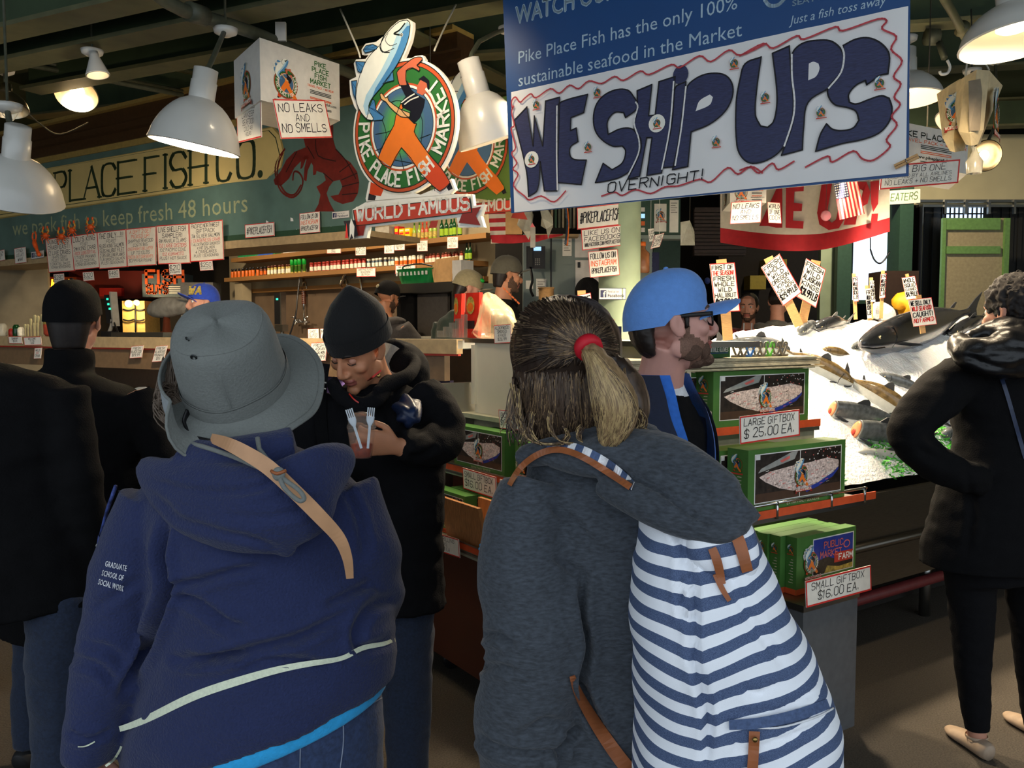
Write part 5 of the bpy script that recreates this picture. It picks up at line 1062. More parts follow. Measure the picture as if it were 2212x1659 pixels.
# ================================================================ left seafood counter
mat('cbase', '4a3a2c', .5); mat('fascia', '7a6248', .5, var=.1); mat('redstrip', 'b8382a', .5); mat('ice', 'f4f8fa', .35, var=.02, bump=.9, bscale=60, sub=.15); mat('purple', '2c2440', .2); mat('glow', 'c070ff', 1, emit=2.5); mat('glowy', 'ffb050', 1, emit=2.5)
L0 = V((-.40, 3.9, 0))
def LC(t, off, z): return L0+S_DIR*t+SN*off+Z*z
def LCP(px, py, off): return HP(px, py, LC(0, off, 0), SN)
def lbox(mb, t0, t1, o0, o1, z0, z1, m, z1b=None):
 zb = z1 if z1b is None else z1b
 mb.hexa([LC(t0, o0, z0), LC(t1, o0, z0), LC(t1, o1, z0), LC(t0, o1, z0), LC(t0, o0, zb), LC(t1, o0, zb), LC(t1, o1, z1), LC(t0, o1, z1)], m)
t = thing('seafood_counter', 'long seafood display counter with a steel top behind the shoppers at the left', 'counter', LC(2, -.4, 0))
mb = MB(); lbox(mb, .05, 4.4, -.9, -.02, .08, .80, 'cbase'); lbox(mb, .05, 4.4, -.92, -.86, .80, 1.44, 'cbase'); mb.build('base_cabinet', t)
mb = MB(); lbox(mb, 0, 4.4, -.92, -.26, 1.46, 1.50, 'steel'); lbox(mb, 0, 4.4, -.30, -.25, 1.435, 1.505, 'shelfw'); mb.build('counter_top', t)
mb = MB(); lbox(mb, .0, 4.4, -.285, -.262, 1.425, 1.436, 'redstrip'); lbox(mb, .1, 4.4, -.33, -.285, 1.30, 1.436, 'fascia'); mb.build('fascia', t)
mb = MB(); lbox(mb, .1, 1.25, -.36, -.33, 1.05, 1.30, 'purple'); mb.build('glass_panel', t)
mb = MB()
for k in range(5): mb.box(LC(.35+.09*k, -.325, 1.12+.035*(k % 3)), (.03, .01, .02), 'glow' if k % 2 else 'glowy', (S_DIR, SN, Z))
mb.build('case_light', t)
mb = MB(); rows = []
for i in range(50):
 u = .1+4.3*i/49
 rows.append([LC(u, -.06-.75*j/12, .80+.32*j/12+.02*mnoise.noise(V((u*9, j*.7, 3)))+.012*mnoise.noise(V((u*30, j*2, 3)))) for j in range(13)])
mb.grid(rows, 'ice'); o = mb.build('counter_ice'); tag(o, 'crushed ice filling the left seafood counter under its steel top', 'ice', kind='stuff')
for k, (u, e) in enumerate(((1.9, 26), (3.1, 14), (.8, 10))): spot('case_lamp', LC(u, -.32, 1.28), LC(u, -.4, .8), e, 150, .8, size=.06)
for i, (px, py) in enumerate(((335, 945), (365, 935), (350, 975), (325, 968), (372, 905), (362, 880))):
 p = LCP(px, py, -.2); p.z = max(p.z, .90)+.02
 critter(0, 0, 'orange crab lying on the counter ice, '+('left of the blue hood', 'below the black coat elbow', 'nearest the front edge', 'at the far left of the group', 'behind the others', 'topmost by the elbow')[i], 1.3, place=p, name='crab', cat='crab')
def lcard(label, tl, tr, bl, lines, off=-.24, **k):
 a, b, c = LCP(*tl, off), LCP(*tr, off), LCP(*bl, off); sign('price_card', label, c, b-a, a-c, lines, **k)
lcard('small upright card with three lines on the counter top at the far left', (51, 728), (88, 727), (53, 746), [('WELCOME', 1, I), ('TO THE', .8, I), ('SHOW', .8, I)])
lcard('card standing left of the chip bag on the counter', (18, 727), (46, 727), (20, 742), [('SHRIMP', 1, I), ('$9.99', .8, I)])
lcard('narrow card hanging on the counter edge beside the far left shopper', (75, 752), (90, 751), (73, 775), [('WILD', 1, I), ('BIG', .8, R_), ('CRAB', 1, I)])
lcard('card reading fresh cod hanging on the counter edge right of the black coat', (284, 748), (310, 746), (280, 774), [('FRESH', 1, I), ('BLACK COD', 1, I), ('$19.99', 1, I)])
lcard('card on the counter edge touching the grey sun hat', (337, 748), (362, 746), (328, 782), [('FRESH', 1, I), ('ALASKAN', 1, I), ('PRAWNS', 1, I), ('$16', 1, I)])
lcard('red bordered shot glass card on the counter top left of the beanie', (665, 711), (688, 710), (666, 737), [('SHOT', 1, I), ('GLASS', 1, I), ('$5.00', 1, I)], off=-.3)
lcard('red bordered card half hidden behind the beanie beside the shot glass card', (692, 710), (712, 709), (693, 736), [('MUG', 1, I), ('$9', 1, I)], off=-.3)
lcard('tall king salmon card hanging on the counter edge beside the beanie', (672, 741), (707, 739), (668, 781), [('FRESH', 1, I), ('ALASKAN', 1, I), ('KING SALMON', 1, I), ('$42.99', 1.3, I)])
lcard('card corner peeking out beside the brim of the grey sun hat', (604, 741), (622, 740), (606, 756), [('CUP', 1, I)])
mat('spatula', 'd8c890', .5)
for i, (x, y) in enumerate(((54, 700), (60, 700), (66, 688), (75, 680), (82, 682), (90, 679), (105, 677), (73, 697), (81, 697))):
 mb = MB(); p = LCP(x, y, -.42); b = V((p.x, p.y, 1.502)); 
 mb.loft([(*b, .004, .003), (*(b+(p-b)*.5), .006, .003), (*(b+(p-b)*.75), .017, .004), (*(p-Z*.012), .021, .005), (*p, .012, .004)], 'spatula', side=S_DIR, seg=10, sub=3)
 tag(mb.build('wooden_paddle'), 'pale paddle shaped spoon standing upright on the counter left of the dark cap', 'spoon', 'pale paddle spoons')
p = LCP(112, 745, -.40); p.z = 1.502; mb = MB(); mat('chipbag', '7a5a9a', .3, var=.3, vscale=20); mat('chipred', 'c8503a', .35, var=.3, vscale=25)
rows = [[p+S_DIR*(.075*w*cos(a))+SN*(.04*dd*sin(a))+Z*z for a in [2*pi*k/16 for k in range(16)]] for z, w, dd in ((0, .8, .6), (.02, 1, 1), (.09, 1, 1.1), (.15, .98, .8), (.18, 1, .1))]
mb.grid(rows, lambda a, b: MATS['chipred'] if a < .5 else (MATS['jyel'] if a < .75 else MATS['chipbag']), closed=True, caps=(True, True)); tag(mb.build('chip_bag'), 'purple and red snack bag on the counter left of the black coat', 'bag')
for i, (x, m, r, h) in enumerate(((36, 'bdgreen', .025, .09), (28, 'jred', .03, .06), (46, 'jwhite', .026, .07), (6, 'clearplast', .035, .1))):
 p = LCP(x, 735, -.45); p.z = 1.502; mb = MB(); mb.lathe([(r*.9, 0), (r, .01), (r, h*.8), (r*.6, h)], m, p, seg=14, caps=(True, True)); tag(mb.build('small_tub'), ('green tub', 'red tub', 'white tub', 'clear tub')[i]+' on the counter at the far left', 'tub')
p = LCP(236, 725, -.5); p.z = 1.502; t = thing('counter_scale', 'grey counter scale whose pole carries a display with green digits', 'scale', p)
mb = MB(); mb.box(p+Z*.02, (.09, .07, .04), 'plasticblack', (S_DIR, SN, Z)); h1 = LCP(244, 690, -.5); h2 = LCP(240, 645, -.5)
mb.loft([(*(p+Z*.03), .014), (*(p+(h1-p)*.6), .014), (*h1, .018)], 'greyplast', seg=8); mb.build('pole', t)
mb = MB(); u = (h2-h1).normalized(); mb.box((h1+h2)/2+S_DIR*.02, (.075, .03, .20), 'plasticblack', (S_DIR, SN, u)); mb.box((h1+h2)/2-S_DIR*.03, (.015, .05, .24), 'greyplast', (S_DIR, SN, u)); mb.build('display', t)
mb = MB()
for (x, y) in ((232, 646), (234, 657), (237, 667)): mb.box(LCP(x, y, -.47), (.016, .006, .014), 'ledgreen', (S_DIR, SN, Z))
mb.build('digits', t)
mb = MB(); mb.tube([h1, LCP(250, 705, -.47), LCP(262, 735, -.42)], .006, 'plasticblack', sub=4); tag(mb.build('power_cord'), 'black cord running down from the counter scale', 'cord')
mb = MB(); a, b = LCP(240, 727, -.35), LCP(352, 718, -.35); mb.hexa([V((q_.x, q_.y, 1.503))+o for q_, o in ((a, -SN*.2), (b, -SN*.2), (b, SN*0), (a, SN*0))]+[V((q_.x, q_.y, 1.535))+o for q_, o in ((a, -SN*.2), (b, -SN*.2), (b, SN*0), (a, SN*0))], 'steel'); tag(mb.build('steel_tray'), 'flat steel tray on the counter between the scale and the sun hat', 'tray')
mat('greyfish', '8a8478', .35, var=.3, vscale=20); mat('greyfish2', 'b8b0a0', .35)
p = LCP(356, 672, -.75); t = thing('fish_model', 'grey fish model with an open mouth resting behind the counter tray', 'fish', V((p.x, p.y, 1.502)))
mb = MB(); mb.loft([(*LCP(322, 672, -.75), .02, .03), (*LCP(334, 668, -.75), .04, .06), (*LCP(360, 664, -.75), .05, .075), (*LCP(390, 662, -.75), .04, .06), (*LCP(430, 668, -.75), .012, .03)], 'greyfish', side=SN, seg=14); mb.build('body', t)
mb = MB(); q_ = LCP(360, 690, -.75); mb.lathe([(.09, 0), (.09, .02), (.03, .04), (.02, max(.06, q_.z-1.46))], 'jdark', V((q_.x, q_.y, 1.502)), seg=14, caps=(True, True)); mb.build('stand', t)
mb = MB(); mb.poly([LCP(350, 655, -.75), LCP(378, 645, -.75), LCP(384, 655, -.75)], 'greyfish'); mb.build('dorsal_fin', t)
# ================================================================ corner display: steel carcass, step shelves
mat('panelwhite', 'd8cfb8', .35, var=.1, vscale=3); mat('lightblue', 'a8c4c0', .4); mat('brownbase', '4a2214', .45, var=.12, vscale=4); mat('brush', '605c55', .3, metal=.9, var=.12, vscale=10, stretch=(2, 2, 30)); mat('orangestrip', 'd4552a', .5); mat('shelfglass', 'a8a890', .3); mat('boxgreen', '4a7a38', .4, var=.06); mat('boxdark', '2a5a24', .45); mat('picdark', '2c2420', .4, var=.6, vscale=60); mat('picice', 'e0c4bc', .5, var=.5, vscale=130); mat('picbrown', '4a3426', .5); mat('picgrey', '9a9c98', .5, var=.2); mat('picblue', '2a3c98', .4); mat('picpink', 'e07068', .4); mat('cedar', 'b07a4a', .55, var=.25, vscale=8, stretch=(30, 3, 3)); mat('greyped', '5a5c5e', .45, var=.1)
AN, BN = -A_DIR, -B_DIR      # outward normals: AN = right front face, BN = left face
def LF(px, py, tt): return HP(px, py, AB(0, tt, 0), BN)
def RF(px, py, ss): return HP(px, py, AB(ss, 0, 0), AN)
FS = .26
def abox(mb, s0, s1, t0, t1, z0, z1, m): mb.hexa([AB(s0, t0, z0), AB(s1, t0, z0), AB(s1, t1, z0), AB(s0, t1, z0), AB(s0, t0, z1), AB(s1, t0, z1), AB(s1, t1, z1), AB(s0, t1, z1)], m)
t = thing('corner_display', 'steel corner display stand with stepped shelves and a deep ice bed', 'display stand', AB(.8, 2, 0))
mb = MB(); abox(mb, .02, 1.46, -.02, .02, .12, .62, 'brownbase'); mb.build('base_panel', t)
mb = MB()
abox(mb, .0, 1.5, -.04, .20, .62, .645, 'shelfglass'); abox(mb, .0, 1.5, .14, .32, .885, .905, 'shelfglass'); abox(mb, .1, 1.5, .24, .45, 1.14, 1.16, 'shelfglass')
abox(mb, .0, 1.5, .20, .22, .64, .89, 'jdark'); abox(mb, .0, 1.5, .32, .34, .9, 1.15, 'shelfglass'); mb.build('side_shelf', t)
mb = MB()
for z, tt in ((.648, -.042), (.907, .138)):
 abox(mb, .0, 1.5, tt-.004, tt, z, z+.028, 'orangestrip'); abox(mb, .0, 1.5, tt-.008, tt-.004, z-.012, z-.004, 'steel'); abox(mb, 0, 1.5, tt-.008, tt-.004, z+.028, z+.034, 'steel')
mb.build('shelf_edge', t)
mb = MB(); abox(mb, .78, 1.42, .30, .33, 1.16, 1.49, 'panelwhite'); abox(mb, .1, .78, .36, .38, 1.16, 1.49, 'panelwhite'); abox(mb, .80, .83, .29, .31, 1.16, 1.49, 'lightblue'); abox(mb, 1.40, 1.43, .285, .31, 1.2, 1.48, 'panelwhite'); mb.build('end_panel', t)
mb = MB(); abox(mb, .0, 1.5, .29, .62, 1.49, 1.51, 'steel'); mb.build('top_ledge', t)
mb = MB()
abox(mb, FS, FS+.03, .30, 5.0, .575, .80, 'brush'); abox(mb, FS+.03, FS+.06, .30, 5.0, .35, .575, 'brush')
mb.tube([AB(FS-.01, .30, .565), AB(FS-.01, 5.0, .565)], .022, 'brush', seg=10)
abox(mb, 0, .03, -.02, .30, .1, .90, 'brush'); abox(mb, 0, FS, .28, .30, .1, .90, 'brush'); mb.build('front_panel', t)
mb = MB(); abox(mb, .6, 1.45, .1, 5.0, .08, .66, 'walldark'); abox(mb, .33, .6, .1, 5.0, .33, .36, 'walldark'); abox(mb, 1.46, 1.5, .0, 5.0, .1, 1.3, 'steel'); mb.build('carcass', t)
for s, u in ((.5, 4.2), (.5, 2.6), (1.3, 4.2)): mb = MB(); mb.tube([AB(s, u, 0), AB(s, u, .4)], .03, 'steel', seg=10); mb.build('leg', t)
mb = MB()
for tt in (.55, .85, 1.05):
 mb.tube([AB(-.145, tt, .905), AB(-.145, tt, .965)], .006, 'chrome', seg=6)
mb.tube([AB(-.145, .3, .96), AB(-.145, 1.06, .96)], .005, 'chrome', seg=6)
abox(mb, -.14, .14, .15, 1.12, .895, .91, 'steel'); abox(mb, .12, .14, .15, 1.1, .91, 1.15, 'shelfglass'); abox(mb, .11, .36, .1, 1.12, 1.15, 1.165, 'steel'); abox(mb, .35, .37, .1, 1.1, 1.16, 1.37, 'shelfglass')
mb.build('gift_shelf', t)
mb = MB(); abox(mb, -.146, -.141, .2, 1.12, .912, .94, 'orangestrip'); abox(mb, .105, .11, .1, 1.12, 1.166, 1.195, 'orangestrip'); mb.build('shelf_edge', t)
for s, u in ((.12, .1), (1.3, .1)):
 p = AB(s, u, .05); mb = MB(); mb.lathe([(.045, -.014), (.05, -.008), (.05, .008), (.045, .014)], 'plasticblack', p, A_DIR, 18, caps=(True, True)); mb.box(p+Z*.04, (.03, .05, .08), 'chrome', (A_DIR, B_DIR, Z)); mb.build('caster', t)
mb = MB(); mb.tube([AB(.45, .5, .22), AB(.45, 5.0, .22)], .03, mat('redpipe', '6a2a2a', .5), seg=8); mb.tube([AB(.45, 1.4, .22), AB(.45, 1.4, .32)], .012, 'steel'); tag(mb.build('pipe'), 'dull red pipe under the steel front of the ice display', 'pipe')
mb = MB(); a, b = AB(1.5, -.05, .16), AB(2.4, -.15, .16); mb.tube([a, b], .025, 'redstrip', seg=8); mb.tube([b, sh(b, 0)], .02, 'steel'); tag(mb.build('floor_rail'), 'red floor rail behind the brown base panel', 'rail')
def ridge(u): 
 pts = ((0, 1.30), (.9, 1.40), (1.64, 1.52), (2.17, 1.595), (3.05, 1.62), (4.14, 1.65), (5, 1.62))
 for (a, za), (b, zb) in zip(pts, pts[1:]):
  if u <= b: return za+(zb-za)*max(0, (u-a)/(b-a))
 return pts[-1][1]
def icez(s, u):
 zr = ridge(u)
 if s < 1.1: z = .80+(zr-.80)*(max(0, s-FS)/(1.1-FS))**.82
 else: z = zr-(s-1.1)*.9
 if u < .5: z = min(z, 1.30)
 n = mnoise.noise(V((s*3, u*3, 0)))*.035+mnoise.noise(V((s*11, u*11, 5)))*.016+mnoise.noise(V((s*32, u*32, 9)))*.008
 return z+n*min(1, max(0, s-FS)*8)
mb = MB(); rows = []
NU = 190
for i in range(NU+1):
 u = .36+4.64*i/NU; rows.append([AB(FS+.03+1.19*j/60, u, icez(FS+.03+1.19*j/60, u)-(0 if not (u < 1.15 and FS+.03+1.19*j/60 < .42) else .3)) for j in range(61)])
mb.grid(rows, 'ice'); o = mb.build('crushed_ice'); tag(o, 'bright mound of crushed ice heaped on the corner display', 'ice', kind='stuff')
def ICE(px, py):
 r = ray(px, py); d = 2.6
 while d < 7:
  q_ = CAM+r*(d/r.y); e = q_-CORN; s, u = e.dot(A_DIR), e.dot(B_DIR)
  if s > FS and q_.z < icez(s, u): return q_
  d += .01
 return CAM+r*(5/r.y)
# ================================================================ fish
mat('fdark', '2a2c30', .22, var=.35, vscale=30, coat=.4); mat('fbelly', '6a6a70', .25, var=.12, vscale=20, coat=.4); mat('fgold', '6a5838', .25, var=.45, vscale=45, coat=.5); mat('fsilver', 'b4b6b2', .22, var=.12, vscale=30, coat=.5); mat('fgrey', '5a5e60', .25, var=.35, vscale=40, coat=.5); mat('fflesh', 'd88a60', .4, var=.2); mat('ffin', '3a3c40', .4); mat('feye', 'c8b890', .2); mat('fblack', '0c0c0e', .2)
def fish(label, head, tail, H, back='fgrey', belly='fsilver', up=None, cut=False, sink=.25, wd=.55, group=None, fins=True):
 """head and tail: photo pixels where they touch the ice"""
 h, tl = ICE(*head), ICE(*tail); ax = (h-tl); L = ax.length; ax.normalize()
 nrm = (AN*.45+Z*.9).normalized()
 u = nrm if up is None else V(up).normalized()
 u = (u-ax*u.dot(ax)).normalized(); sd = ax.cross(u)
 o = tl+u*(H*(.5-sink)); t = thing('fish', label, 'fish', (h+tl)/2, 0, group)
 prof = ((0, .20, .05), (.05, .2, .09), (.12, .26, .14), (.25, .62, .30), (.4, .92, .42), (.55, 1., .48), (.68, .98, .5), (.78, .86, .48), (.86, .74, .42), (.93, .52, .32), (.98, .30, .2), (1.0, .12, .08))
 if cut: prof = prof[:8]+((.8, .84, .46), (.805, .7, .4))
 mb = MB(); seg = 22
 nd = catmull([[a, b, c] for a, b, c in prof], 3); rows = []
 for a, hh, ww in nd:
  c = o+ax*(L*a)-u*(H*.04*sin(pi*a)); rows.append([c+u*(H/2*hh*sin(2*pi*k/seg))+sd*(H/2*ww*wd*2*cos(2*pi*k/seg)) for k in range(seg)])
 mb.grid(rows, lambda a, b: MATS[back] if .0 < b < .52 and (b > .02) else MATS[belly], closed=True, caps=(True, True)); 
 mb.build('body', t)
 if cut:
  mb = MB(); c = o+ax*(L*.81); mb.ell(c, (H*.2, H*.34, H*.06), 'fflesh', (sd, u, ax)); mb.ell(c-u*H*.1+ax*H*.03, (H*.1, H*.16, H*.06), 'redstrip', (sd, u, ax), 10, 6); mb.build('cut_face', t)
 else:
  for sg in (1, -1):
   mb = MB(); e = o+ax*(L*.905)+u*(H*.10)+sd*(sg*H*.385*wd*.9); mb.ell(e, (H*.045, H*.045, H*.02), 'feye', (ax, u, sd), 10, 6); mb.ell(e+sd*(sg*H*.012), (H*.025, H*.025, H*.018), 'fblack', (ax, u, sd), 8, 6); mb.build('eye', t)
  mb = MB()
  for sg in (1, -1): mb.tube([o+ax*(L*.995)-u*H*.07+sd*(sg*H*.03), o+ax*(L*.95)-u*H*.13+sd*(sg*H*.22*wd*1.5), o+ax*(L*.89)-u*H*.15+sd*(sg*H*.36*wd*1.35)], H*.022, 'fblack', sub=3); mb.tube([o+ax*(L*.81)+u*H*.28+sd*(sg*H*.36*wd), o+ax*(L*.79)+sd*(sg*H*.475*wd), o+ax*(L*.81)-u*H*.24+sd*(sg*H*.38*wd)], H*.014, 'fblack', sub=4)
  mb.build('mouth', t)
 if fins:
  def fin(nm, pts, off=0):
   mb = MB(); P_ = [o+ax*(L*a)+u*(H*b)+sd*(H*c) for a, b, c in pts]; e = sd*(H*.012); c = sum(P_, V())/len(P_)
   mb.poly([p+e for p in P_], 'ffin'); mb.poly([p-e for p in P_][::-1], 'ffin')
   for i in range(len(P_)): j = (i+1) % len(P_); mb.poly([P_[i]+e, P_[i]-e, P_[j]-e, P_[j]+e], 'ffin')
   mb.build(nm, t)
  fin('tail_fin', [(.03, .08, 0), (-.05, .32, 0), (-.12, .46, 0), (-.08, .15, 0), (-.07, 0, 0), (-.08, -.15, 0), (-.12, -.46, 0), (-.05, -.32, 0), (.03, -.08, 0)])
  fin('dorsal_fin', [(.60, .46, 0), (.55, .66, 0), (.50, .70, 0), (.47, .60, 0), (.45, .44, 0)])
  fin('adipose_fin', [(.22, .26, 0), (.17, .38, 0), (.155, .36, 0), (.18, .22, 0)])
  for sg in (1, -1): fin('pectoral_fin', [(.80, -.16, .44*wd*sg), (.72, -.27, .72*wd*sg), (.62, -.34, .8*wd*sg), (.64, -.28, .7*wd*sg), (.74, -.16, .5*wd*sg)])
  fin('anal_fin', [(.30, -.34, 0), (.24, -.52, 0), (.20, -.46, 0), (.22, -.26, 0)])
 return t
fish('big dark whole salmon with an open eye pointing left on the ice', (1855, 778), (2092, 700), .235, 'fdark', 'fbelly', up=(0, -.15, 1), sink=.12)
fish('dark whole fish behind the big dark salmon at the right', (2046, 728), (2130, 690), .13, 'fdark', 'fgrey', sink=.3)
fish('spotted golden brown fish lying upper in the diagonal pair', (1838, 836), (1690, 764), .13, 'fgold', 'fsilver', sink=.35)
fish('spotted golden brown fish lying lower in the diagonal pair beside the black sleeve', (1962, 912), (1822, 824), .15, 'fgold', 'fsilver', sink=.3)
fish('narrow dark fish half buried below the big dark salmon', (1898, 808), (2010, 850), .085, 'fgrey', 'fsilver', sink=.55)
fish('silver fish with an orange cut head left of the black sleeve, the upper one', (1752, 888), (1950, 922), .12, 'fgrey', 'fsilver', cut=True, sink=.25)
fish('silver fish with an orange cut head left of the black sleeve, the lower one', (1806, 936), (1985, 965), .14, 'fgrey', 'fsilver', cut=True, sink=.25)
fish('pale fish half buried below the two cut fish', (1850, 978), (1990, 1000), .09, 'fsilver', 'fsilver', sink=.5)
fish('grey fish pointing right behind the glove box', (1704, 764), (1556, 742), .12, 'fgrey', 'fsilver', sink=.35)
fish('grey fish with its head up on the far ridge of ice left of centre', (1722, 722), (1766, 700), .10, 'fgrey', 'fsilver', sink=.4, fins=False)
fish('silver fish at the top of the ice ridge with a dark back', (1758, 712), (1830, 698), .12, 'fdark', 'fsilver', sink=.4)
fish('small buried fish showing its gill cover above the golden pair', (1776, 754), (1842, 768), .07, 'fgold', 'fsilver', sink=.55, fins=False)
fish('buried grey fish left of the big dark salmon', (1838, 752), (1885, 735), .07, 'fgrey', 'fsilver', sink=.5, fins=False)
fish('grey fish seen through the bent black arm at the right', (2018, 915), (2075, 890), .12, 'fgrey', 'fsilver', sink=.3)
fish('silver fish near the garnish at the right of the bent arm', (2030, 945), (2085, 935), .10, 'fgrey', 'fsilver', sink=.4)
fish('dark fish at the far right top of the ice behind the dark jacket', (2120, 720), (2190, 700), .12, 'fdark', 'fgrey', sink=.3)
mat('garnish', '1f9a34', .5, var=.35, vscale=50); mat('garnish2', '4aa838', .5, var=.3, vscale=40)
def garnish(label, u0, u1, s0, s1, n, h, m):
 mb = MB(); R = random.Random(5)
 for i in range(n):
  u = R.uniform(u0, u1); s = R.uniform(s0, s1); e = (1-abs(2*(u-u0)/(u1-u0)-1)**2)
  p = AB(s, u, icez(s, u)+R.uniform(-.01, h*max(.25, e))); a = R.uniform(0, 6.3); d = V((cos(a), sin(a), R.uniform(-.6, .8))).normalized(); w = d.cross(V((R.uniform(-1, 1), R.uniform(-1, 1), R.uniform(-1, 1)))).normalized(); k = R.uniform(.008, .02)
  q_ = [p, p+d*k+w*k*.35, p+d*k*2+w*k*.1, p+d*k*1.6-w*k*.3]; mb.poly(q_, m)
 tag(mb.build('green_garnish'), label, 'garnish', kind='stuff')
garnish('curly green plastic garnish heaped beside the green gift box', 1.14, 1.55, .29, .5, 2600, .085, 'garnish')
garnish('leafy green garnish along the ice edge beside the dark jacket', 1.9, 2.6, .29, .44, 1500, .05, 'garnish2')
def stake(name, label, tl, tr, bl, d, lines, foot, stickw=.03, **k):
 a, b, c = P(*tl, d), P(*tr, d), P(*bl, d)
 t = thing(name, label, 'sign', P(*foot, d))
 k.setdefault('wt', .17); sign('sign_card', label, c, b-a, a-c, lines, parent=t, **k)
 top = (a+b)/2+V((0, .008, 0)); f = P(*foot, d)+V((0, .008, 0)); mb = MB(); ax = (top-f).normalized(); e = ax.cross(V((0, 1, 0))).normalized()
 mb.hexa([f-e*stickw/2, f+e*stickw/2, f+e*stickw/2+V((0, .008, 0)), f-e*stickw/2+V((0, .008, 0)), top+ax*.02-e*stickw/2, top+ax*.02+e*stickw/2, top+ax*.02+e*stickw/2+V((0, .008, 0)), top+ax*.02-e*stickw/2+V((0, .008, 0))], 'wood'); mb.build('stake', t)
stake('price_sign', 'tall staked halibut price sign behind the blue cap brim', (1533, 570), (1587, 567), (1545, 675), 4.35, [('FIRST OF', .9, I), ('THE SEASON!', .9, R_), ('FRESH', .9, I), ('WHOLE', .9, I), ('WILD', .9, I), ('HALIBUT', .9, I), ('$17.99 LB', 1.5, I)], (1574, 735), .05)
stake('price_sign', 'staked whole king salmon sign leaning left in the crossed pair', (1644, 578), (1684, 548), (1692, 661), 4.75, [('FRESH', 1, I), ('WHOLE', 1, I), ('WILD', 1, I), ('OREGON', 1, I), ('KING', 1, I), ('SALMON', .8, I), ('$29.99 LB', 1.3, I)], (1728, 704), .05)
stake('price_sign', 'staked Alaskan kings sign leaning right in the crossed pair', (1742, 558), (1784, 582), (1721, 641), 4.8, [('FRESH', 1, I), ('WILD', 1, I), ('ALASKAN', 1, I), ('KINGS', 1, I), ('$31.99 LB', 1.5, I)], (1733, 704), .05)
for i, (tl, tr, bl, ft_, d) in enumerate((((1841, 598), (1852, 597), (1844, 652), (1850, 690), 5.2), ((1870, 624), (1879, 623), (1874, 688), (1880, 692), 5.15), ((1879, 606), (1888, 606), (1882, 652), (1884, 690), 5.4), ((1903, 592), (1915, 590), (1900, 645), (1905, 688), 5.3))):
 stake('price_sign', ('narrow staked sign, leftmost of the four thin ones', 'shortest narrow staked sign of the four thin ones', 'narrow staked sign without border, third from the left', 'tallest red bordered narrow staked sign near the bright window')[i], tl, tr, bl, d, [('FR', 1, I), ('WILD', 1, I), ('KING', 1, I), ('$30', 1, I), ('LB', 1, I)], ft_, .02, border=R_ if i in (0, 3) else None)
stake('price_sign', 'staked whole squid price sign behind the wild seafood sign', (1948, 600), (1976, 596), (1958, 648), 5.5, [('WHOLE', 1, I), ('SQUID', 1, I), ('CLEANED', .7, I), ('$4.99 LB', 1.2, I)], (1985, 690), .02)
stake('price_sign', 'white card about wild caught seafood staked by the big dark salmon', (1962, 648), (2012, 642), (1974, 706), 4.9, [('WE SELL ONLY', .9, I), ('WILD SEAFOOD', .9, R_), ('CAUGHT!', 1, I), ('NO FARMED', .9, R_)], (1996, 720), .03)
mat('lemon', 'd8a020', .5); mat('yellowbag', 'd8b848', .35, trans=.2)
mb = MB(); p = P(1955, 655, 5.7); mb.loft([(*P(1938, 668, 5.7), .02), (*P(1945, 655, 5.7), .07), (*P(1965, 660, 5.7), .08), (*P(1985, 668, 5.7), .03)], 'lemon', seg=12); tag(mb.build('yellow_bag'), 'yellow plastic bag on the ice behind the wild seafood sign', 'bag')
mb = MB(); mb.loft([(*P(1886, 686, 5.5), .03), (*P(1896, 672, 5.5), .06), (*P(1918, 678, 5.5), .05), (*P(1930, 690, 5.5), .02)], 'ice', seg=12); tag(mb.build('ice_bag'), 'white bag of ice among the narrow staked signs', 'bag')
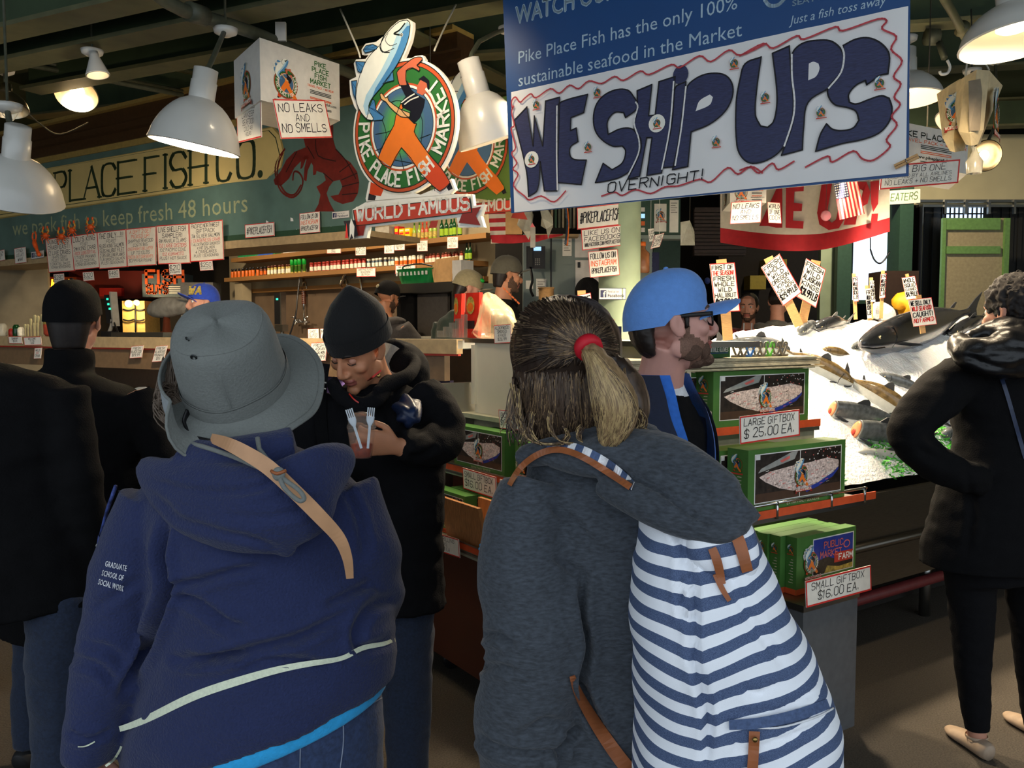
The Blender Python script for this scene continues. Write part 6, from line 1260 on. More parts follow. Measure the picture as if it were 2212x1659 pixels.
# ================================================================ gift boxes
def giftbox(label, o, r, w, h, dp, kind='large', group=None, hidden=False):
 o = V(o); r = r.normalized(); n = r.cross(Z).normalized(); t = thing('gift_box', label, 'gift box', o+r*(w/2)-n*(dp/2), 0, group)
 mb = MB(); mb.hexa([o-n*dp, o+r*w-n*dp, o+r*w, o, o-n*dp+Z*h, o+r*w-n*dp+Z*h, o+r*w+Z*h, o+Z*h], 'boxgreen')
 l = -r
 def sq(y0, z0, y1, z1, m, k=1): mb.poly([o+l*(.001*k)-n*(dp*y1)+Z*(h*z0), o+l*(.001*k)-n*(dp*y0)+Z*(h*z0), o+l*(.001*k)-n*(dp*y0)+Z*(h*z1), o+l*(.001*k)-n*(dp*y1)+Z*(h*z1)], m)
 sq(.0, 0, 1, .1, 'orangestrip')
 for i in range(9): sq(.3, .2+i*.05, .7-.1*(i % 3), .213+i*.05, 'traypale')
 e2 = -n; emblem(mb, o+l*.002-n*(dp*.5)+Z*(h*.78), n, Z, -r, min(dp*.28, h*.1), 0, .0004)
 ct_ = mb.build('carton', t)
 mb = MB()
 def fq(x0, z0, x1, z1, m, k=1): mb.poly([o+r*(w*x0)+Z*(h*z0)+n*(.0004*k), o+r*(w*x1)+Z*(h*z0)+n*(.0004*k), o+r*(w*x1)+Z*(h*z1)+n*(.0004*k), o+r*(w*x0)+Z*(h*z1)+n*(.0004*k)], m)
 def fp(pts, m, k): mb.poly([o+r*(w*x)+Z*(h*y)+n*(.0004*k) for x, y in pts], m)
 fq(0, 0, 1, .10, 'orangestrip')
 if kind == 'large':
  fq(.06, .22, .955, .93, 'white', 2); fq(.068, .235, .947, .915, 'picdark', 3); fq(.068, .235, .947, .36, 'picbrown', 4)
  fp([(.1, .60), (.16, .52), (.3, .40), (.45, .33), (.55, .33), (.7, .40), (.86, .52), (.92, .60), (.92, .70), (.8, .76), (.6, .72), (.45, .71), (.2, .66)], 'picice', 5); fp([(.55, .33), (.7, .40), (.86, .52), (.92, .60), (.92, .56), (.86, .46), (.7, .34), (.58, .28)], 'picblue', 5)
  fp([(.09, .66), (.12, .72), (.42, .91), (.48, .91), (.45, .80), (.2, .70)], 'picgrey', 5); fp([(.3, .80), (.4, .86), (.4, .82), (.32, .77)], 'picpink', 6); fq(.068, .85, .11, .915, 'white', 5)
  R = random.Random(3)
  for i in range(34): x, y = R.uniform(.55, .93), R.uniform(.72, .9); fq(x, y, x+.008, y+.016, 'white' if i % 3 else 'picpink', 6)
  for i in range(60):
   x = R.uniform(.16, .88); y = .5+R.uniform(-.1, .2)-.3*(.5-abs(x-.5))*.4; fp([(x, y), (x+.03, y+.012), (x+.03, y+.02), (x, y+.01)], ('picpink', 'picbrown', 'white', 'picgrey')[i % 4], 6)
  fq(.503, .235, .509, .915, 'white', 6)
  emblem(mb, o+r*(w*.52)+Z*(h*.54)+n*.003, r, Z, n, h*.165, 1, .0004)
  htext(mb, 'EXTRA FANCY SOCKEYE', o+r*(w*.3)+Z*(h*.145)+n*.001, r, Z, n, w*.5, h*.04, MATS['traypale'], wt=.18, slant=0, jit=0); htext(mb, 'ALDERWOOD SMOKED SALMON', o+r*(w*.05)+Z*(h*.025)+n*.001, r, Z, n, w*.9, h*.05, MATS['lline'], wt=.18, slant=0, jit=0, fit=False)
 else:
  fq(.26, .25, .96, .92, 'white', 2); fq(.27, .27, .945, .90, 'picblue', 3); fp([(.27, .27), (.945, .27), (.945, .50), (.7, .46), (.5, .56), (.27, .50)], 'picdark', 4); fp([(.45, .27), (.945, .27), (.945, .36), (.7, .34), (.5, .40)], 'jyel', 5)
  fq(.62, .42, .945, .60, 'redstrip', 5); htext(mb, 'FARM', o+r*(w*.69)+Z*(h*.46)+n*.003, r, Z, n, w*.25, h*.1, MATS['white'], wt=.2, slant=0, jit=0)
  htext(mb, 'PUBLIC', o+r*(w*.44)+Z*(h*.72)+n*.003, r, Z, n, w*.32, h*.11, MATS['picpink'], wt=.16, slant=0, jit=0); htext(mb, 'MARKET', o+r*(w*.38)+Z*(h*.56)+n*.003, r, Z, n, w*.36, h*.11, MATS['picpink'], wt=.16, slant=0, jit=0)
  fp([(.83+.06*cos(a*.63), .72+.075*sin(a*.63)) for a in range(10)], 'picpink', 6); fp([(.83+.045*cos(a*.63), .72+.055*sin(a*.63)) for a in range(10)], 'picblue', 7)
  emblem(mb, o+r*(w*.22)+Z*(h*.52)+n*.004, r, Z, n, h*.2, 1, .0004); htext(mb, 'EXTRA FANCY', o+r*(w*.12)+Z*(h*.12)+n*.001, r, Z, n, w*.5, h*.05, MATS['traypale'], wt=.18, slant=0, jit=0)
 mb.build('front_print', ct_); return t
GN = 'large green gift boxes'
def rbox(x0, x1, ss, zb, h, dp, label, kind='large'):
 a, b = RF(x0, 900, ss), RF(x1, 900, ss); a.z = b.z = zb
 return giftbox(label, a, b-a, (b-a).length, h, dp, kind)
rbox(1618, 1828, -.135, .912, .238, .09, 'large green gift box in front on the lower shelf beside the garnish')
rbox(1548, 1700, -.03, .912, .225, .09, 'large green gift box partly hidden behind the front one on the lower shelf')
rbox(1540, 1745, .115, 1.167, .232, .09, 'large green gift box on the upper shelf under the newspapers')
rbox(1440, 1536, .2, 1.167, .225, .09, 'large green gift box behind the dark blue jacket on the upper shelf')
def rcard(label, tl, tr, bl, ss, lines, **k):
 a, b, c = RF(*tl, ss), RF(*tr, ss), RF(*bl, ss); sign('price_card', label, c, b-a, a-c, lines, **k)
rcard('large gift box price card between the two gift box shelves', (1598, 900), (1727, 884), (1599, 960), -.16, [('LARGE GIFTBOX', 1, I), ('$ 25.00 EA.', 1.3, I)], wt=.1)
rcard('small gift box price card in front of the pedestal', (1740, 1256), (1881, 1221), (1742, 1313), -.10, [('SMALL GIFTBOX', 1, I), ('$16.00 EA.', 1.2, I)], wt=.1)
t = thing('pedestal', 'grey steel pedestal carrying small gift boxes beside the striped backpack', 'pedestal', AB(.1, .95, 0))
mb = MB(); abox(mb, -.08, .24, .79, 1.12, 0, .515, 'greyped'); mb.build('pedestal_body', t); mb = MB(); abox(mb, -.085, .24, .785, 1.125, .515, .54, 'steel'); mb.build('top_plate', t)
a, b = RF(1721, 1200, .01), RF(1858, 1200, .01); a.z = b.z = .541; w_ = (b-a).length
giftbox('small green gift box in front on the grey pedestal', a, b-a, w_*.92, .222, .05, 'small')
for i in range(3):
 o = a-B_DIR*(.03+.012*(i == 1))+A_DIR*(.052+.052*i); giftbox('small green gift box stacked behind on the pedestal, '+('second', 'third', 'last')[i]+' from the front', o, B_DIR, w_*.92, .222, .05, 'small')
def lbx(x0, x1, tt, zb, h, dp, label, kind='large', ref=1000):
 a, b = LF(x0, ref, tt), LF(x1, ref, tt); a.z = b.z = zb; return giftbox(label, a, b-a, (b-a).length, h, dp, kind)
r_ = -A_DIR
def lgift(s0, w, tt, zb, h, dp, label, kind='large'):   # front-left corner at depth s0 on the left face, front facing the street
 return giftbox(label, AB(s0, tt, zb), r_, w, h, dp, kind)
a = LF(1009, 980, .24)
lgift(1.36, .42, .15, .907, .21, .07, 'large green gift box on the middle side shelf beside the black jacket')
lgift(1.24, .36, .23, .907, .20, .07, 'large green gift box standing behind on the middle side shelf')
lgift(.86, .22, .15, .907, .19, .05, 'small green gift box with a blue night picture on the middle side shelf', 'small')
lgift(.62, .40, .145, .907, .225, .08, 'large green gift box at the near end of the middle side shelf')
lgift(1.44, .36, .04, .648, .19, .06, 'large green gift box at the far end of the low side shelf')
lgift(1.32, .36, .11, .648, .19, .06, 'large green gift box standing behind at the far end of the low side shelf')
lgift(.62, .42, -.03, .648, .215, .07, 'large green gift box beside the cedar planks on the low side shelf')
for i in range(2):
 mb = MB(); s0, s1 = (1.12, .80) if i == 0 else (1.0, .66); t0 = -.03+.075*i
 lo = [AB(s0, t0+.01, .648), AB(s1, t0+.01, .648)]; up_ = [AB(s0, t0+.01-.05*(1-i), .648+.2), AB(s1, t0+.01-.05*(1-i), .648+.2)]; e = B_DIR*.018
 mb.hexa([lo[0], lo[1], lo[1]+e, lo[0]+e, up_[0], up_[1], up_[1]+e, up_[0]+e], 'cedar'); tag(mb.build('cedar_plank_pack'), ('pack of cedar grilling planks leaning forward above its price card', 'pack of cedar grilling planks standing behind the leaning one')[i], 'plank')
def lfcard(label, tl, tr, bl, tt, lines, **k):
 a, b, c = LF(*tl, tt), LF(*tr, tt), LF(*bl, tt); sign('price_card', label, c, b-a, a-c, lines, **k)
lfcard('small gift box price card on the middle side shelf edge', (999, 1010), (1071, 1031), (1001, 1055), .11, [('SMALL GIFTBOX', 1, I), ('$16.00 EA.', 1.2, I)], wt=.1)
lfcard('cedar planks price card on the low shelf edge', (923, 1145), (990, 1165), (926, 1183), -.07, [('CEDAR GRILLING', 1, I), ('PLANKS', .8, I), ('$12.00 EA', 1, I)], wt=.1)
lfcard('books price card on the upper side shelf', (1077, 885), (1118, 888), (1080, 925), .20, [('BOOKS', 1, I), ('$19.99 EA', 1.1, I)], wt=.1)
lfcard('white card corner beside the striped backpack strap on the middle shelf', (1079, 1035), (1094, 1040), (1082, 1070), .11, [('$', 1, I)])
def book(label, s0, w, tt, zb, h, lean, lod=1, photo=False):
 o = AB(s0, tt, zb); r = r_; uu = (Z*cos(lean)+B_DIR*sin(lean)).normalized(); n = r.cross(uu).normalized(); t = thing('book', label, 'book', o)
 mb = MB(); mb.hexa([o-n*.015, o+r*w-n*.015, o+r*w, o, o+uu*h-n*.015, o+r*w+uu*h-n*.015, o+r*w+uu*h, o+uu*h], 'boxdark'); mb.build('cover', t)
 mb = MB()
 def fq(x0, z0, x1, z1, m, k=1): mb.poly([o+r*(w*x0)+uu*(h*z0)+n*(.0005*k), o+r*(w*x1)+uu*(h*z0)+n*(.0005*k), o+r*(w*x1)+uu*(h*z1)+n*(.0005*k), o+r*(w*x0)+uu*(h*z1)+n*(.0005*k)], m)
 fq(0, .0, 1, .13, 'orangestrip')
 if photo: fq(.05, .3, .95, .8, 'jyel', 1); [fq(.1+.18*i, .35, .22+.18*i, .7, 'redstrip' if i % 2 else 'white', 2) for i in range(4)]
 else: emblem(mb, o+r*(w*.5)+uu*(h*.5)+n*.001, r, uu, n, w*.30, 1, .0005)
 mb.build('front_print', t)
book('dark green emblem book standing alone above the other books', .60, .085, .30, 1.34, .15, .12)
book('dark green emblem book, left one of the pair beside the books card', .80, .085, .26, 1.165, .16, .15)
book('dark green emblem book, right one of the pair beside the books card', .715, .09, .255, 1.165, .16, .15)
book('open book page with a photograph of fishmongers left of the emblem books', .90, .09, .27, 1.165, .15, .15, photo=True)
book('green back cover lying right of the emblem books', .62, .09, .265, 1.165, .15, .15, photo=False)
mb = MB(); p = LF(997, 846, .285); n = BN; mb.poly([p+A_DIR*(.022*cos(a*.35))+Z*(.034*sin(a*.35)) for a in range(18)], 'jbrown'); mb.poly([p+n*.001+A_DIR*(.015*cos(a*.35))+Z*(.024*sin(a*.35)) for a in range(18)], 'jorange'); tag(mb.build('round_sticker'), 'round brown sticker on the white end panel', 'sticker')
mat('acrylic', 'c8c8c0', .1, trans=.7, alpha=.55); mat('leafred', 'c0281c', .35)
for i, (x0, x1, y0, dd) in enumerate(((979, 994, 622, .0), (1003, 1032, 614, .06))):
 p = LF((x0+x1)/2, 715, .36); a, b = LF(x0, 715, .36), LF(x1, 715, .36); w = (b-a).length; p = V((a.x, a.y, 1.512)); hh = .22; t = thing('leaflet_stack', ('narrow red leaflet stack in the acrylic holder at the left', 'wide red leaflet stack with a salmon picture in the acrylic holder')[i], 'leaflet', p)
 r = r_; n = BN; mb = MB(); mb.hexa([p-n*.02, p+r*w-n*.02, p+r*w, p, p-n*.03+Z*hh, p+r*w-n*.03+Z*hh, p+r*w-n*.01+Z*hh, p-n*.01+Z*hh], 'leafred'); mb.build('leaflets', t)
 mb = MB(); c = p+r*w*.5+n*.003
 mb.poly([c+r*(w*.3*cos(k*.42))+Z*(hh*(.72+.2*sin(k*.42))) for k in range(15)], 'jyel'); mb.poly([c+n*.001+r*(w*.22*cos(k*.42))+Z*(hh*(.68+.1*sin(k*.42))) for k in range(15)], 'jorange'); mb.poly([c-r*w*.3+Z*hh*.2, c+r*w*.3+Z*hh*.2, c+r*w*.3+Z*hh*.38, c-r*w*.3+Z*hh*.38], 'plasticblack'); mb.build('print', t)
t = thing('leaflet_holder', 'clear acrylic leaflet holder with stepped pockets on the steel ledge', 'holder', V((LF(1000, 715, .35).x, LF(1000, 715, .35).y, 1.512)))
for i in range(5):
 a, b = LF(945+13*i, 715, .345), LF(958+13*i, 715, .345); mb = MB(); a = sh(a, 1.512); b = sh(b, 1.512); hh = .035+.02*i; mb.hexa([a, b, b+BN*.003, a+BN*.003, a+Z*hh, b+Z*hh, b+BN*.003+Z*hh, a+BN*.003+Z*hh], 'acrylic'); mb.build('pocket', t)
mat('bagclear', 'f0e0b8', .18, trans=.5, alpha=.5, bump=.8, bscale=30)
mb = MB()
def wb(i, a): return 1+.16*sin(3*a+i*9)+.12*sin(7*a+5*i)+.06*sin(13*a-9*i)
c0 = LF(1072, 700, .42); c0 = sh(c0, 1.512); mb.loft([(*(c0), .11, .08), (*(c0+Z*.04), .13, .1), (*(c0+Z*.10-r_*.02), .10, .08), (*(c0+Z*.16-r_*.05), .05, .05), (*(c0+Z*.20-r_*.07), .03, .03), (*(c0+Z*.22-r_*.075), .01, .01)], 'bagclear', side=r_, seg=26, sub=4, wob=wb); tag(mb.build('plastic_bag'), 'crumpled clear plastic bag glowing in the lamp light on the steel ledge', 'bag')
lfcard('four pack price card stuck on the ledge left of the brown hair', (1067, 703), (1103, 700), (1068, 742), .285, [('ALDERWOOD', 1, I), ('SMOKED', 1, I), ('4 PACK', .9, I), ('$25.99', 1, I)])
mb = MB(); p = sh(LF(1072, 720, .5), 1.512); mb.box(p+Z*.10+A_DIR*.1, (.09, .003, .2), 'orangeink', (r_, BN, Z)); tag(mb.build('orange_card'), 'orange card standing behind the plastic bag', 'card')
t0 = .12
mat('newsprint', 'c8bc9c', .8, var=.25, vscale=40); mat('glovegreen', '14602c', .4)
for i in range(9):
 mb = MB(); z = 1.402+i*.0052; R = random.Random(i); a = R.uniform(-.02, .02); abox(mb, .09+a, .34+a, .05+R.uniform(-.02, .02), 1.09+R.uniform(-.04, .02), z, z+.0046, 'newsprint'); tag(mb.build('newspaper'), 'folded newspaper in the flat stack on top of the upper gift box', 'newspaper', 'stacked newspapers')
zt_ = 1.402+9*.0052
a, b = RF(1505, 780, .12), RF(1577, 780, .12); a = sh(a, zt_+.001); b = sh(b, zt_+.001); t = thing('glove_box', 'dark green glove box on the newspapers beside the bearded man', 'box', a)
mb = MB(); w = (b-a).length; mb.hexa([a+A_DIR*.09, b+A_DIR*.09, b, a, a+A_DIR*.09+Z*.055, b+A_DIR*.09+Z*.055, b+Z*.055, a+Z*.055], 'glovegreen'); mb.build('carton', t)
mb = MB(); htext(mb, 'NITRILE GLOVES', a+B_DIR*(w*.38)+Z*.022+AN*.001, B_DIR, Z, AN, w*.55, .014, MATS['white'], wt=.2, slant=0, jit=0, fit=False); mb.poly([a+B_DIR*w*.4+Z*.018+AN*.001, a+B_DIR*w*.93+Z*.018+AN*.001, a+B_DIR*w*.93+Z*.0155+AN*.001, a+B_DIR*w*.4+Z*.0155+AN*.001], 'picblue'); mb.build('print', t)
mat('toolgrey', '6a665c', .3, metal=.4); mat('toolblue', '2a6ab0', .4); mat('toolgreen', '58a838', .4)
for i in range(8):
 p = RF(1592+i*14, 782, .14); p = sh(p, zt_+.004); m = 'toolblue' if i == 2 else ('toolgreen' if i == 5 else 'toolgrey')
 mb = MB()
 for sg in (-1, 1):
  mb.tube([p+B_DIR*(.004*sg), p+B_DIR*(.022*sg)+Z*.03, p+B_DIR*(.026*sg)+Z*.045, p+B_DIR*(.012*sg)+Z*.05, p+B_DIR*(.006*sg)+Z*.03], .0045, m, sub=3)
 mb.tube([p-B_DIR*.03, p+B_DIR*.03], .005, m)
 tag(mb.build('cracker_tool'), ('grey shell cracker lying on the newspapers beside the glove box' if m == 'toolgrey' else m[4:]+' handled shell cracker lying on the newspapers'), 'tool', 'grey shell crackers' if m == 'toolgrey' else None)
for i in range(3):
 p = AB(.30, .12, 1.38+.062*i); mb = MB(); mb.box(p+Z*.03, (.10, .14, .058), 'flagblue' if i != 1 else 'boxdark', (B_DIR, A_DIR, Z)); tag(mb.build('small_carton'), ('lowest', 'middle', 'topmost')[i]+' small dark carton stacked left of the blue cap man', 'box')
stake('price_sign', 'red bordered staked card reading more behind the ponytail', (1238, 640), (1276, 632), (1245, 700), 4.2, [('MORE', 1, I), ('SALMON', 1, I), ('$9', 1, I)], (1262, 735), .04)
stake('price_sign', 'red bordered card peeking out right of the brown hair', (1300, 694), (1327, 690), (1303, 748), 3.9, [('KING', 1, I), ('$12', 1, I)], (1318, 770), .02)
mb = MB(); p = P(1180, 645, 6.2); mb.lathe([(.05, -.3), (.055, 0), (.055, .07), (.05, .075)], 'wood', p, seg=16, caps=(True, True)); mb.lathe([(.06, .07), (.06, .08)], 'wood', p, seg=16, caps=(True, True)); tag(mb.build('wooden_tub'), 'round tan tub standing behind the ponytail woman', 'tub')
# ================================================================ people
from mathutils.bvhtree import BVHTree
mat('skin', 'c89078', .5, var=.06, sub=.12); mat('skinwarm', 'c88a66', .5, var=.06, sub=.12); mat('skinpink', 'd09a8c', .5, var=.08, vscale=18, sub=.12); mat('lip', 'a05a50', .45); mat('beardbrown', '5c4436', .8, var=.3, vscale=300, bump=.5, bscale=300); mat('stubble', '7a5a4a', .7, var=.25, vscale=300); mat('hairdark', '221a16', .5, var=.3, vscale=100); mat('eyewhite', 'd8d2c8', .3, var=0); mat('iris', '2a1c14', .2, var=0)
def cloth(name, col, rough=.85, var=.12, vs=60, b=.25, bs=220, **k): return mat(name, col, rough, var=var, vscale=vs, bump=b, bscale=bs, sheen=.15, **k)
mat('blackcloth', '0e0e11', .9, var=.15, vscale=60, bump=.25, bscale=220, spec=.2); mat('blackcoat', '0b0b0d', .9, var=.15, vscale=60, bump=.25, bscale=220, spec=.2); cloth('navyhood', '1f2a54', vs=180, var=.1, b=.5); cloth('jeans', '2c3c5e', vs=120, var=.3); cloth('jeansdark', '1e2a40', vs=120, var=.3); cloth('charcoal', '3c424a', vs=260, var=.38, stretch=(.35, .35, 1), b=.4); cloth('greyhood', '6a6860', vs=90, var=.2); cloth('redhood', '8a2228'); cloth('darkhood', '45403e'); cloth('olivejacket', '2e3a32', rough=.5); cloth('navyjacket', '1a2238'); cloth('bluelining', '2a6ac8'); cloth('capblue', '6496de', var=.05); cloth('capgrey', '5e5a4c'); cloth('capkhaki', '9a8e6c'); cloth('hatgrey', '767a76', var=.06, vs=200); cloth('hatgreypale', '9aa2a6', var=.05); cloth('beanie', '0b0b0c', stretch=(1, 1, .2)); cloth('liner', 'a8a294'); cloth('whitecloth', 'e6e8ec'); cloth('cyancloth', '2aa8e8')
mat('shinyblack', '0c0d10', .35, var=.3, vscale=20, bump=.3, bscale=30); mat('leather', '9a5a34', .45, var=.15, vscale=30); mat('straptan', 'c89870', .5, var=.08); mat('rubber', '1c1c1e', .6); mat('shoebeige', 'b09a84', .6); mat('rivet', 'a88a50', .3, metal=1); mat('lens', 'e0e6ea', .05, trans=.9, alpha=.25)
def bvh_of(o):
 M = xf(o) if o.parent is None else xf(o); me = o.data
 return BVHTree.FromPolygons([M @ v.co for v in me.vertices], [tuple(p.vertices) for p in me.polygons])
def onto(bvhs, px, py, lift=.003, fallback=2.0):
 r = ray(px, py).normalized(); best = None
 for b in bvhs:
  h, n, i, d = b.ray_cast(CAM, r)
  if h is not None and (best is None or d < best[1]): best = (h, d)
 return (best[0]-r*lift) if best else P(px, py, fallback)
def ribbon_on(bvhs, pts, wpx, m, name, parent, lift=.004, thick=.003, sub=6, fallback=1.5, smooth=2):
 """a strap laid over a surface, seen along pts; wpx = width"""
 c = catmull(pts, sub); L, R_ = [], []
 for i, p in enumerate(c):
  q_ = c[min(i+1, len(c)-1)]; o_ = c[max(i-1, 0)]; dx, dy = q_[0]-o_[0], q_[1]-o_[1]; n = sqrt(dx*dx+dy*dy) or 1; w = p[2] if len(p) > 2 else wpx
  L.append(onto(bvhs, p[0]-dy/n*w/2, p[1]+dx/n*w/2, lift, fallback)); R_.append(onto(bvhs, p[0]+dy/n*w/2, p[1]-dx/n*w/2, lift, fallback))
 for _ in range(smooth):
  for A in (L, R_): A[1:-1] = [(A[i-1]+A[i]*2+A[i+1])/4 for i in range(1, len(A)-1)]
 rows = []
 for a, b in zip(L, R_):
  t = (a-CAM).normalized()*thick; rows.append([a, b, b+t, a+t])
 mb = MB(); mb.grid(rows, m, closed=True, caps=(True, True), smooth=False); return mb.build(name, parent)
def tube_on(bvhs, pts, r, m, name, parent, lift=.004, sub=5, fallback=1.5):
 mb = MB(); mb.tube([onto(bvhs, *p[:2], lift, fallback) if len(p) < 3 else P(*p) for p in catmull(pts, sub)], r, m, seg=6); return mb.build(name, parent)
def topx(p):
 v = p-CAM; z = v.dot(CF); return (1106+FPX*v.x/z, 829.5-FPX*v.dot(CU)/z)
def segd(p, a, b):
 ax, ay = b[0]-a[0], b[1]-a[1]; t = ((p[0]-a[0])*ax+(p[1]-a[1])*ay)/(ax*ax+ay*ay+1e-9); t = max(0, min(1, t))
 return sqrt((p[0]-a[0]-ax*t)**2+(p[1]-a[1]-ay*t)**2), t
def folds(creases, noise_a=.004, noise_s=7, squash=(1, 1, 2.2), seed=0):
 cs = [(catmull(p, 4), w, d) for p, w, d in creases]
 def f(c, n):
  k = noise_a*mnoise.noise(V((c.x*noise_s*squash[0]+seed, c.y*noise_s*squash[1], c.z*noise_s*squash[2])))+noise_a*.5*mnoise.noise(V((c.x*noise_s*2.3+seed, c.y*noise_s*2.3, c.z*noise_s*4)))
  if cs and n.dot(c-CAM) < 0:
   p = topx(c)
   for pl, w, d in cs:
    m = 1e9; along = 0
    for i in range(len(pl)-1):
     e, t = segd(p, pl[i], pl[i+1])
     if e < m: m = e; along = (i+t)/(len(pl)-1)
    if m < 3.5*w:
     q_ = m/w; tp = min(1, 5*along+.15, 5*(1-along)+.15)
     k -= d*tp*(exp(-q_*q_)-.45*exp(-(q_-1.9)**2))
  return c+n*k
 return f
class Fr:
 """head frame: f forward, r its right, u up"""
 def __init__(s, c, az, pitch=0, roll=0, sc=1.0):
  f = hd(az); r = hd(az+90); f2 = (f*cos(radians(pitch))+Z*sin(radians(pitch))); u = r.cross(f2)
  r2 = r*cos(radians(roll))+u*sin(radians(roll)); u = r2.cross(f2)
  s.c, s.f, s.r, s.u, s.s = V(c), f2, r2, u, sc
 def p(s, x, y, z): return s.c+(s.r*x+s.f*y+s.u*z)*s.s
 def loc(s, q): d = (q-s.c)/s.s; return V((d.dot(s.r), d.dot(s.f), d.dot(s.u)))
 def ax(s): return (s.r, s.f, s.u)
def head(mb, F, neck=None, m='skin', nose=1.0):
 e = lambda x, y, z, a, b, c: mb.ell(F.p(x, y, z), (a*F.s, b*F.s, c*F.s), m, F.ax(), 18, 12)
 e(0, -.014, .036, .074, .094, .082); e(0, .02, .03, .066, .07, .07)
 mb.loft([(*F.p(0, y, z), a*F.s, b*F.s) for z, y, a, b in ((.07, .03, .058, .056), (.03, .032, .066, .061), (0, .032, .066, .060), (-.04, .034, .061, .057), (-.075, .040, .050, .050), (-.102, .050, .034, .038), (-.117, .056, .018, .022))], m, side=F.r, seg=20)
 e(0, .080, .020, .048, .013, .011)
 mb.loft([(*F.p(0, .084, .016), .0085*F.s), (*F.p(0, .099*nose if nose > 1 else .099, -.014), .0090*F.s), (*F.p(0, .109, -.034), .0112*F.s), (*F.p(0, .097, -.046), .0085*F.s)], m, side=F.r, seg=12)
 for g in (-1, 1):
  e(g*.012, .096, -.041, .009, .011, .008); e(g*.042, .062, -.026, .022, .022, .02); e(g*.047, .010, -.066, .013, .030, .026)
  mb.loft([(*F.p(g*.070, .006, -.036), .008*F.s, .012*F.s), (*F.p(g*.078, -.004, -.012), .007*F.s, .019*F.s), (*F.p(g*.080, -.008, .010), .006*F.s, .017*F.s), (*F.p(g*.078, -.008, .022), .004*F.s, .010*F.s)], m, side=F.r, seg=12)
 e(0, .089, -.064, .023, .010, .0055); e(0, .087, -.076, .020, .010, .0065); e(0, .080, -.104, .022, .018, .016); e(0, .084, -.055, .017, .010, .010)
 n0 = F.p(0, -.012, -.05); n1 = V(neck) if neck is not None else F.p(0, -.035, -.20)
 mb.loft([(*n0, .054*F.s, .058*F.s), (*(n0+(n1-n0)*.5), .054*F.s, .057*F.s), (*n1, .066*F.s, .066*F.s)], m, side=F.r, seg=18)
def facedef(F):
 def f(c, n):
  q_ = F.loc(c); k = 0
  if abs(q_.x) < .07 and q_.y > .03 and abs(q_.z) < .05:
   for g in (-1, 1): k -= .0095*exp(-(((q_.x-g*.031)/.017)**2+((q_.z-.001)/.011)**2))
  if abs(q_.x) > .068 and abs(q_.y) < .03: k -= .0055*exp(-(((q_.y-.002)/.008)**2+((q_.z+.006)/.017)**2))
  if q_.y > .06: k -= .0035*exp(-((q_.x/.022)**2+((q_.z+.0705)/.0028)**2))
  return c+n*(k*F.s)
 return f
def facemat(F, beard=None):
 def f(c, n):
  q_ = F.loc(c)
  if q_.y > .078 and abs(q_.x) < .024 and (-.082 < q_.z < -.0585): return 2
  if beard and q_.y > .002 and q_.z < .005 and (abs(q_.x) < .071 or q_.z < -.055) and (q_.y > .014 or q_.z < -.042):
   q_ = q_+V((0, 0, .006*mnoise.noise(c*120)))
   jaw = -.035-.75*max(0, q_.y-.03)
   if abs(q_.x) < .03 and q_.y > .07: ok = (-.060 < q_.z < -.048) or q_.z < -.086 or (abs(q_.x) > .024 and q_.z < -.05)
   else: ok = q_.z < (-.016 if q_.y < .03 else jaw+.002)
   if ok and q_.z > -.128+.03*(q_.y < .03): return 1
  return 0
 return f
def eyes(F, parent, closed=False):
 for g in (-1, 1):
  mb = MB(); c = F.p(g*.031, .0735, .001)
  mb.ell(c, [.0118*F.s]*3, 'eyewhite' if not closed else 'skin', F.ax(), 12, 8)
  if not closed: mb.ell(c+F.f*(.0085*F.s), (.0052*F.s, .0042*F.s, .0052*F.s), 'iris', F.ax(), 10, 6)
  mb.build('eye', parent)
def brows(F, parent, m='hairdark', th=.0042):
 for g in (-1, 1):
  mb = MB(); mb.loft([(*F.p(g*.013, .090, .019), th*.8*F.s), (*F.p(g*.03, .089, .026), th*F.s), (*F.p(g*.05, .074, .021), th*.5*F.s)], m, seg=8); mb.build('eyebrow', parent)
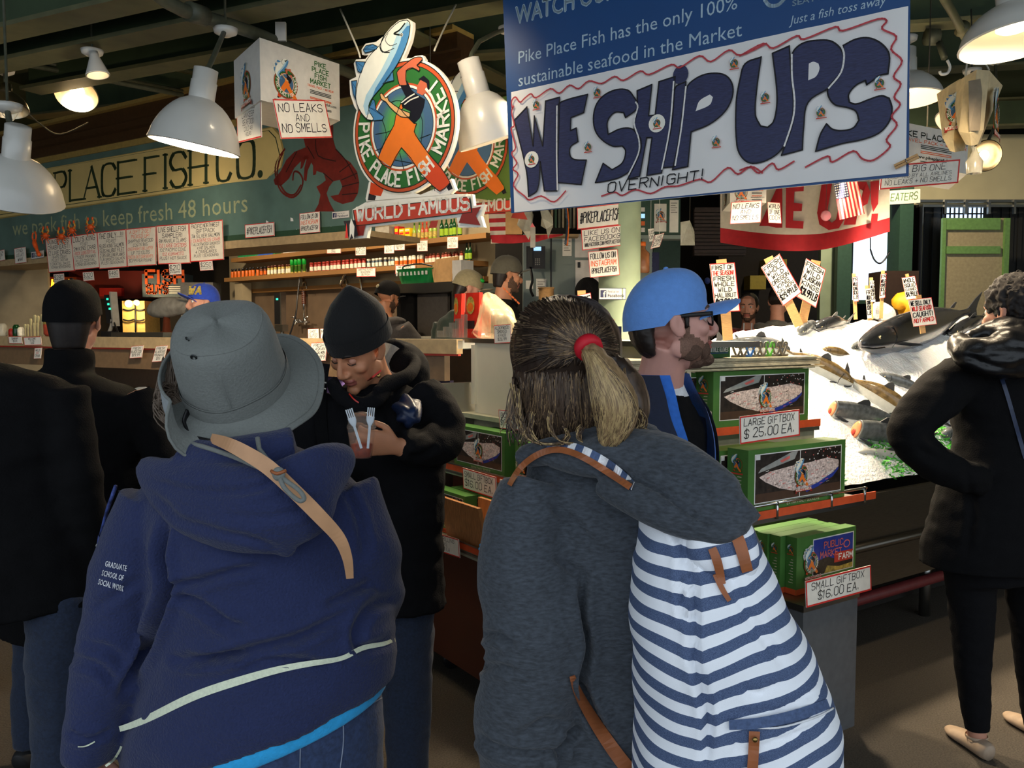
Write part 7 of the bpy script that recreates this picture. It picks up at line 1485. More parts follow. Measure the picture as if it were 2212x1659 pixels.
def hand(mb, w, d, n, thumb, m='skin', curl=(.35, .4, .45, .5), sc=1.0, tcurl=.3, spread=.0):
 """w wrist, d along the hand, n out of the palm, thumb = thumb side direction"""
 d = V(d).normalized(); n = V(n); n = (n-d*n.dot(d)).normalized(); t = d.cross(n); t = t if t.dot(V(thumb)) > 0 else -t
 s = sc
 mb.loft([(*(w-d*.02*s), .026*s, .02*s), (*w, .027*s, .019*s), (*(w+d*.035*s+t*.004*s), .038*s, .0165*s), (*(w+d*.075*s+t*.002*s), .042*s, .014*s), (*(w+d*.092*s), .040*s, .011*s)], m, side=t, seg=16, sub=3)
 for i, (o, L) in enumerate(((.031, .070), (.0105, .078), (-.0105, .073), (-.030, .058))):
  b = w+d*((.084-.004*abs(i-1.2))*s)+t*(o*s); c = curl[i]; dirs = []; a = c*.55; pts = [(b-d*.012*s, .0095*s), (b, .0093*s)]; p = b
  for k, fr in enumerate((.45, .31, .24)):
   dd = (d*cos(a)+n*sin(a)+t*(spread*(1.5-i)*.12)).normalized(); p = p+dd*(L*fr*s); pts.append((p, (.0088, .0078, .0058)[k]*s)); a += c*(1.15 if k == 0 else .95)
  mb.loft([(*q_, r) for q_, r in pts], m, seg=10, sub=3)
 b = w+d*.022*s+t*.026*s; d1 = (d*.62+t*.66+n*(.25+tcurl*.5)).normalized(); d2 = (d*.85+t*(.25-tcurl*.4)+n*(.25+tcurl)).normalized()
 mb.loft([(*(b-d1*.012*s), .013*s), (*(b+d1*.012*s), .0135*s), (*(b+d1*.036*s), .0105*s), (*(b+d1*.036*s+d2*.026*s), .0098*s), (*(b+d1*.036*s+d2*.044*s), .0065*s)], m, seg=10, sub=3)
def capshape(F, parent, m, brim=.075, bw=.062, lift=.0, brimup=.05, fwd=.0):
 mb = MB(); k = F.s
 rows = []
 for i in range(13):
  a = pi/2*i/12; z = .035+.093*sin(a); q_ = cos(a)**.8
  rows.append([F.p(.085*q_*cos(b), -.012+fwd*sin(a)+.106*q_*sin(b), z+lift+.012*(sin(b)*.5)*(1-i/12)-(0 if sin(b) > -.2 else .012*(1-i/12))) for b in [2*pi*j/28 for j in range(28)]])
 low = [[F.p(.087*cos(b), -.012+.108*sin(b), .012+lift+.012*sin(b)*.5-(0 if sin(b) > -.2 else .02)) for b in [2*pi*j/28 for j in range(28)]]]
 mb.grid(low+rows, m, closed=True, caps=(False, True)); c = F.p(0, -.012+fwd, .128+lift); mb.ell(c, (.007*k, .007*k, .005*k), m, F.ax(), 8, 6); cr_ = mb.build('cap', parent)
 mb = MB(); top, bot = [], []
 for i in range(7):
  v = i/6; r1, r2 = [], []
  for j in range(15):
   x = -1+2*j/14; xx = x*bw*(1-.12*v**2); y0 = .09*sqrt(max(0, 1-(x*.72)**2))-.006; y = y0+brim*v*(1-.30*abs(x)**2.5); z = .022+lift+brimup*v-.027*(x**2)-.014*v*v
   r1.append(F.p(xx, y, z+.003)); r2.append(F.p(xx, y, z-.002))
  top.append(r1); bot.append(r2)
 mb.grid(top, m); mb.grid(bot, m); mb.grid([top[-1], bot[-1]], m); mb.grid([[t_[0] for t_ in top], [t_[0] for t_ in bot]], m); mb.grid([[t_[-1] for t_ in top], [t_[-1] for t_ in bot]], m); mb.build('brim', cr_)
def hairshell(F, parent, m='hairdark', low=-.06, grow=1.06, front=.045):
 mb = MB(); mb.ell(F.p(0, -.016, .036), (.0765*F.s*grow, .096*F.s*grow, .085*F.s*grow), m, F.ax(), 28, 18)
 mb.loft([(*F.p(0, -.045, .03), .072*F.s*grow, .06*F.s*grow), (*F.p(0, -.05, -.03), .066*F.s*grow, .05*F.s*grow), (*F.p(0, -.055, low), .05*F.s*grow, .032*F.s*grow)], m, side=F.r, seg=18)
 o = fuse(mb, 'hair', parent, [MATS[m]], .006, 2, lambda c, n: c-(F.f*max(0, F.loc(c).y-front)*.8+F.u*0)*1.0)
 return o
def figure(label, hc, az, top='blackcloth', legs='jeansdark', skin='skin', sc=1.0, pitch=0, roll=0, body_az=None, arms=None, ground=0.0, beard=None, hair='hairdark', voxel=.008, hood=True, wide=1.0, lean=(0, 0), shoe='rubber', headgear=None, hands=True, coat=0, seed=1, tv=.011, creases=(), facedet=True, name='person', group=None):
 """a standing adult; hc = middle of the head at eye level; arms: {side: [elbow, wrist]} offsets (right, forward, up) from the shoulder"""
 t = thing(name, label, 'person', (hc.x, hc.y, ground), 0, group)
 F = Fr(hc, az, pitch, roll, sc); ba = az if body_az is None else body_az; f, r = hd(ba), hd(ba+90)
 H = hc.z-ground
 def J(x, y, z): return hc+r*(x*wide)+f*y+Z*z
 l = lambda z: (lean[0]*(-z), lean[1]*(-z))
 def K(x, y, z): return J(x+lean[0]*-z, y+lean[1]*-z, z)
 nb = K(0, -.035, -.19*sc); hipz = -.47*H
 bm_ = MB(); head(bm_, F, nb, skin)
 bm_.loft([(*K(0, -.035, -.19*sc), .07, .07), (*K(0, -.04, -.25*sc), .15, .09), (*K(0, -.03, -.40*sc), .15, .10), (*K(0, -.02, hipz*.85), .13, .09), (*K(0, -.02, hipz), .14, .10)], skin, side=r, seg=16)
 cl = MB(); q_ = wide
 cl.loft([(*K(0, -.035, -.172*sc), .075, .075), (*K(0, -.04, -.205*sc), .12*q_, .09), (*K(0, -.04, -.25*sc), .185*q_, .115), (*K(0, -.03, -.36*sc), .195*q_, .135), (*K(0, -.02, -.52*sc), .180*q_, .13), (*K(0, -.02, hipz), .19*q_, .13), (*K(0, -.02, hipz-.06-coat), (.195+coat*.1)*q_, .135)], top, side=r, seg=24)
 if coat: cl.loft([(*K(0, -.035, -.19*sc), .085, .085), (*K(0, -.03, -.10*sc), .074, .078)], top, side=r, seg=20)
 for g in (-1, 1):
  sh_ = K(g*.175, -.04, -.245*sc); a = (arms or {}).get(g)
  if a is None: el, wr = sh_+r*(g*.05)+Z*-.29+f*-.02, sh_+r*(g*.07)+Z*-.53+f*.06
  else: el = sh_+r*a[0][0]+f*a[0][1]+Z*a[0][2]; wr = sh_+r*a[1][0]+f*a[1][1]+Z*a[1][2]
  cl.loft([(*sh_, .068), (*(sh_+(el-sh_)*.5), .066), (*el, .056), (*(el+(wr-el)*.55), .050), (*wr, .042)], top, seg=16)
  bm_.loft([(*sh_, .045), (*el, .040), (*wr, .028)], skin, seg=10)
  if hands:
   d = (wr-el).normalized(); nn = (-r*g*.6+f*.2-Z*.2) if a is None or len(a) < 3 else r*a[2][0]+f*a[2][1]+Z*a[2][2]
   hand(bm_, wr+d*.012, d, nn, f+Z*.3, skin, sc=.95)
 ft = H-.10
 for g in (-1, 1):
  hp, kn, an = K(g*.09*q_, -.02, hipz+.02), J(g*.10*q_, .01, -.735*H), J(g*.10*q_, -.03, -.95*H)
  bm_.loft([(*hp, .07), (*kn, .05), (*an, .04), (*(an-Z*.03), .04)], skin, seg=12)
 body = fuse(bm_, 'body', t, [MATS[skin], MATS[beard or skin], MATS['lip']], voxel, 3, facedef(F), facemat(F, beard))
 fuse(cl, 'jacket', t, [MATS[top]], tv, 4, folds(creases, .007, 8, seed=seed))
 tr = MB(); tr.loft([(*K(0, -.02, hipz+.06), .165*q_, .115), (*K(0, -.02, hipz-.06), .17*q_, .12)], legs, side=r, seg=18)
 for g in (-1, 1):
  hp, kn, an = K(g*.085*q_, -.02, hipz-.01), J(g*.10*q_, .01, -.735*H), J(g*.10*q_, -.03, -.955*H)
  tr.loft([(*hp, .095), (*(hp+(kn-hp)*.5), .088), (*kn, .07), (*(kn+(an-kn)*.5), .066), (*an, .058)], legs, seg=16)
 fuse(tr, 'trousers', t, [MATS[legs]], .012, 4, folds((), .006, 9, seed=seed+3))
 for g in (-1, 1):
  mb = MB(); b = J(g*.10*q_, 0, -H); mb.loft([(*(b-f*.085+Z*.04), .03, .035), (*(b-f*.06+Z*.045), .04, .045), (*(b+Z*.042), .042, .042), (*(b+f*.08+Z*.034), .047, .032), (*(b+f*.14+Z*.024), .044, .023), (*(b+f*.175+Z*.02), .02, .016)], shoe, side=r, seg=16); mb.build('shoe', t)
 if hood:
  mb = MB(); mb.loft([(*K(-.115, .05, -.205*sc), .025, .03), (*K(-.125, -.05, -.20*sc), .035, .05), (*K(-.07, -.125, -.225*sc), .045, .07), (*K(0, -.15, -.25*sc), .05, .085), (*K(.07, -.125, -.225*sc), .045, .07), (*K(.125, -.05, -.20*sc), .035, .05), (*K(.115, .05, -.205*sc), .025, .03)], top, side=Z, seg=14, sub=4)
  fuse(mb, 'hood', t, [MATS[top]], .010, 3, folds((), .006, 9, seed=seed+5))
 if facedet: eyes(F, t); brows(F, t)
 if hair: hairshell(F, t, hair, grow=.985 if headgear else 1.07, low=-.10 if headgear else -.06)
 if headgear: headgear(F, t)
 return t, F, K
PZ = .27
mb = MB(); c = LC(2.75, -2.5, PZ/2); mb.box(c, (5.0, 2.2, PZ-.004), 'cbase', (S_DIR, SN, Z)); struct(mb, 'floor_2')
mb = MB(); c = P(1650, 700, 7.4); mb.box((c.x, c.y+.2, PZ*.4), (3.4, 2.2, PZ*.8-.004), 'cbase'); struct(mb, 'floor_3')
gear = lambda m, **k: (lambda F, t: capshape(F, t, MATS[m], **k))
# --- workers
def W1(F, t):
 capshape(F, t, MATS['blackcoat'])
 mb = MB(); mb.ell(F.p(0, -.118, .045), (.022*F.s, .006*F.s, .016*F.s), 'capkhaki', F.ax(), 10, 6); mb.build('strap_opening', t)
figure('kitchen worker in a dark grey hoodie and black cap bending over the oven', P(838, 640, 7.0), 48, 'darkhood', 'jeansdark', 'skinwarm', pitch=-18, body_az=35, ground=PZ, beard='beardbrown', hair=None, headgear=W1, arms={1: [(.10, .16, -.22), (.02, .42, -.16)], -1: [(-.08, .14, -.24), (.06, .36, -.2)]}, seed=2, wide=1.08)
def W2(F, t):
 capshape(F, t, MATS['capkhaki'], brim=.085)
 mb = MB(); mb.ell(F.p(.052, .062, .078), (.018, .02, .014), 'jgreencap', F.ax(), 12, 8); mb.build('patch', t)
figure('worker in a khaki cap with green patch leaning down behind the red leaflets', P(1012, 622, 6.0), 78, 'olivejacket', 'jeansdark', 'skin', pitch=-22, body_az=40, ground=PZ, hair='hairdark', headgear=W2, hood=False, lean=(-.12, -.05), seed=3)
def W3(F, t):
 capshape(F, t, MATS['capgrey'])
 mb = MB(); mb.tube([F.p(.078, -.005, .012), F.p(.072, .07, .01), F.p(.05, .088, .005)], .0022*F.s, 'black'); mb.tube([F.p(-.072, .07, .01), F.p(-.05, .088, .005)], .0022*F.s, 'black')
 for g in (-1, 1): mb.tube([F.p(g*.032+.02*cos(a*.7), .092, -.002+.014*sin(a*.7)) for a in range(10)], .002*F.s, 'black')
 mb.build('glasses', t)
t_, F_, K_ = figure('bearded worker in a grey green cap and black hoodie with orange print in profile', P(1096, 592, 5.9), 76, 'blackcloth', 'jeansdark', 'skinwarm', body_az=100, ground=PZ, beard='beardbrown', headgear=W3, seed=4, wide=1.05, pitch=-8)
bv = [bvh_of(k_) for k_ in t_.children if k_.name.startswith('jacket')]
mb = MB()
for i in range(6):
 q0 = [(1088+i*6+dx, 620+i*6+dy) for dx, dy in ((0, 0), (5, 5), (3, 8), (-2, 3))]; mb.poly([onto(bv, *q_, .006, 5.8) for q_ in q0], 'jorange')
mb.build('jacket_print', t_)
figure('worker with a pulled up black hood seen from behind left of the green pillar', P(1272, 640, 6.3), 20, 'blackcloth', 'jeansdark', 'skin', ground=PZ, hair=None, seed=6, facedet=False, headgear=lambda F, t: fuse((lambda m: (m.ell(F.p(0, -.02, .03), (.098, .118, .11), 'blackcloth', F.ax(), 20, 14), m.loft([(*F.p(0, -.03, -.02), .098, .10), (*F.p(0, -.05, -.12), .11, .10), (*F.p(0, -.05, -.2), .14, .11)], 'blackcloth', side=F.r), m)[-1])(MB()), 'raised_hood', t, [MATS['blackcloth']], .01, 3))
figure('bearded man in a red hoodie facing the street behind the ice', P(1617, 664, 7.2), -155, 'redhood', 'jeansdark', 'skin', body_az=-160, ground=PZ*.8, beard='beardbrown', seed=7)
t_ = [o for o in bpy.data.objects if o.get('label', '').startswith('bearded man in a red')][0]
for i, x in enumerate((1607, 1624)):
 mb = MB(); mb.tube([P(x, 698, 7.02), P(x-1, 722, 6.99)], .006, 'whitecloth'); mb.build('drawstring', t_)
figure('person in a grey hoodie bending away behind the crossed price signs', P(1682, 652, 7.0), 30, 'greyhood', 'jeansdark', 'skin', pitch=-40, body_az=25, ground=PZ*.8, hair='hairdark', lean=(.0, -.18), seed=8, wide=1.05)
def W5(F, t):
 capshape(F, t, MATS['flagbluecap'], brim=.08)
 mb = MB()
 n = (F.f*.643-F.r*.765+F.u*.25).normalized()
 htext(mb, 'WA', F.p(-.030, .100, .050)+n*.004, (F.r*-.643-F.f*.765).normalized(), (F.u*.95-F.f*.2+F.r*.2).normalized(), n, .085*F.s, .05*F.s, MATS['jyel'], wt=.3, slant=.1, jit=0); mb.build('cap_letters', t)
cloth('flagbluecap', '2a4ab8')
figure('counter worker in a bright blue cap with gold letters hidden behind the grey sun hat', P(438, 652, 5.9), -125, 'blackcloth', 'jeansdark', 'skin', body_az=-140, ground=PZ, headgear=W5, seed=9, roll=0)
# --- shoppers at the left
t_, F_, K_ = figure('shopper in a black coat and dark cap seen from behind at the seafood counter', P(160, 688, 2.95), -8, 'blackcoat', 'jeansdark', 'skin', sc=1.04, ground=0, headgear=gear('blackcoat'), hood=False, wide=1.42, body_az=8, coat=.30, seed=10, voxel=.006,
 arms={1: [(.13, -.03, -.27), (.02, .22, -.25)], -1: [(-.10, -.02, -.28), (-.04, .15, -.45)]})
t_, F_, K_ = figure('tall shopper in a dark coat and blue jeans at the left edge of the picture', P(-125, 640, 2.25), -10, 'blackcoat', 'jeansdark', 'skin', ground=0, hood=False, wide=1.55, coat=.02, seed=11, headgear=gear('blackcoat'), lean=(.06, 0))
figure('person in black trousers and black shoes standing past the left edge', P(-150, 690, 3.5), -30, 'blackcloth', 'blackcloth', 'skin', ground=0, hood=False, seed=12)
# ================================================================ the bearded man in the blue cap
def PN(l, m=1.0): # nodes given as (px, py, depth, half width px, half thickness m)
 return [(*P(x, y, d), w*d/FPX*m, th) for x, y, d, w, th in l]
t = thing('person', 'bearded man in a light blue cap and glasses looking right in profile', 'person', V((.42, 2.32, 0)))
F = Fr(P(1448, 694, 2.30), 86, 7, 0, 1.08); nb = P(1420, 850, 2.36); fb, rb = hd(128), hd(218)
mb = MB(); head(mb, F, nb, 'skinpink', nose=1.03)
mb.loft([(*nb, .07, .07), (*(nb-Z*.10), .16, .1), (*(nb-Z*.35), .17, .12), (*(nb-Z*.60), .16, .11)], 'skinpink', side=rb, seg=16)
hip = nb-Z*.62
for g in (-1, 1): mb.loft([(*(hip+rb*(g*.09)), .07), (*(hip+rb*(g*.1)-Z*.4), .05), (*(hip+rb*(g*.1)-Z*.77), .04)], 'skinpink', seg=12)
fuse(mb, 'body', t, [MATS['skinpink'], MATS['stubble'], MATS['lip']], .0042, 3, facedef(F), facemat(F, 'beardbrown'))
eyes(F, t); brows(F, t, 'beardbrown', .0045)
mb = MB()
for x, y, z, a, b, c in ((0, .076, -.106, .024, .024, .016), (0, .05, -.108, .034, .030, .016), (.046, .03, -.078, .011, .03, .024), (-.046, .03, -.078, .011, .03, .024), (0, .095, -.053, .021, .007, .004), (.032, .068, -.080, .010, .018, .022), (-.032, .068, -.080, .010, .018, .022)): mb.ell(F.p(x, y, z), (a*F.s, b*F.s, c*F.s), 'beardbrown', F.ax(), 14, 10)
fuse(mb, 'beard', t, [MATS['beardbrown']], .004, 1, folds((), .0025, 60, squash=(1, 1, 1)))
mb = MB(); mb.loft([(*F.p(0, -.066, .03), .066*F.s, .036*F.s), (*F.p(0, -.075, -.02), .062*F.s, .030*F.s), (*F.p(0, -.068, -.055), .055*F.s, .024*F.s), (*F.p(0, -.058, -.08), .042*F.s, .012*F.s)], 'hairdark', side=F.r, seg=18)
for g in (-1, 1): mb.loft([(*F.p(g*.067, .020, .030), .008, .010), (*F.p(g*.069, .022, .006), .0055, .009), (*F.p(g*.067, .022, -.02), .004, .006)], 'hairdark', side=F.r, seg=10)
fuse(mb, 'hair', t, [MATS['hairdark']], .005, 1, folds((), .003, 40, squash=(1, 1, .3)))
capshape(F, t, MATS['capblue'], brim=.096, lift=.002, brimup=.022, fwd=.015)
mb = MB(); e = lambda x, y, z: F.p(x, y, z)
mb.loft([(*e(.078, -.01, .012), .0022, .005), (*e(.076, .04, .010), .0022, .0055), (*e(.066, .088, .008), .002, .006)], 'black', seg=8, side=F.r); mb.loft([(*e(-.078, -.01, .012), .0022, .005), (*e(-.066, .088, .008), .002, .006)], 'black', seg=8, side=F.r)
for g in (-1, 1): mb.tube([e(g*.034+.026*cos(a*.524), .094-.006*abs(cos(a*.524)), -.004+.017*sin(a*.524)) for a in range(13)], .0028, 'black')
mb.tube([e(-.008, .097, .0), e(.008, .097, .0)], .0028, 'black'); mb.build('glasses', t)
mb = MB(); mb.ell(F.p(.012, .100, .088), (.012, .007, .009), 'flagblue', F.ax(), 10, 6); mb.build('cap_badge', t)
mb = MB(); mb.loft([(*(nb+Z*.045), .062, .064), (*(nb+Z*.012), .075, .078), (*(nb-Z*.005), .088, .085)], 'whitecloth', side=rb, seg=24, caps=(False, False)); mb.build('white_collar', t)
mb = MB(); mb.loft([(*(nb+Z*.004), .085, .085), (*(nb-Z*.05), .14, .10), (*(nb-Z*.14), .165, .125), (*(nb-Z*.40), .165, .125), (*(nb-Z*.62), .16, .12)], 'blackcloth', side=rb, seg=24); fuse(mb, 'shirt', t, [MATS['blackcloth']], .01, 3, folds((), .005, 9))
for nm, rr0, m, op in (('jacket_lining', 0, 'bluelining', .52), ('jacket', .009, 'navyjacket', .62)):
 mb = MB(); rows = []
 nd = catmull([(.055, .085+rr0, .09+rr0, .72), (.0, .115+rr0, .11+rr0, .60), (-.06, .175+rr0, .13+rr0, .48), (-.16, .20+rr0, .15+rr0, .36), (-.35, .195+rr0, .15+rr0, .30), (-.60, .195+rr0, .15+rr0, .28)], 5)
 for z, a, b, o_ in nd:
  o_ *= (1.0 if nm != 'jacket' else 1.45); c = nb+Z*z; row = []
  for k in range(41):
   th = pi/2+o_+(2*pi-2*o_)*k/40; row.append(c+rb*(a*cos(th))+fb*(b*sin(th)))
  rows.append(row)
 mb.grid(rows, m)
 if nm == 'jacket':
  for g in (-1, 1):
   s_ = nb+rb*(g*.175)-Z*.07; mb.loft([(*s_, .075), (*(s_+rb*g*.05-Z*.28), .066), (*(s_+rb*g*.05-Z*.52+fb*.08), .05)], m, seg=18)
 mb.build(nm, t)
mb = MB()
for g in (-1, 1): mb.loft([(*(hip+rb*(g*.08)+Z*.05), .10), (*(hip+rb*(g*.1)-Z*.4), .075), (*(hip+rb*(g*.1)-Z*.79), .06)], 'jeansdark', seg=16)
fuse(mb, 'trousers', t, [MATS['jeansdark']], .012, 3)
for g in (-1, 1):
 b_ = V((hip.x, hip.y, 0))+rb*(g*.1); mb = MB(); mb.loft([(*(b_-fb*.08+Z*.04), .035, .035), (*(b_+Z*.042), .042, .042), (*(b_+fb*.12+Z*.026), .044, .024), (*(b_+fb*.17+Z*.02), .02, .016)], 'rubber', side=rb, seg=14); mb.build('shoe', t)
# ================================================================ the man in the black beanie with a cup
t = thing('person', 'man in a black beanie and black jacket looking down at a cup', 'person', V((-.50, 2.78, 0)))
F = Fr(P(775, 748, 2.70), -148, -32, 6, 1.06); fb, rb = hd(-166), hd(-76); nb = P(812, 838, 2.80)
mb = MB(); head(mb, F, nb, 'skinwarm', nose=1.04)
mb.loft([(*nb, .07, .07), (*(nb-Z*.10), .16, .1), (*(nb-Z*.35), .17, .12), (*(nb-Z*.60), .16, .11)], 'skinwarm', side=rb, seg=16)
wr = P(862, 966, 2.50); el = P(952, 950, 2.70); s_l = P(905, 855, 2.78); s_r = P(700, 850, 2.80)
mb.loft([(*s_l, .05), (*el, .04), (*wr, .029)], 'skinwarm', seg=12)
cup = P(781, 945, 2.43)
hd_ = (cup-wr+Z*-.012).normalized()
hand(mb, wr+hd_*.01, hd_, V((-.2, .9, .15)), V((0, -.2, 1)), 'skinwarm', curl=(.75, .85, .95, 1.05), sc=.98, tcurl=.35)
hip = nb-Z*.60
for g in (-1, 1): mb.loft([(*(hip+rb*(g*.09)), .07), (*(hip+rb*(g*.1)-Z*.4), .05), (*(hip+rb*(g*.1)-Z*.76), .04)], 'skinwarm', seg=12)
fuse(mb, 'body', t, [MATS['skinwarm'], MATS['stubble'], MATS['lip']], .0045, 3, facedef(F), facemat(F))
eyes(F, t, closed=True); brows(F, t, 'hairdark', .005)
mb = MB()
for g in (-1, 1): mb.tube([F.p(g*.017, .0835, -.004), F.p(g*.031, .0865, -.0075), F.p(g*.046, .079, -.004)], .0016, 'hairdark', sub=4)
mb.build('eyelashes', t)
mb = MB(); rows = []
for z, a, b, y in ((.024, .083, .104, -.014), (.05, .087, .107, -.014), (.08, .086, .104, -.016), (.11, .076, .09, -.018), (.140, .056, .064, -.022), (.165, .030, .034, -.03), (.182, .008, .01, -.036)):
 rows.append([F.p(a*cos(2*pi*k/32), y+b*sin(2*pi*k/32), z-.012*sin(2*pi*k/32)*0+(.014*(1-sin(2*pi*k/32))*-.6 if z < .06 else 0)) for k in range(32)])
mb.grid([r for r in rows], 'beanie', closed=True, caps=(False, True)); mb.grid([[F.p(.091*cos(2*pi*k/32), -.014+.111*sin(2*pi*k/32), z-(.014*(1-sin(2*pi*k/32))*.6)) for k in range(32)] for z in (.022, .03, .06, .068)], 'beanie', closed=True); mb.build('beanie', t)
mb = MB(); mb.loft([(*(nb+Z*.02), .085, .085), (*(nb-Z*.02), .15, .11), (*(nb-Z*.08), .21, .14), (*(nb-Z*.2), .235, .165), (*(nb-Z*.42), .225, .165), (*(nb-Z*.58), .225, .165), (*(nb-Z*.72), .235, .165)], 'blackcloth', side=rb, seg=26)
mb.loft([(*s_l, .085), (*(s_l+(el-s_l)*.55+V((.02, 0, 0))), .085), (*el, .078), (*(el+(wr-el)*.5-Z*.01), .066), (*(wr-(wr-el)*.12), .05), (*wr, .044)], 'blackcloth', seg=20)
mb.loft([(*s_r, .085), (*P(665, 950, 2.75), .08), (*P(680, 1050, 2.62), .065), (*P(720, 1040, 2.5), .05)], 'blackcloth', seg=18)
fuse(mb, 'jacket', t, [MATS['blackcloth']], .009, 3, folds([([(835, 880), (850, 930), (880, 960)], 8, .008), ([(930, 900), (900, 930), (880, 945)], 8, .008), ([(860, 800), (850, 850), (862, 900)], 7, .006), ([(945, 960), (910, 985), (880, 985)], 8, .008), ([(720, 800), (740, 900), (735, 960)], 8, .006)], .007, 9, seed=4))
mb = MB(); mb.loft([(*P(716, 822, 2.66), .014, .022), (*P(738, 858, 2.61), .016, .026), (*P(785, 876, 2.60), .016, .028), (*P(822, 852, 2.65), .016, .028), (*P(840, 815, 2.76), .014, .026)], 'blackcloth', side=(0, 1, 0), seg=14); fuse(mb, 'collar', t, [MATS['blackcloth']], .007, 3)
mb = MB(); rows = []
A_ = [(822, 738, 2.84), (850, 745, 2.92), (878, 765, 2.92), (893, 785, 2.86), (888, 800, 2.78)]; B_ = [(820, 822, 2.76), (826, 828, 2.78), (834, 826, 2.78), (842, 820, 2.76), (846, 812, 2.75)]
mb.grid([[P(*a) for a in catmull(A_, 4)], [P((a[0]+b[0])/2+4, (a[1]+b[1])/2, (a[2]+b[2])/2+.06) for a, b in zip(catmull(A_, 4), catmull(B_, 4))], [P(*b) for b in catmull(B_, 4)]], 'liner'); mb.build('hood_lining', t)
mb = MB(); mb.loft([(*P(816, 738, 2.86), .012), (*P(850, 742, 2.94), .018), (*P(882, 764, 2.94), .020), (*P(897, 787, 2.87), .020), (*P(880, 812, 2.76), .024), (*P(845, 828, 2.70), .026), (*P(812, 850, 2.64), .02)], 'blackcloth', seg=12, sub=5); mb.loft([(*P(830, 745, 3.0), .03), (*P(865, 775, 3.0), .07), (*P(880, 810, 2.94), .08), (*P(850, 850, 2.9), .06)], 'blackcloth', seg=14); fuse(mb, 'hood', t, [MATS['blackcloth']], .008, 3)
bv = [bvh_of(k_) for k_ in t.children if k_.name.split('.')[0] in ('jacket', 'collar', 'hood')]
ribbon_on(bv, [(792, 826), (808, 812), (823, 800)], 4, 'leafred', 'red_zip', t, .006, fallback=2.6)
ribbon_on(bv, [(754, 850), (764, 862), (775, 870)], 3, 'leafred', 'red_piping', t, .006, fallback=2.6)
mb = MB(); c = onto(bv, 818, 812, .006, 2.6); mb.ell(c, (.006, .004, .006), 'rivet'); mb.build('snap_button', t)
ribbon_on(bv, [(684, 823), (705, 827)], 3, 'greyplast', 'strap_slider', t, .008, fallback=2.6); ribbon_on(bv, [(684, 836), (704, 840)], 3, 'greyplast', 'strap_slider', t, .008, fallback=2.6)
ribbon_on(bv, [(700, 785), (694, 830), (692, 900), (700, 980)], 26, 'blackcoat', 'bag_strap', t, .005, fallback=2.65)
mb = MB()
for g in (-1, 1): mb.loft([(*(hip+rb*(g*.09)+Z*.05), .11), (*(hip+rb*(g*.1)-Z*.4), .085), (*(hip+rb*(g*.1)-Z*.78), .065)], 'jeansdark', seg=16)
fuse(mb, 'trousers', t, [MATS['jeansdark']], .012, 3, folds((), .006, 9))
for g in (-1, 1):
 b_ = V((hip.x, hip.y, 0))+rb*(g*.1); mb = MB(); mb.loft([(*(b_-fb*.08+Z*.04), .035, .035), (*(b_+Z*.042), .044, .042), (*(b_+fb*.12+Z*.026), .046, .024), (*(b_+fb*.17+Z*.02), .02, .016)], 'rubber', side=rb, seg=14); mb.build('shoe', t)
c = P(884, 903, 2.50); mb = MB(); ax = V((.15, -.9, -.1)).normalized(); e1 = ax.orthogonal().normalized(); e2 = ax.cross(e1); rows = []
for i in range(9):
 q_ = i/8; rows.append([c-ax*(.14*(1-q_))+(e1*cos(a)+e2*sin(a))*((.042-.012*q_)*(1+.16*sin(5*a+q_*5))*(1 if i < 8 else .5)) for a in [2*pi*k/40 for k in range(40)]])
mat('umbrella', '1c2a48', .35, var=.25, vscale=40)
mb.grid(rows, 'umbrella', closed=True, caps=(True, True)); tag(mb.build('folded_umbrella'), 'dark blue folded umbrella tucked under the arm of the beanie man', 'umbrella')
mat('cupclear', 'e8e8e4', .08, trans=.8, alpha=.42); mat('sauce', 'a8401c', .4, var=.4, vscale=80); mat('forkwhite', 'dfe8f0', .35)
t = thing('plastic_cup', 'clear domed plastic cup of red sauce held by the beanie man', 'cup', cup-Z*.06)
mb = MB(); mb.lathe([(.026, -.058), (.029, -.055), (.040, .030)], 'cupclear', cup, seg=28, caps=(True, False)); mb.build('cup_body', t)
mb = MB(); mb.lathe([(.042, .028), (.042, .034), (.040, .036), (.036, .055), (.024, .070), (.004, .075)], 'cupclear', cup, seg=28); mb.build('dome_lid', t)
mb = MB(); mb.lathe([(.0245, -.055), (.030, -.018), (.004, -.012)], 'sauce', cup, seg=24, caps=(True, False)); mb.build('sauce', t)
for i, (dx, lean_) in enumerate(((-.004, -.30), (.016, .10))):
 mb = MB(); b_ = cup+V((dx+.01, -.046, -.02)); u = V((lean_, -.05, 1)).normalized(); s_ = V((1, 0, -lean_)).normalized(); n_ = u.cross(s_)
 mb.box(b_+u*.03, (.007, .0025, .07), 'forkwhite', (s_, n_, u)); mb.loft([(*(b_+u*.058), .0035, .0014), (*(b_+u*.072), .0105, .0016), (*(b_+u*.086), .0115, .0014)], 'forkwhite', side=s_, seg=8)
 for k in range(4): mb.box(b_+u*.097+s_*(-.0085+.0057*k), (.0032, .0018, .028), 'forkwhite', (s_, n_, u))
 tag(mb.build('plastic_fork'), ('white plastic fork leaning left against the cup', 'white plastic fork standing right against the cup')[i], 'fork')
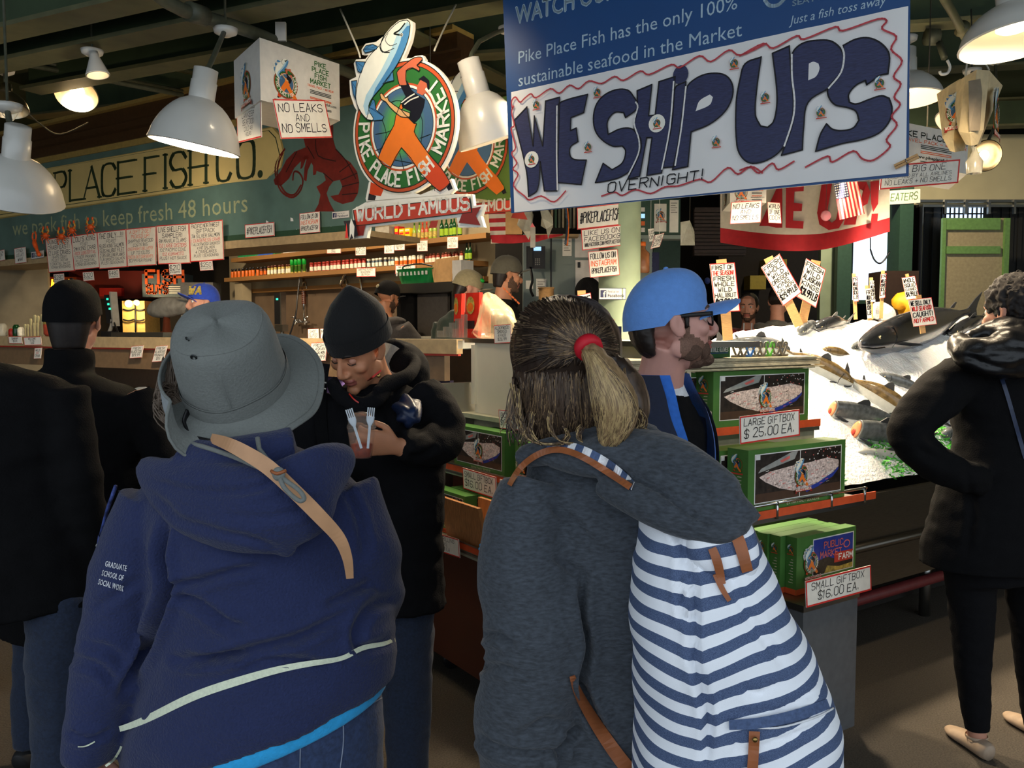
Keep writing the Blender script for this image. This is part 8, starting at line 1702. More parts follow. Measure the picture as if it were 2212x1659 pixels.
# ================================================================ the woman in the dark jacket at the right
t = thing('person', 'woman in a long dark hooded jacket and black leggings at the right edge', 'person', V((1.75, 3.07, 0)))
F = Fr(P(2190, 672, 3.02), -28, -4, 0, 1.0); fb, rb = hd(-35), hd(55); nb = P(2185, 762, 3.06)
mb = MB(); head(mb, F, nb, 'skin')
mb.loft([(*nb, .065, .065), (*(nb-Z*.12), .14, .09), (*(nb-Z*.5), .14, .1)], 'skin', side=rb, seg=14)
fz = [(P(2098, 1250, 3.06), P(2102, 1440, 3.06), P(2110, 1575, 3.06)), (P(2225, 1250, 3.12), P(2232, 1440, 3.16), P(2238, 1570, 3.18))]
for a, b, c in fz: mb.loft([(*a, .07), (*b, .05), (*c, .034), (*V((c.x, c.y, .05)), .034)], 'skin', seg=14)
fuse(mb, 'body', t, [MATS['skin'], MATS['skin'], MATS['lip']], .006, 3, facedef(F), facemat(F)); eyes(F, t)
mb = MB(); mb.ell(F.p(0, -.012, .04), (.090, .110, .094), 'hairdark', F.ax(), 20, 14); mb.ell(F.p(.01, -.085, .052), (.062, .055, .062), 'hairdark', F.ax(), 16, 12); mb.loft([(*F.p(0, -.06, 0), .075, .05), (*F.p(0, -.06, -.06), .06, .04)], 'hairdark', side=F.r)
mat('haircurl', '1c1614', .7, var=.3, vscale=120)
fuse(mb, 'hair', t, [MATS['haircurl']], .006, 1, lambda c, n: c+n*(.010*mnoise.noise(c*55)+.006*mnoise.noise(c*110))-F.f*max(0, F.loc(c).y-.065)*.9)
mb = MB()
for i in range(70):
 a, b = rnd.uniform(0, 6.28), rnd.uniform(-.2, 1.3); d = V((cos(a)*cos(b), sin(a)*cos(b), sin(b))); c = F.p(.01, -.06, .05)+d*.085; e = d.cross(V((.3, .5, .8))).normalized()
 mb.tube([c, c+d*.012+e*.012, c+d*.006+e*.022, c-d*.004+e*.012], .0018, 'haircurl', seg=4, sub=2)
mb.build('hair_curls', t)
mb = MB()
mb.loft(PN([(2190, 770, 3.06, 40, .08), (2175, 800, 3.06, 105, .11), (2170, 850, 3.06, 118, .14), (2165, 960, 3.06, 100, .14), (2150, 1060, 3.06, 120, .15), (2130, 1160, 3.06, 130, .17), (2125, 1222, 3.06, 138, .18)]), 'blackcoat', side=(1, 0, 0), seg=26)
el = P(1962, 928, 2.92)
mb.loft([(*P(2078, 812, 3.02), .085), (*P(2020, 862, 2.96), .085), (*el, .070), (*P(2000, 985, 2.92), .066), (*P(2075, 1025, 2.92), .06), (*P(2120, 1040, 2.95), .05)], 'blackcoat', seg=20)
mb.loft([(*P(2270, 830, 3.1), .08), (*P(2300, 1000, 3.1), .07), (*P(2270, 1120, 2.98), .05)], 'blackcoat', seg=16)
fuse(mb, 'jacket', t, [MATS['blackcoat']], .009, 3, folds([([(2060, 840), (2020, 900), (1985, 935)], 9, .008), ([(1975, 960), (2020, 990), (2060, 1000)], 9, .008), ([(2085, 1000), (2100, 1100), (2090, 1190)], 9, .006)], .007, 8, seed=2))
mb = MB(); mb.loft([(*P(2070, 735, 2.98), .028, .03), (*P(2085, 760, 2.90), .05, .05), (*P(2140, 770, 2.86), .075, .06), (*P(2200, 762, 2.88), .085, .065), (*P(2260, 750, 2.95), .07, .06)], 'shinyblack', side=Z, seg=18, sub=4); mb.loft([(*P(2085, 738, 2.98), .02, .03), (*P(2140, 715, 2.95), .035, .05), (*P(2210, 702, 2.96), .035, .06)], 'shinyblack', side=Z, seg=14)
fuse(mb, 'hood', t, [MATS['shinyblack']], .008, 3, folds([([(2080, 765), (2140, 790), (2200, 795)], 7, .006)], .009, 12))
bv = [bvh_of(k_) for k_ in t.children if k_.name.split('.')[0] == 'jacket']
ribbon_on(bv, [(2158, 800), (2175, 850), (2195, 920), (2215, 990)], 9, 'umbrella', 'back_strap', t, .006, fallback=2.9)
mb = MB()
mb.loft(PN([(2140, 1190, 3.06, 108, .14), (2145, 1250, 3.06, 100, .13)]), 'blackcloth', side=(1, 0, 0), seg=18)
for i, (a, b, c) in enumerate(fz): mb.loft([(*(a+Z*.08), .085), (*a, .088), (*b, .062), (*(b+(c-b)*.6), .052), (*c, .042)], 'blackcloth', seg=16)
fuse(mb, 'leggings', t, [MATS['blackcloth']], .009, 3, folds((), .004, 10))
for a, b, c in fz:
 g_ = V((c.x, c.y, 0)); f_ = hd(-6); r_f = hd(84); mb = MB()
 mb.loft([(*(g_-f_*.075+Z*.032), .022, .03), (*(g_-f_*.05+Z*.034), .034, .034), (*(g_+f_*.03+Z*.026), .036, .026), (*(g_+f_*.11+Z*.02), .042, .02), (*(g_+f_*.16+Z*.016), .022, .012)], 'shoebeige', side=r_f, seg=16)
 mb.lathe([(.037, .055), (.039, .06), (.037, .066)], 'shoebeige', g_, seg=18); mb.build('flat_shoe', t)
def ribbon3(pts, m, name, parent, thick=.003):
 c = catmull(pts, 6); rows = []
 for i, p in enumerate(c):
  q_ = c[min(i+1, len(c)-1)]; o_ = c[max(i-1, 0)]; dx, dy = q_[0]-o_[0], q_[1]-o_[1]; n = sqrt(dx*dx+dy*dy); w = p[3]/2
  a, b = P(p[0]-dy/n*w, p[1]+dx/n*w, p[2]), P(p[0]+dy/n*w, p[1]-dx/n*w, p[2]); e = (a-CAM).normalized()*thick; rows.append([a, b, b+e, a+e])
 mb = MB(); mb.grid(rows, m, closed=True, caps=(True, True), smooth=False); return mb.build(name, parent)
# ================================================================ the woman in the sun hat
t = thing('person', 'woman in a navy hooded sweatshirt and grey sun hat seen from behind', 'person', V((-.82, 1.62, 0)))
D0 = 1.65
hp_ = [P(640, 1700, D0), P(640, 1700, D0)]
F = Fr(P(512, 838, 1.66), -18, 22, 2, .98)
nb = P(518, 960, 1.66)
mb = MB(); head(mb, F, nb, 'skin')
mb.loft([(*nb, .07, .07), (*P(525, 1030, D0), .10, .07), (*P(545, 1150, D0), .17, .11), (*P(570, 1400, D0), .18, .11), (*P(558, 1640, D0), .19, .12)], 'skin', side=(1, 0, 0), seg=16)
wl = P(190, 1640, 1.58)
mb.loft([(*P(345, 1080, 1.63), .05), (*P(250, 1340, 1.63), .045), (*wl, .03)], 'skin', seg=12)
hand(mb, wl, V((.10, .15, -1)), V((1, .2, .1)), V((0, 1, 0)), 'skin', curl=(.5, .6, .6, .7), sc=.92)
mb.loft([(*P(752, 1100, 1.68), .035), (*P(806, 1300, 1.72), .045), (*P(770, 1330, 1.45+.5), .03)], 'skin', seg=12)
hand(mb, P(765, 1330, 1.97), V((-.4, .8, .1)), V((-.6, -.2, -.5)), V((0, .3, 1)), 'skin', sc=.92)
lx = [(P(440, 1720, D0), 1), (P(670, 1710, D0), 1)]
for (h_, _) in lx: mb.loft([(*h_, .08), (*V((h_.x, h_.y+.02, .48)), .055), (*V((h_.x, h_.y, .06)), .045)], 'skin', seg=12)
fuse(mb, 'body', t, [MATS['skin'], MATS['skin'], MATS['lip']], .006, 3, facedef(F), facemat(F)); eyes(F, t)
HOOD_CREASE = []
mb = MB()
TOR = [(516, 940, D0, 70, .07), (520, 985, D0, 150, .11), (528, 1030, D0, 215, .145), (545, 1120, D0, 246, .168), (562, 1240, D0, 252, .172), (582, 1350, D0, 270, .18), (578, 1420, D0, 292, .187), (566, 1490, D0, 312, .19), (556, 1548, D0, 312, .186)]
tilt = lambda q_: V((cos(.30*min(1, max(.12, (q_-.25)*1.7))), 0, sin(.30*min(1, max(.12, (q_-.25)*1.7)))))
mb.loft(PN(TOR), 'navyhood', side=tilt, seg=36, sub=4)
mb.loft(PN([(345, 1078, 1.63, 88, .08), (308, 1180, 1.62, 92, .085), (272, 1310, 1.62, 84, .078), (240, 1430, 1.60, 78, .072), (212, 1540, 1.59, 66, .062), (196, 1592, 1.58, 62, .058), (188, 1640, 1.58, 52, .048)]), 'navyhood', side=(1, 0, .3), seg=24, sub=4)
mb.loft(PN([(735, 1062, 1.66, 82, .08), (778, 1180, 1.66, 84, .08), (800, 1290, 1.72, 70, .07), (790, 1330, 1.86, 58, .06), (770, 1330, 1.95, 48, .05)]), 'navyhood', side=(1, 0, -.2), seg=22, sub=4)
CR = [([(360, 1130), (352, 1200), (362, 1262), (352, 1310), (330, 1370), (300, 1430), (262, 1500)], 9, .020), ([(362, 1265), (420, 1258), (500, 1235), (560, 1228)], 8, .010), ([(366, 1280), (430, 1305), (490, 1345), (530, 1355)], 9, .009), ([(380, 1420), (460, 1425), (560, 1400), (650, 1375), (740, 1330)], 10, .013), ([(530, 1440), (580, 1425), (650, 1428), (720, 1440)], 9, .007), ([(365, 1420), (400, 1435), (470, 1420), (520, 1415)], 7, .008),
 ([(852, 1290), (800, 1310), (770, 1360), (780, 1400), (850, 1380)], 10, .009), ([(700, 1310), (760, 1280), (800, 1260)], 8, .008), ([(150, 1420), (210, 1440), (250, 1480)], 9, .006), ([(140, 1580), (190, 1598), (240, 1580)], 6, .007), ([(175, 1390), (230, 1400), (270, 1430)], 9, .005), ([(300, 1250), (230, 1300), (210, 1310)], 9, .004), ([(745, 1060), (775, 1120), (790, 1200)], 9, .008)]
hs = fuse(mb, 'hooded_sweatshirt', t, [MATS['navyhood']], .0075, 3, folds([(p, w*1.1, d*1.7) for p, w, d in CR], .007, 6, seed=12))
mb = MB()
mb.loft(PN([(318, 1012, 1.60, 28, .022), (348, 1040, 1.55, 58, .028), (420, 1078, 1.50, 86, .032), (520, 1100, 1.465, 102, .036), (610, 1090, 1.465, 102, .036), (680, 1045, 1.49, 88, .032), (728, 1000, 1.55, 50, .026), (742, 978, 1.59, 14, .018)]), 'navyhood', side=Z, seg=24, sub=4)
mb.loft(PN([(560, 1135, 1.465, 64, .026), (605, 1172, 1.47, 42, .022), (632, 1198, 1.48, 12, .012)]), 'navyhood', side=(1, 0, 0), seg=18)
mb.loft(PN([(400, 985, 1.55, 40, .04), (510, 1000, 1.53, 60, .05), (640, 970, 1.55, 50, .04)]), 'navyhood', side=Z, seg=18)
hh = fuse(mb, 'hood', t, [MATS['navyhood']], .007, 3, folds([([(312, 1028), (380, 1055), (470, 1065), (560, 1055), (600, 1030)], 9, .009), ([(330, 1065), (390, 1120), (480, 1150), (540, 1165), (600, 1190)], 8, .007), ([(470, 1110), (560, 1120), (640, 1105), (700, 1070)], 9, .006)], .005, 8, seed=5))
bv = [bvh_of(hs), bvh_of(hh)]; bvs = bv[:1]
STR = [(258, 1575, 12), (300, 1562, 15), (360, 1532, 17), (430, 1497, 18), (520, 1470, 18), (600, 1445, 15), (690, 1430, 12), (740, 1424, 10), (765, 1408, 11), (790, 1396, 11), (830, 1392, 10), (842, 1385, 8), (854, 1382, 8)]
ribbon_on(bvs, STR, 14, 'trimcream' if 'trimcream' in MATS else mat('trimcream', 'dfe6cc', .8, var=.1, vscale=200), 'white_stripe', hs, .006, smooth=8, sub=4)
ribbon_on(bvs, [(168, 1613), (185, 1612), (205, 1602)], 3, 'trimcream', 'cuff_stripe', t, .004); ribbon_on(bvs, [(228, 1655), (245, 1642), (258, 1622), (262, 1612)], 5, 'trimcream', 'cuff_stripe', t, .004)
mb = MB()
def sleeve(text, x0, y0, x1, y1, hpx):
 adv = sum((GL[c][2]+.06 if c != ' ' else .3) for c in text); L_ = sqrt((x1-x0)**2+(y1-y0)**2); dx, dy = (x1-x0)/L_, (y1-y0)/L_; kx, ky = L_/adv, hpx/.7; x = 0
 for ch in text:
  if ch == ' ': x += .3; continue
  vs, fs, ad = GL[ch]
  for b_ in (-.02, .02):
   i = len(mb.v)
   for a, b in vs:
    mb.v.append(tuple(onto(bvs, x0+(x+a+b_)*kx*dx+b*ky*dy*.9, y0+(x+a+b_)*kx*dy-b*ky, .003, 1.5)))
   for f in fs: mb.f.append([i+q_ for q_ in f]); mb.m.append(mb.mi('whitecloth')); mb.sm.append(False)
  x += ad+.06
sleeve('GRADUATE', 226, 1223, 273, 1234, 12); sleeve('SCHOOL OF', 219, 1243, 266, 1255, 12); sleeve('SOCIAL WORK', 211, 1262, 266, 1278, 12); mb.build('sleeve_print', hs)
mb = MB(); mb.loft(PN([(566, 1490, D0, 296, .178), (562, 1548, D0, 298, .182), (566, 1574, D0, 292, .178), (567, 1579, D0, 284, .170)]), 'cyancloth', side=lambda q_: V((.945, 0, .33)), seg=36); mb.build('tee_shirt', t)
mb = MB(); mb.loft(PN([(566, 1520, D0, 268, .165), (566, 1610, D0, 276, .175), (560, 1760, D0, 272, .18), (555, 1850, D0, 250, .16)]), 'jeans', side=lambda q_: V((.96, 0, .28*(1-q_))), seg=30)
for h_, _ in lx: mb.loft([(*(h_-Z*.02), .125), (*V((h_.x, h_.y+.02, .50)), .095), (*V((h_.x, h_.y, .06)), .085)], 'jeans', seg=18)
jn = fuse(mb, 'jeans', t, [MATS['jeans']], .009, 3, folds([([(545, 1600), (542, 1660)], 4, .004)], .004, 8))
bj = [bvh_of(jn)]; mat('stitch', '8a94a8', .8)
for pts in ([(740, 1542), (742, 1600), (735, 1659)], [(740, 1540), (780, 1530), (825, 1508)], [(650, 1560), (648, 1659)], [(540, 1600), (540, 1659)]): tube_on(bj, pts, .0012, 'stitch', 'seam', t, .002)
mb = MB(); mb.ell(onto(bj, 741, 1541, .004, 1.5), (.0045,)*3, 'rivet'); mb.build('rivet', t)
for h_, _ in lx:
 mb = MB(); g_ = V((h_.x, h_.y, 0)); mb.loft([(*(g_-V((0, .08, -.04))), .035, .035), (*(g_+V((0, 0, .042))), .046, .042), (*(g_+V((0, .12, .028))), .046, .026), (*(g_+V((0, .17, .02))), .02, .016)], 'rubber', side=(1, 0, 0), seg=14); mb.build('shoe', t)
TILT, ROLL = radians(37), radians(-3)
nh = V((sin(ROLL), -sin(TILT)*cos(ROLL), cos(TILT)*cos(ROLL))).normalized(); eh = V((1, 0, 0)); eh = (eh-nh*eh.dot(nh)).normalized(); kh = nh.cross(eh)   # kh points away from the lens
HC_ = P(512, 828, 1.64)
def hatp(a, r1, r2, z): return HC_+eh*(r1*cos(a))+kh*(r2*sin(a))+nh*z
mb = MB(); N = 72; rows = []
for z, a, b in ((-.004, .098, .110), (.012, .0985, .110), (.03, .098, .109), (.05, .0965, .107), (.075, .0945, .104), (.098, .091, .100), (.110, .086, .095), (.118, .078, .087), (.123, .06, .068), (.126, .03, .034), (.1265, .004, .004)):
 z = z*1.16; rows.append([hatp(2*pi*k/N, a*(1+.006*sin(5*2*pi*k/N+z*60)), b*(1+.006*sin(4*2*pi*k/N+z*40)), z+.004*sin(3*2*pi*k/N)*(z > .1)) for k in range(N)])
mb.grid(rows, 'hatgrey', closed=True, caps=(False, True)); crown = ht_ = mb.build('sun_hat', t)
mb = MB()
for z0, z1, rr in ((-.002, .026, .0018), (.027, .030, .0012)):
 mb.grid([[hatp(2*pi*k/N, .0985+rr+(.0006 if zz in (z0, z1) else .0012), .110+rr+(.0006 if zz in (z0, z1) else .0012), zz+.002*sin(5*2*pi*k/N)) for k in range(N)] for zz in (z0, (z0+z1)/2, z1)], 'hatgrey', closed=True)
mb.build('hat_band', ht_)
mb = MB(); mb.tube([hatp(2*pi*k/N, .0795, .0885, .135+.004*sin(3*2*pi*k/N)) for k in range(N+1)], .0011, 'hatgrey', seg=5); mb.tube([hatp(-pi/2+.25, .0995, .111, z) for z in (0, .03, .06, .09, .11)], .001, 'hatgrey', seg=5); mb.build('seam', ht_)
def brimp(a, t_, off=0):
 a %= 2*pi; d = lambda c, w: exp(-((((a-c+pi) % (2*pi))-pi)/w)**2); ss = lambda x, lo, hi: (lambda u: u*u*(3-2*u))(max(0, min(1, (x-lo)/(hi-lo))))
 fo = ss(a, 2.05, 2.5)*(1-ss(a, 4.05, 4.5)); g = -.36*d(-pi/2, .8)-.62*d(-.1, .6)-.25*d(pi/2, .8); w = .064+.012*d(-pi/2, .8)+.004*d(-.2, .6)+.034*fo
 p = hatp(a, .098, .110, -.002); out = (eh*cos(a)+kh*sin(a)).normalized(); n_ = max(1, round(t_*14)); c_ = g
 for k in range(n_):
  t = (k+.5)/n_*t_; c_ = g*(.6+.4*t)*(1-fo)+fo*(-.25+2.0*ss(t, .22, .5)); p = p+(out*cos(c_)+nh*sin(c_))*(w*t_/n_)
 return p+nh*(.003*sin(a*7)*t_*t_*(1-fo))+(nh*cos(c_)-out*sin(c_))*off
mb = MB(); NB = 120
mb.grid([[brimp(2*pi*k/NB, j/10, .0012) for k in range(NB)] for j in range(11)], 'hatgrey', closed=True)
mb.grid([[brimp(2*pi*k/NB, j/10, -.0012) for k in range(NB)] for j in range(11)], 'hatgreypale', closed=True); mb.build('brim', ht_)
mb = MB(); mb.tube([brimp(2*pi*k/NB, 1) for k in range(NB+1)], .0028, 'hatgrey', seg=8)
for t_ in (.85,): mb.tube([brimp(2*pi*k/NB, t_, .0018) for k in range(NB+1)], .0007, 'hatgrey', seg=4)
mb.build('brim_edge', ht_)
bvc = [bvh_of(crown)]; mat('eyelet', '3a3e3e', .35, metal=.7)
for x, y in ((406, 734), (419, 772)):
 c = onto(bvc, x, y, .001, 1.55); n_ = (c-HC_-nh*(c-HC_).dot(nh)).normalized(); mb = MB(); mb.lathe([(.0065, 0), (.0065, .0015), (.0035, .002), (.003, -.001)], 'eyelet', c, n_, 18); mb.build('eyelet', ht_)
bvb = [bvh_of(o) for o in kids(ht_) if o.name.split('.')[0] == 'brim']
for x, y in ((391, 768), (397, 727)):
 c = onto(bvb, x, y, .001, 1.6); mb = MB(); mb.ell(c, (.0045, .003, .0055), 'eyelet'); mb.build('snap', ht_)
allb = bv
mb = MB(); k_ = lambda pts: [P(x, y, 1.52-.125*min(1, max(0, (y-950)/90))) for x, y in catmull(pts, 5)]
mb.tube([P(398, 880, 1.6), P(392, 930, 1.58), P(412, 958, 1.53)]+k_([(440, 965), (500, 985), (560, 1010), (598, 1024)]), .0042, 'hatgrey', seg=8)
mb.tube([P(556, 945, 1.48), P(560, 970, 1.47)]+k_([(575, 990), (598, 1010), (606, 1022)]), .0042, 'hatgrey', seg=8)
mb.tube(k_([(602, 1024), (612, 1050), (630, 1070), (648, 1082), (657, 1076), (645, 1058), (620, 1040), (606, 1028)]), .004, 'hatgrey', seg=8)
c = P(602, 1024, 1.402); mb.ell(c, (.011, .007, .012), 'hatgrey'); mb.tube([c+V((-.012, 0, .005)), c+V((0, -.008, .002)), c+V((.012, 0, .006))], .003, 'leather', sub=3); mb.build('chin_cord', ht_)
t_b = thing('shoulder_bag', 'tan leather bag strap slung across the navy sweatshirt', 'bag', P(620, 1060, 1.5))
ribbon3([(455, 946, 1.52, 20), (490, 958, 1.455, 28), (530, 978, 1.435, 32), (580, 1010, 1.42, 34), (635, 1060, 1.415, 33), (690, 1115, 1.425, 32), (732, 1162, 1.445, 28), (750, 1205, 1.46, 22), (756, 1250, 1.48, 16)], 'straptan', 'strap', t_b)
mb = MB(); mat('hairgrey', '6a5a4c', .5, var=.35, vscale=60, stretch=(6, 6, 1))
R = random.Random(3)
for i in range(70):
 x0 = R.uniform(350, 398); y0 = R.uniform(770, 800); dx = R.uniform(-22, 6); l_ = R.uniform(90, 150)
 mb.tube([P(x0, y0, 1.63), P(x0+dx*.5+R.uniform(-6, 6), y0+l_*.4, 1.62), P(x0+dx, y0+l_*.75, 1.61), P(x0+dx*.6+25, min(y0+l_, 945), 1.61)], .0016, 'hairgrey', seg=4, sub=3)
for i in range(26):
 x0 = R.uniform(372, 395); y0 = R.uniform(835, 870); mb.tube([P(x0, y0, 1.62), P(x0-15, y0-10, 1.61), P(x0-32, y0-R.uniform(0, 20), 1.6), P(x0-R.uniform(30, 50), y0+R.uniform(-12, 25), 1.6)], .0011, 'hairgrey', seg=4, sub=3)
mb.ell(P(405, 870, 1.66), (.03, .05, .06), 'hairgrey'); mb.build('hair', [o for o in bpy.data.objects if o.get('label', '').startswith('woman in a navy')][0])
mb = MB(); mb.loft([(*P(408, 885, 1.575), .004, .012), (*P(400, 915, 1.57), .004, .014), (*P(420, 945, 1.55), .004, .010), (*P(460, 955, 1.52), .004, .006)], 'black', seg=8); tag(mb.build('sunglasses_strap'), 'dark glasses strap showing below the snapped up brim of the sun hat', 'strap')
# ================================================================ the woman with the ponytail
mat('hairbrown', '4a3a2e', .42, var=.4, vscale=40, stretch=(4, 4, .6)); mat('hairlight', '8a7050', .42, var=.35, vscale=40, stretch=(4, 4, .6)); mat('hairblond', 'b09668', .42, var=.3, vscale=40, stretch=(4, 4, .6)); mat('hairmid', '5e4c3a', .42, var=.35, vscale=40, stretch=(4, 4, .6)); mat('hairroot', '2e221a', .42, var=.3, vscale=40); mat('hairtie', 'c81428', .6)
t = thing('person', 'woman with a blond tipped ponytail and charcoal hooded sweatshirt seen from behind', 'person', V((.14, 1.52, 0)))
DW = 1.5
F = Fr(P(1226, 792, DW), -24, 0, 0, .95); nb = P(1245, 960, 1.5)
mb = MB(); head(mb, F, nb, 'skin')
mb.loft([(*nb, .065, .065), (*P(1262, 1050, DW), .085, .07), (*P(1290, 1250, DW), .15, .1), (*P(1290, 1500, DW), .14, .09), (*P(1290, 1750, DW), .16, .1)], 'skin', side=(1, 0, 0), seg=16)
mb.loft([(*P(1142, 1120, 1.45), .035), (*P(1130, 1400, 1.42), .045), (*P(1130, 1640, 1.46), .035), (*P(1150, 1800, 1.5), .03)], 'skin', seg=12)
hand(mb, P(1152, 1815, 1.5), V((.1, .2, -1)), V((1, 0, 0)), V((0, 1, 0)), 'skin', sc=.9)
lgs = [P(1215, 1850, DW), P(1375, 1850, DW)]
for h_ in lgs: mb.loft([(*h_, .075), (*V((h_.x, h_.y+.02, .45)), .055), (*V((h_.x, h_.y, .06)), .045)], 'skin', seg=12)
fuse(mb, 'body', t, [MATS['skin'], MATS['skin'], MATS['lip']], .006, 3, facedef(F), facemat(F)); eyes(F, t)
mb = MB(); q_ = PN([(1128, 838, 1.5, 6, .012), (1122, 818, 1.495, 8, .014), (1128, 800, 1.5, 7, .012)]); mb.loft(q_, 'skin', side=(1, 0, 0), seg=12); mb.loft(PN([(1136, 862, 1.49, 3, .006), (1131, 842, 1.49, 6, .01), (1127, 820, 1.485, 7, .012), (1126, 805, 1.49, 5, .01)]), 'skin', side=(1, 0, 0), seg=12); mb.build('ear', t)
TIE = P(1268, 748, 1.375)
mb = MB(); mb.ell(P(1222, 754, 1.50), (.099, .122, .096), 'hairroot', seg=28, rings=18)
mb.loft(PN([(1222, 745, 1.5, 118, .112), (1228, 810, 1.5, 116, .110), (1240, 870, 1.5, 114, .105), (1252, 915, 1.5, 104, .09), (1262, 945, 1.5, 80, .06)]), 'hairbrown', side=(1, 0, 0), seg=30)
mb.loft(PN([(1330, 800, 1.47, 30, .06), (1350, 850, 1.45, 44, .06), (1366, 890, 1.43, 38, .05), (1360, 925, 1.42, 24, .03)]), 'hairbrown', side=(1, 0, 0), seg=20)
ho = fuse(mb, 'hair', t, [MATS['hairroot'], MATS['hairbrown']], .006, 3, lambda c, n: c+n*(.0035*mnoise.noise(V((c.x*90, c.y*60, c.z*6)))), lambda c, n: 0 if c.z > P(1228, 800, 1.5).z else 1)
bh = [bvh_of(ho)]
def strand(mb, pts, r, m, lift=.003): mb.loft([(*(onto(bh, x, y, lift, 1.45)), r*f) for (x, y), f in zip(catmull(pts, 3), [1]*99)], m, seg=5, sub=1)
R = random.Random(11); mb = MB()
hl = [(1108, 800), (1104, 760), (1104, 720), (1112, 690), (1126, 668), (1145, 652), (1168, 643), (1195, 639), (1222, 640), (1250, 646), (1275, 656), (1296, 672), (1312, 690), (1326, 712), (1335, 738), (1338, 765), (1325, 775), (1300, 778), (1250, 790), (1180, 800), (1130, 808)]
for i in range(420):
 k = R.uniform(0, len(hl)-1.001); j = int(k); fz_ = k-j; x = hl[j][0]*(1-fz_)+hl[j+1][0]*fz_; y = hl[j][1]*(1-fz_)+hl[j+1][1]*fz_
 mx, my = 1222, 745; x = x+(mx-x)*R.uniform(0, .06); y = y+(my-y)*R.uniform(0, .06)
 tx, ty = 1268+R.uniform(-9, 7), 748+R.uniform(-10, 10); bend = R.uniform(-8, 8)
 px_, py_ = -(ty-y), (tx-x); L_ = sqrt(px_*px_+py_*py_) or 1; mid = (x*.5+tx*.5+px_/L_*bend-4, y*.5+ty*.5+py_/L_*bend-6)
 mid2 = (x*.2+tx*.8, y*.2+ty*.8); strand(mb, [(x, y), mid, mid2], R.uniform(.0007, .0013), R.choice(['hairroot', 'hairroot', 'hairmid']), .0015)
 if R.random() < .6: strand(mb, [mid, mid2, (tx, ty)], R.uniform(.0006, .0011), R.choice(['hairlight', 'hairbrown', 'hairmid', 'hairmid']), .0028)
mb.build('combed_strands', t)
mb = MB()
for i in range(480):
 x = R.uniform(1105, 1350); y = R.uniform(800, 840) if x < 1300 else R.uniform(790, 850); e = R.uniform(905, 968); dx = R.uniform(-14, 22)+(x-1230)*.12
 m = R.choice(['hairbrown', 'hairbrown', 'hairmid', 'hairmid', 'hairroot', 'hairlight'])
 strand(mb, [(x, y), (x+dx*.3+R.uniform(-5, 5), y+(e-y)*.4), (x+dx*.8+R.uniform(-6, 6), y+(e-y)*.75), (x+dx*.7+R.uniform(-12, 12), e)], R.uniform(.0006, .0013), m, .002)
curls = [([(1120, 880), (1124, 920), (1140, 948), (1168, 960)], 3), ([(1150, 890), (1146, 930), (1168, 956), (1210, 958), (1226, 940), (1218, 922)], 3), ([(1190, 890), (1190, 930), (1215, 955), (1245, 960)], 3), ([(1285, 900), (1298, 930), (1290, 955), (1262, 958), (1250, 940), (1258, 920)], 3), ([(1330, 880), (1350, 910), (1360, 925), (1400, 928)], 3), ([(1345, 870), (1375, 905), (1370, 930), (1340, 935)], 3), ([(1118, 840), (1122, 890), (1132, 930), (1130, 940)], 2.4), ([(1108, 830), (1118, 900), (1136, 944), (1150, 955)], 2.4), ([(1380, 880), (1392, 905), (1384, 925), (1350, 932)], 3)]
for pts, w in curls:
 for k in range(14):
  o_ = R.uniform(-6, 6); mb.tube([P(x+o_+R.uniform(-2, 2), y+o_*.6, 1.37+.012*R.random()) for x, y in catmull(pts, 4)], .0008, R.choice(['hairlight', 'hairmid', 'hairblond', 'hairbrown']), seg=4)
mb.build('loose_strands', t)
mb = MB(); mb.loft(PN([(1268, 748, 1.375, 18, .02), (1285, 775, 1.35, 26, .026), (1308, 820, 1.34, 42, .034), (1328, 870, 1.335, 50, .036), (1328, 920, 1.345, 40, .03), (1312, 960, 1.36, 22, .018), (1305, 975, 1.37, 6, .006)]), 'hairlight', side=(1, 0, .4), seg=22)
po = fuse(mb, 'ponytail', t, [MATS['hairlight']], .005, 2, lambda c, n: c+n*(.004*mnoise.noise(V((c.x*80, c.y*80, c.z*8)))))
bh = [bvh_of(po)]; mb = MB()
for i in range(380):
 u = R.uniform(-1, 1); m = R.choice(['hairblond', 'hairlight', 'hairblond', 'hairbrown' if abs(u) > .6 else 'hairlight'])
 strand(mb, [(1270+u*13, 756), (1287+u*20+R.uniform(-3, 3), 785), (1310+u*36+R.uniform(-5, 5), 830), (1328+u*44+R.uniform(-6, 6), 880), (1322+u*36+R.uniform(-10, 10), 925), (1312+u*26+R.uniform(-14, 14), R.uniform(945, 978))], R.uniform(.0006, .0013), m, .002)
mb.build('ponytail_strands', t)
mb = MB(); ax = V((.30, -.75, -.5)).normalized(); mb.lathe([(.016, -.010), (.0215, -.009), (.0235, 0), (.0215, .009), (.016, .010)], 'hairtie', P(1271, 751, 1.362), ax, 24, caps=(True, True)); mb.build('hair_tie', t)
mb = MB()
mb.loft(PN([(1240, 945, DW, 70, .065), (1248, 985, DW, 120, .09), (1272, 1030, DW, 190, .12), (1300, 1110, DW, 225, .14), (1310, 1250, DW, 215, .145), (1300, 1400, DW, 205, .14), (1300, 1550, DW, 215, .145), (1300, 1680, DW, 235, .155), (1300, 1830, DW, 240, .16)]), 'charcoal', side=(1, 0, 0), seg=32, sub=4)
mb.loft(PN([(1150, 1048, 1.46, 72, .08), (1138, 1130, 1.44, 92, .095), (1140, 1240, 1.42, 110, .10), (1150, 1340, 1.41, 112, .10), (1155, 1430, 1.41, 108, .098), (1140, 1530, 1.42, 116, .095), (1140, 1640, 1.44, 112, .09), (1150, 1780, 1.48, 80, .06)]), 'charcoal', side=(1, 0, 0), seg=26, sub=4)
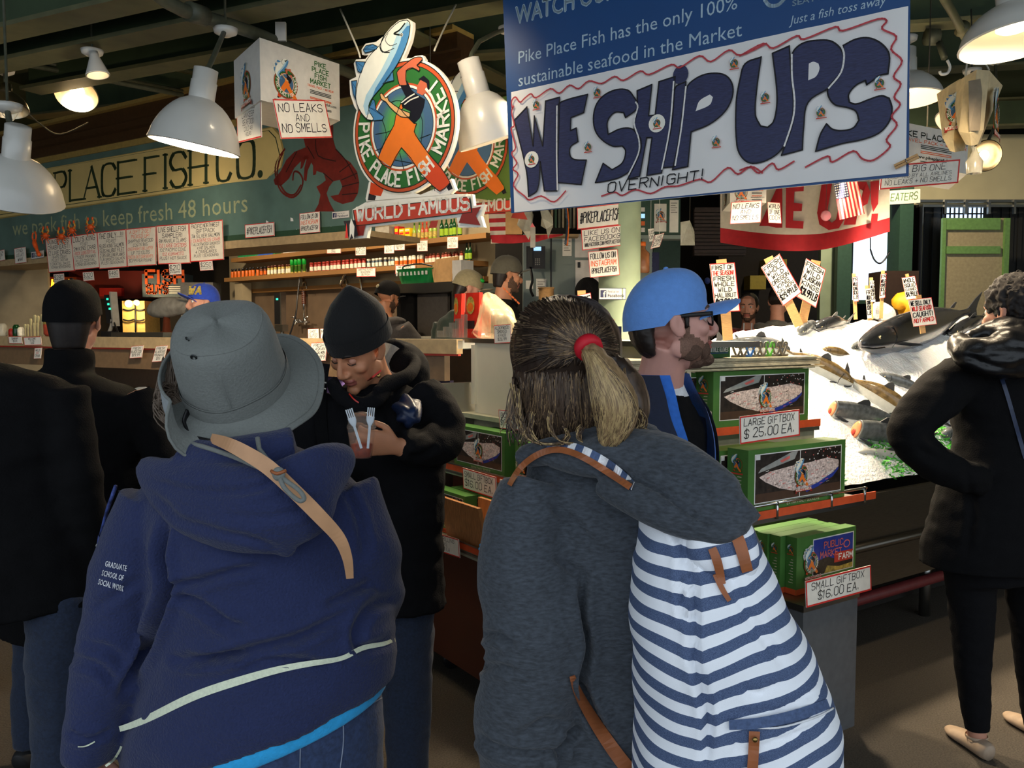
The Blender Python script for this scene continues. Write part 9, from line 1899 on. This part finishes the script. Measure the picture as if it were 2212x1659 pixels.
mb.loft(PN([(1520, 1090, 1.55, 70, .075), (1590, 1250, 1.58, 75, .07), (1560, 1450, 1.72, 60, .055)]), 'charcoal', side=(1, 0, 0), seg=20)
CR2 = [([(1262, 1240), (1255, 1330), (1268, 1400), (1255, 1480), (1290, 1560), (1320, 1600)], 9, .018), ([(1040, 1370), (1075, 1375), (1110, 1395)], 8, .010), ([(1028, 1440), (1070, 1440), (1110, 1450)], 8, .007), ([(1025, 1580), (1080, 1620), (1180, 1630), (1230, 1600)], 9, .009), ([(1200, 1200), (1240, 1230), (1262, 1250)], 8, .006), ([(1190, 1090), (1240, 1130), (1280, 1180)], 9, .006), ([(1255, 1570), (1220, 1600), (1210, 1659)], 8, .010), ([(1130, 1590), (1180, 1560), (1230, 1570)], 9, .006)]
so = fuse(mb, 'sweatshirt', t, [MATS['charcoal']], .007, 3, folds([(p, w*1.1, d*1.6) for p, w, d in CR2], .007, 6, seed=21))
mb = MB()
mb.loft(PN([(1200, 985, 1.42, 26, .03), (1270, 990, 1.38, 40, .045), (1350, 985, 1.37, 58, .055), (1430, 1012, 1.33, 76, .06), (1510, 1060, 1.28, 74, .055), (1580, 1098, 1.245, 48, .045), (1630, 1116, 1.25, 14, .02)]), 'charcoal', side=V((-.35, 0, 1)), seg=24, sub=5)
mb.loft(PN([(1310, 1040, 1.35, 30, .035), (1390, 1068, 1.30, 44, .045), (1470, 1110, 1.25, 46, .04), (1550, 1142, 1.22, 32, .03), (1608, 1138, 1.23, 12, .02)]), 'charcoal', side=V((-.45, 0, 1)), seg=20, sub=5)
mb.loft(PN([(1130, 985, 1.46, 24, .03), (1180, 975, 1.44, 30, .04), (1260, 965, 1.42, 40, .05), (1340, 945, 1.44, 40, .05), (1400, 960, 1.46, 44, .05)]), 'charcoal', side=Z, seg=18, sub=4)
h2 = fuse(mb, 'hood', t, [MATS['charcoal']], .007, 3, folds([([(1260, 1010), (1340, 1020), (1420, 1055), (1500, 1110), (1570, 1140)], 8, .010), ([(1400, 985), (1470, 1020), (1540, 1070), (1610, 1110)], 8, .008)], .004, 8, seed=8))
mb = MB()
for h_ in lgs: mb.loft([(*(h_+Z*.06), .12), (*V((h_.x, h_.y+.02, .48)), .085), (*V((h_.x, h_.y, .06)), .07)], 'jeansdark', seg=16)
fuse(mb, 'jeans', t, [MATS['jeansdark']], .011, 3)
for h_ in lgs:
 mb = MB(); g_ = V((h_.x, h_.y, 0)); mb.loft([(*(g_-V((0, .08, -.04))), .035, .035), (*(g_+V((0, 0, .042))), .046, .042), (*(g_+V((0, .12, .028))), .046, .026), (*(g_+V((0, .17, .02))), .02, .016)], 'rubber', side=(1, 0, 0), seg=14); mb.build('shoe', t)
bs = [bvh_of(so), bvh_of(h2)]
# ---------------------------------------------------------------- the striped backpack
bp = thing('backpack', 'blue and white striped canvas backpack with brown leather tabs', 'backpack', P(1560, 1500, 1.32))
m = bpy.data.materials.new('stripes'); m.use_nodes = True; MATS['stripes'] = m; nt = m.node_tree; b_ = nt.nodes['Principled BSDF']; b_.inputs['Roughness'].default_value = .85
tc = nt.nodes.new('ShaderNodeTexCoord'); sx = nt.nodes.new('ShaderNodeSeparateXYZ'); nt.links.new(tc.outputs['UV'], sx.inputs[0])
fr = nt.nodes.new('ShaderNodeMath'); fr.operation = 'FRACT'; nt.links.new(sx.outputs['Y'], fr.inputs[0]); gt = nt.nodes.new('ShaderNodeMath'); gt.operation = 'GREATER_THAN'; gt.inputs[1].default_value = .5; nt.links.new(fr.outputs[0], gt.inputs[0])
nz = nt.nodes.new('ShaderNodeTexNoise'); nz.inputs['Scale'].default_value = 900; ob_ = tc.outputs['Object']; nt.links.new(ob_, nz.inputs['Vector'])
ra = nt.nodes.new('ShaderNodeValToRGB'); ra.color_ramp.elements[0].color = (*srgb('3a4a6c'), 1); ra.color_ramp.elements[1].color = (*srgb('5a6c90'), 1); ra.color_ramp.elements[0].position = .35; ra.color_ramp.elements[1].position = .65; nt.links.new(nz.outputs['Fac'], ra.inputs[0])
mx = nt.nodes.new('ShaderNodeMix'); mx.data_type = 'RGBA'; nt.links.new(gt.outputs[0], mx.inputs[0]); mx.inputs[6].default_value = (*srgb('f4f8ff'), 1); nt.links.new(ra.outputs[0], mx.inputs[7]); nt.links.new(mx.outputs[2], b_.inputs['Base Color'])
bn = nt.nodes.new('ShaderNodeBump'); bn.inputs['Strength'].default_value = .2; bn.inputs['Distance'].default_value = .004; nt.links.new(nz.outputs['Fac'], bn.inputs['Height']); nt.links.new(bn.outputs[0], b_.inputs['Normal'])
def bag(nodes, name, parent, ph, sl, sr, xc, deform=None, per=47.0, seg=40, power=2.6, sub=6, vox=.008):
 """stuffed canvas shape; the printed stripes run round it, dipping along the edge at xc(row)"""
 mb = MB(); mb.loft(PN(nodes), 'stripes', side=(1, 0, -.05), seg=seg, sub=sub, power=power); o = fuse(mb, name, parent, [MATS['stripes']], vox, 4, deform)
 me = o.data; uv = me.uv_layers.new(name='UVMap'); M = xf(o); val = []
 for v in me.vertices:
  q_ = M @ v.co; x, y = topx(P(*topx(q_), 1.32)); k = FPX/1.30; lx_, lz_ = q_.x*k+1106, 713-(q_.z-CAMH)*k; c = xc(lz_); s = lz_-ph
  s += -(sl*(lx_-c)) if lx_ < c else (sr*(lx_-c)); s += 5*sin(lx_*.03+lz_*.012)
  val.append(s/per)
 for p in me.polygons:
  for li in p.loop_indices: uv.data[li].uv = (0, val[me.loops[li].vertex_index])
 return o
XC = lambda y: 1462+(y-1100)*.06
bo = bag([(1410, 1058, 1.35, 44, .05), (1440, 1092, 1.34, 76, .07), (1480, 1150, 1.325, 118, .095), (1508, 1250, 1.31, 150, .115), (1530, 1350, 1.30, 174, .12), (1556, 1440, 1.30, 196, .125), (1580, 1530, 1.30, 216, .13), (1586, 1610, 1.30, 224, .13), (1586, 1720, 1.31, 220, .12), (1584, 1790, 1.32, 190, .09)], 'bag_body', bp, 1000, .16, .30, XC,
 folds([([(1440, 1110), (1470, 1170), (1500, 1300), (1500, 1420), (1530, 1560), (1520, 1659)], 9, .012), ([(1470, 1210), (1475, 1330), (1510, 1340)], 8, .010), ([(1565, 1210), (1620, 1330), (1700, 1440)], 10, .006), ([(1595, 1545), (1680, 1540), (1785, 1480)], 7, .007), ([(1600, 1480), (1640, 1500), (1700, 1470)], 8, .006), ([(1580, 1590), (1620, 1620), (1800, 1560)], 7, .006)], .005, 7, seed=31))
bb = [bvh_of(bo)]
fo = bag([(1525, 1150, 1.26, 56, .025), (1555, 1175, 1.235, 84, .035), (1590, 1215, 1.225, 60, .03), (1610, 1245, 1.23, 22, .015)], 'top_flap', bp, 1000, .16, .30, XC, vox=.006)
bb.append(bvh_of(fo))
bb2 = [bvh_of(bo)]
ribbon_on(bb, [(1588, 1150, 26), (1600, 1180, 27), (1615, 1235, 24)], 26, 'leather', 'leather_tab', fo, .005, fallback=1.2); ribbon_on(bb, [(1538, 1184, 18), (1550, 1215, 20), (1560, 1262, 16)], 20, 'leather', 'leather_tab', fo, .005, fallback=1.2); ribbon_on(bb, [(1545, 1240, 12), (1560, 1272, 12), (1576, 1298, 10)], 12, 'leather', 'leather_tab', fo, .005, fallback=1.2)
ribbon_on(bb2, [(1630, 1580, 24), (1628, 1620, 23), (1624, 1690, 24)], 24, 'leather', 'lower_leather_tab', bp, .006, fallback=1.2)
mb = MB(); mb.ell(onto(bb2, 1631, 1598, .012, 1.2), (.004, .003, .004), 'rivet'); mb.build('rivet', bp)
ribbon_on(bb2, [(1575, 1566, 22), (1640, 1562, 24), (1720, 1545, 25), (1790, 1520, 22)], 24, mat('denimband', '4a5c80', .85, var=.2, vscale=200), 'pocket_band', bp, .006, fallback=1.2)
mb = MB()
for pts in ([(1575, 1575), (1600, 1570), (1680, 1572), (1760, 1550), (1800, 1530)],): mb.tube([onto(bb2, *p, .003, 1.2) for p in catmull(pts, 5)], .0016, 'whitecloth', seg=5)
mb.build('zip_piping', bp)
ribbon_on(bs, [(1100, 1048, 11), (1122, 1012, 13), (1160, 982, 14), (1205, 970, 14), (1255, 985, 14), (1310, 1018, 15), (1362, 1052, 15)], 14, 'leather', 'shoulder_strap', bp, .010, .006, smooth=5, fallback=1.42)
mb = MB(); pts = catmull([(1180, 968), (1222, 962), (1265, 974), (1312, 1000), (1350, 1030), (1368, 1050)], 8); up_, dn = [(x+3, y-8) for x, y in pts], [(x-4, y+9) for x, y in pts]
Lp = [onto(bs, *p, .006, 1.42) for p in up_]; Rp = [onto(bs, *p, .006, 1.42) for p in dn]
for _ in range(4):
 for A in (Lp, Rp): A[1:-1] = [(A[i-1]+A[i]*2+A[i+1])/4 for i in range(1, len(A)-1)]
for i in range(len(Lp)-1):
 t0_ = (Lp[i]-CAM).normalized()*.004; mb.hexa([Lp[i]+t0_, Lp[i+1]+t0_, Rp[i+1]+t0_, Rp[i]+t0_, Lp[i], Lp[i+1], Rp[i+1], Rp[i]], 'whitecloth' if (i//3) % 2 else 'denimband')
mb.build('strap_padding', bp)
ribbon_on(bs, [(1236, 1460, 12), (1250, 1500, 20), (1285, 1560, 26), (1325, 1620, 30), (1365, 1672, 32)], 24, 'leather', 'lower_strap', bp, .008, .006, smooth=5, fallback=1.42)
mb = MB(); mat('beadblue', '3a9ad0', .4)
for x, y in ((1062, 1146), (1058, 1158), (1052, 1166), (1043, 1170), (1040, 1178), (1038, 1186), (1066, 1138)): mb.ell(P(x, y, 1.62), (.0042,)*3, 'beadblue', seg=8, rings=6)
tag(mb.build('bead_strand'), 'strand of bright blue beads behind the charcoal sleeve', 'beads')
mat('patbag', '3a4a8a', .7, var=.9, vscale=45); mb = MB(); mb.hexa([P(190, 1290, 1.9), P(214, 1285, 1.9), P(214, 1285, 1.98), P(190, 1290, 1.98), P(212, 1156, 1.9), P(222, 1170, 1.9), P(222, 1170, 1.98), P(212, 1156, 1.98)], 'patbag')
for i in range(6):
 y = 1175+i*18; mb.poly([P(208-i*2.4, y, 1.898), P(219-i*.6, y+2, 1.898), P(218-i*.6, y+8, 1.898), P(206-i*2.4, y+5, 1.898)], 'whitecloth' if i % 2 else 'picgrey')
mb.tube([P(216, 1162, 1.94), P(232, 1100, 1.9), P(250, 1050, 1.85)], .004, 'patbag'); tag(mb.build('patterned_bag'), 'blue and white patterned bag showing behind the navy sleeve', 'bag')
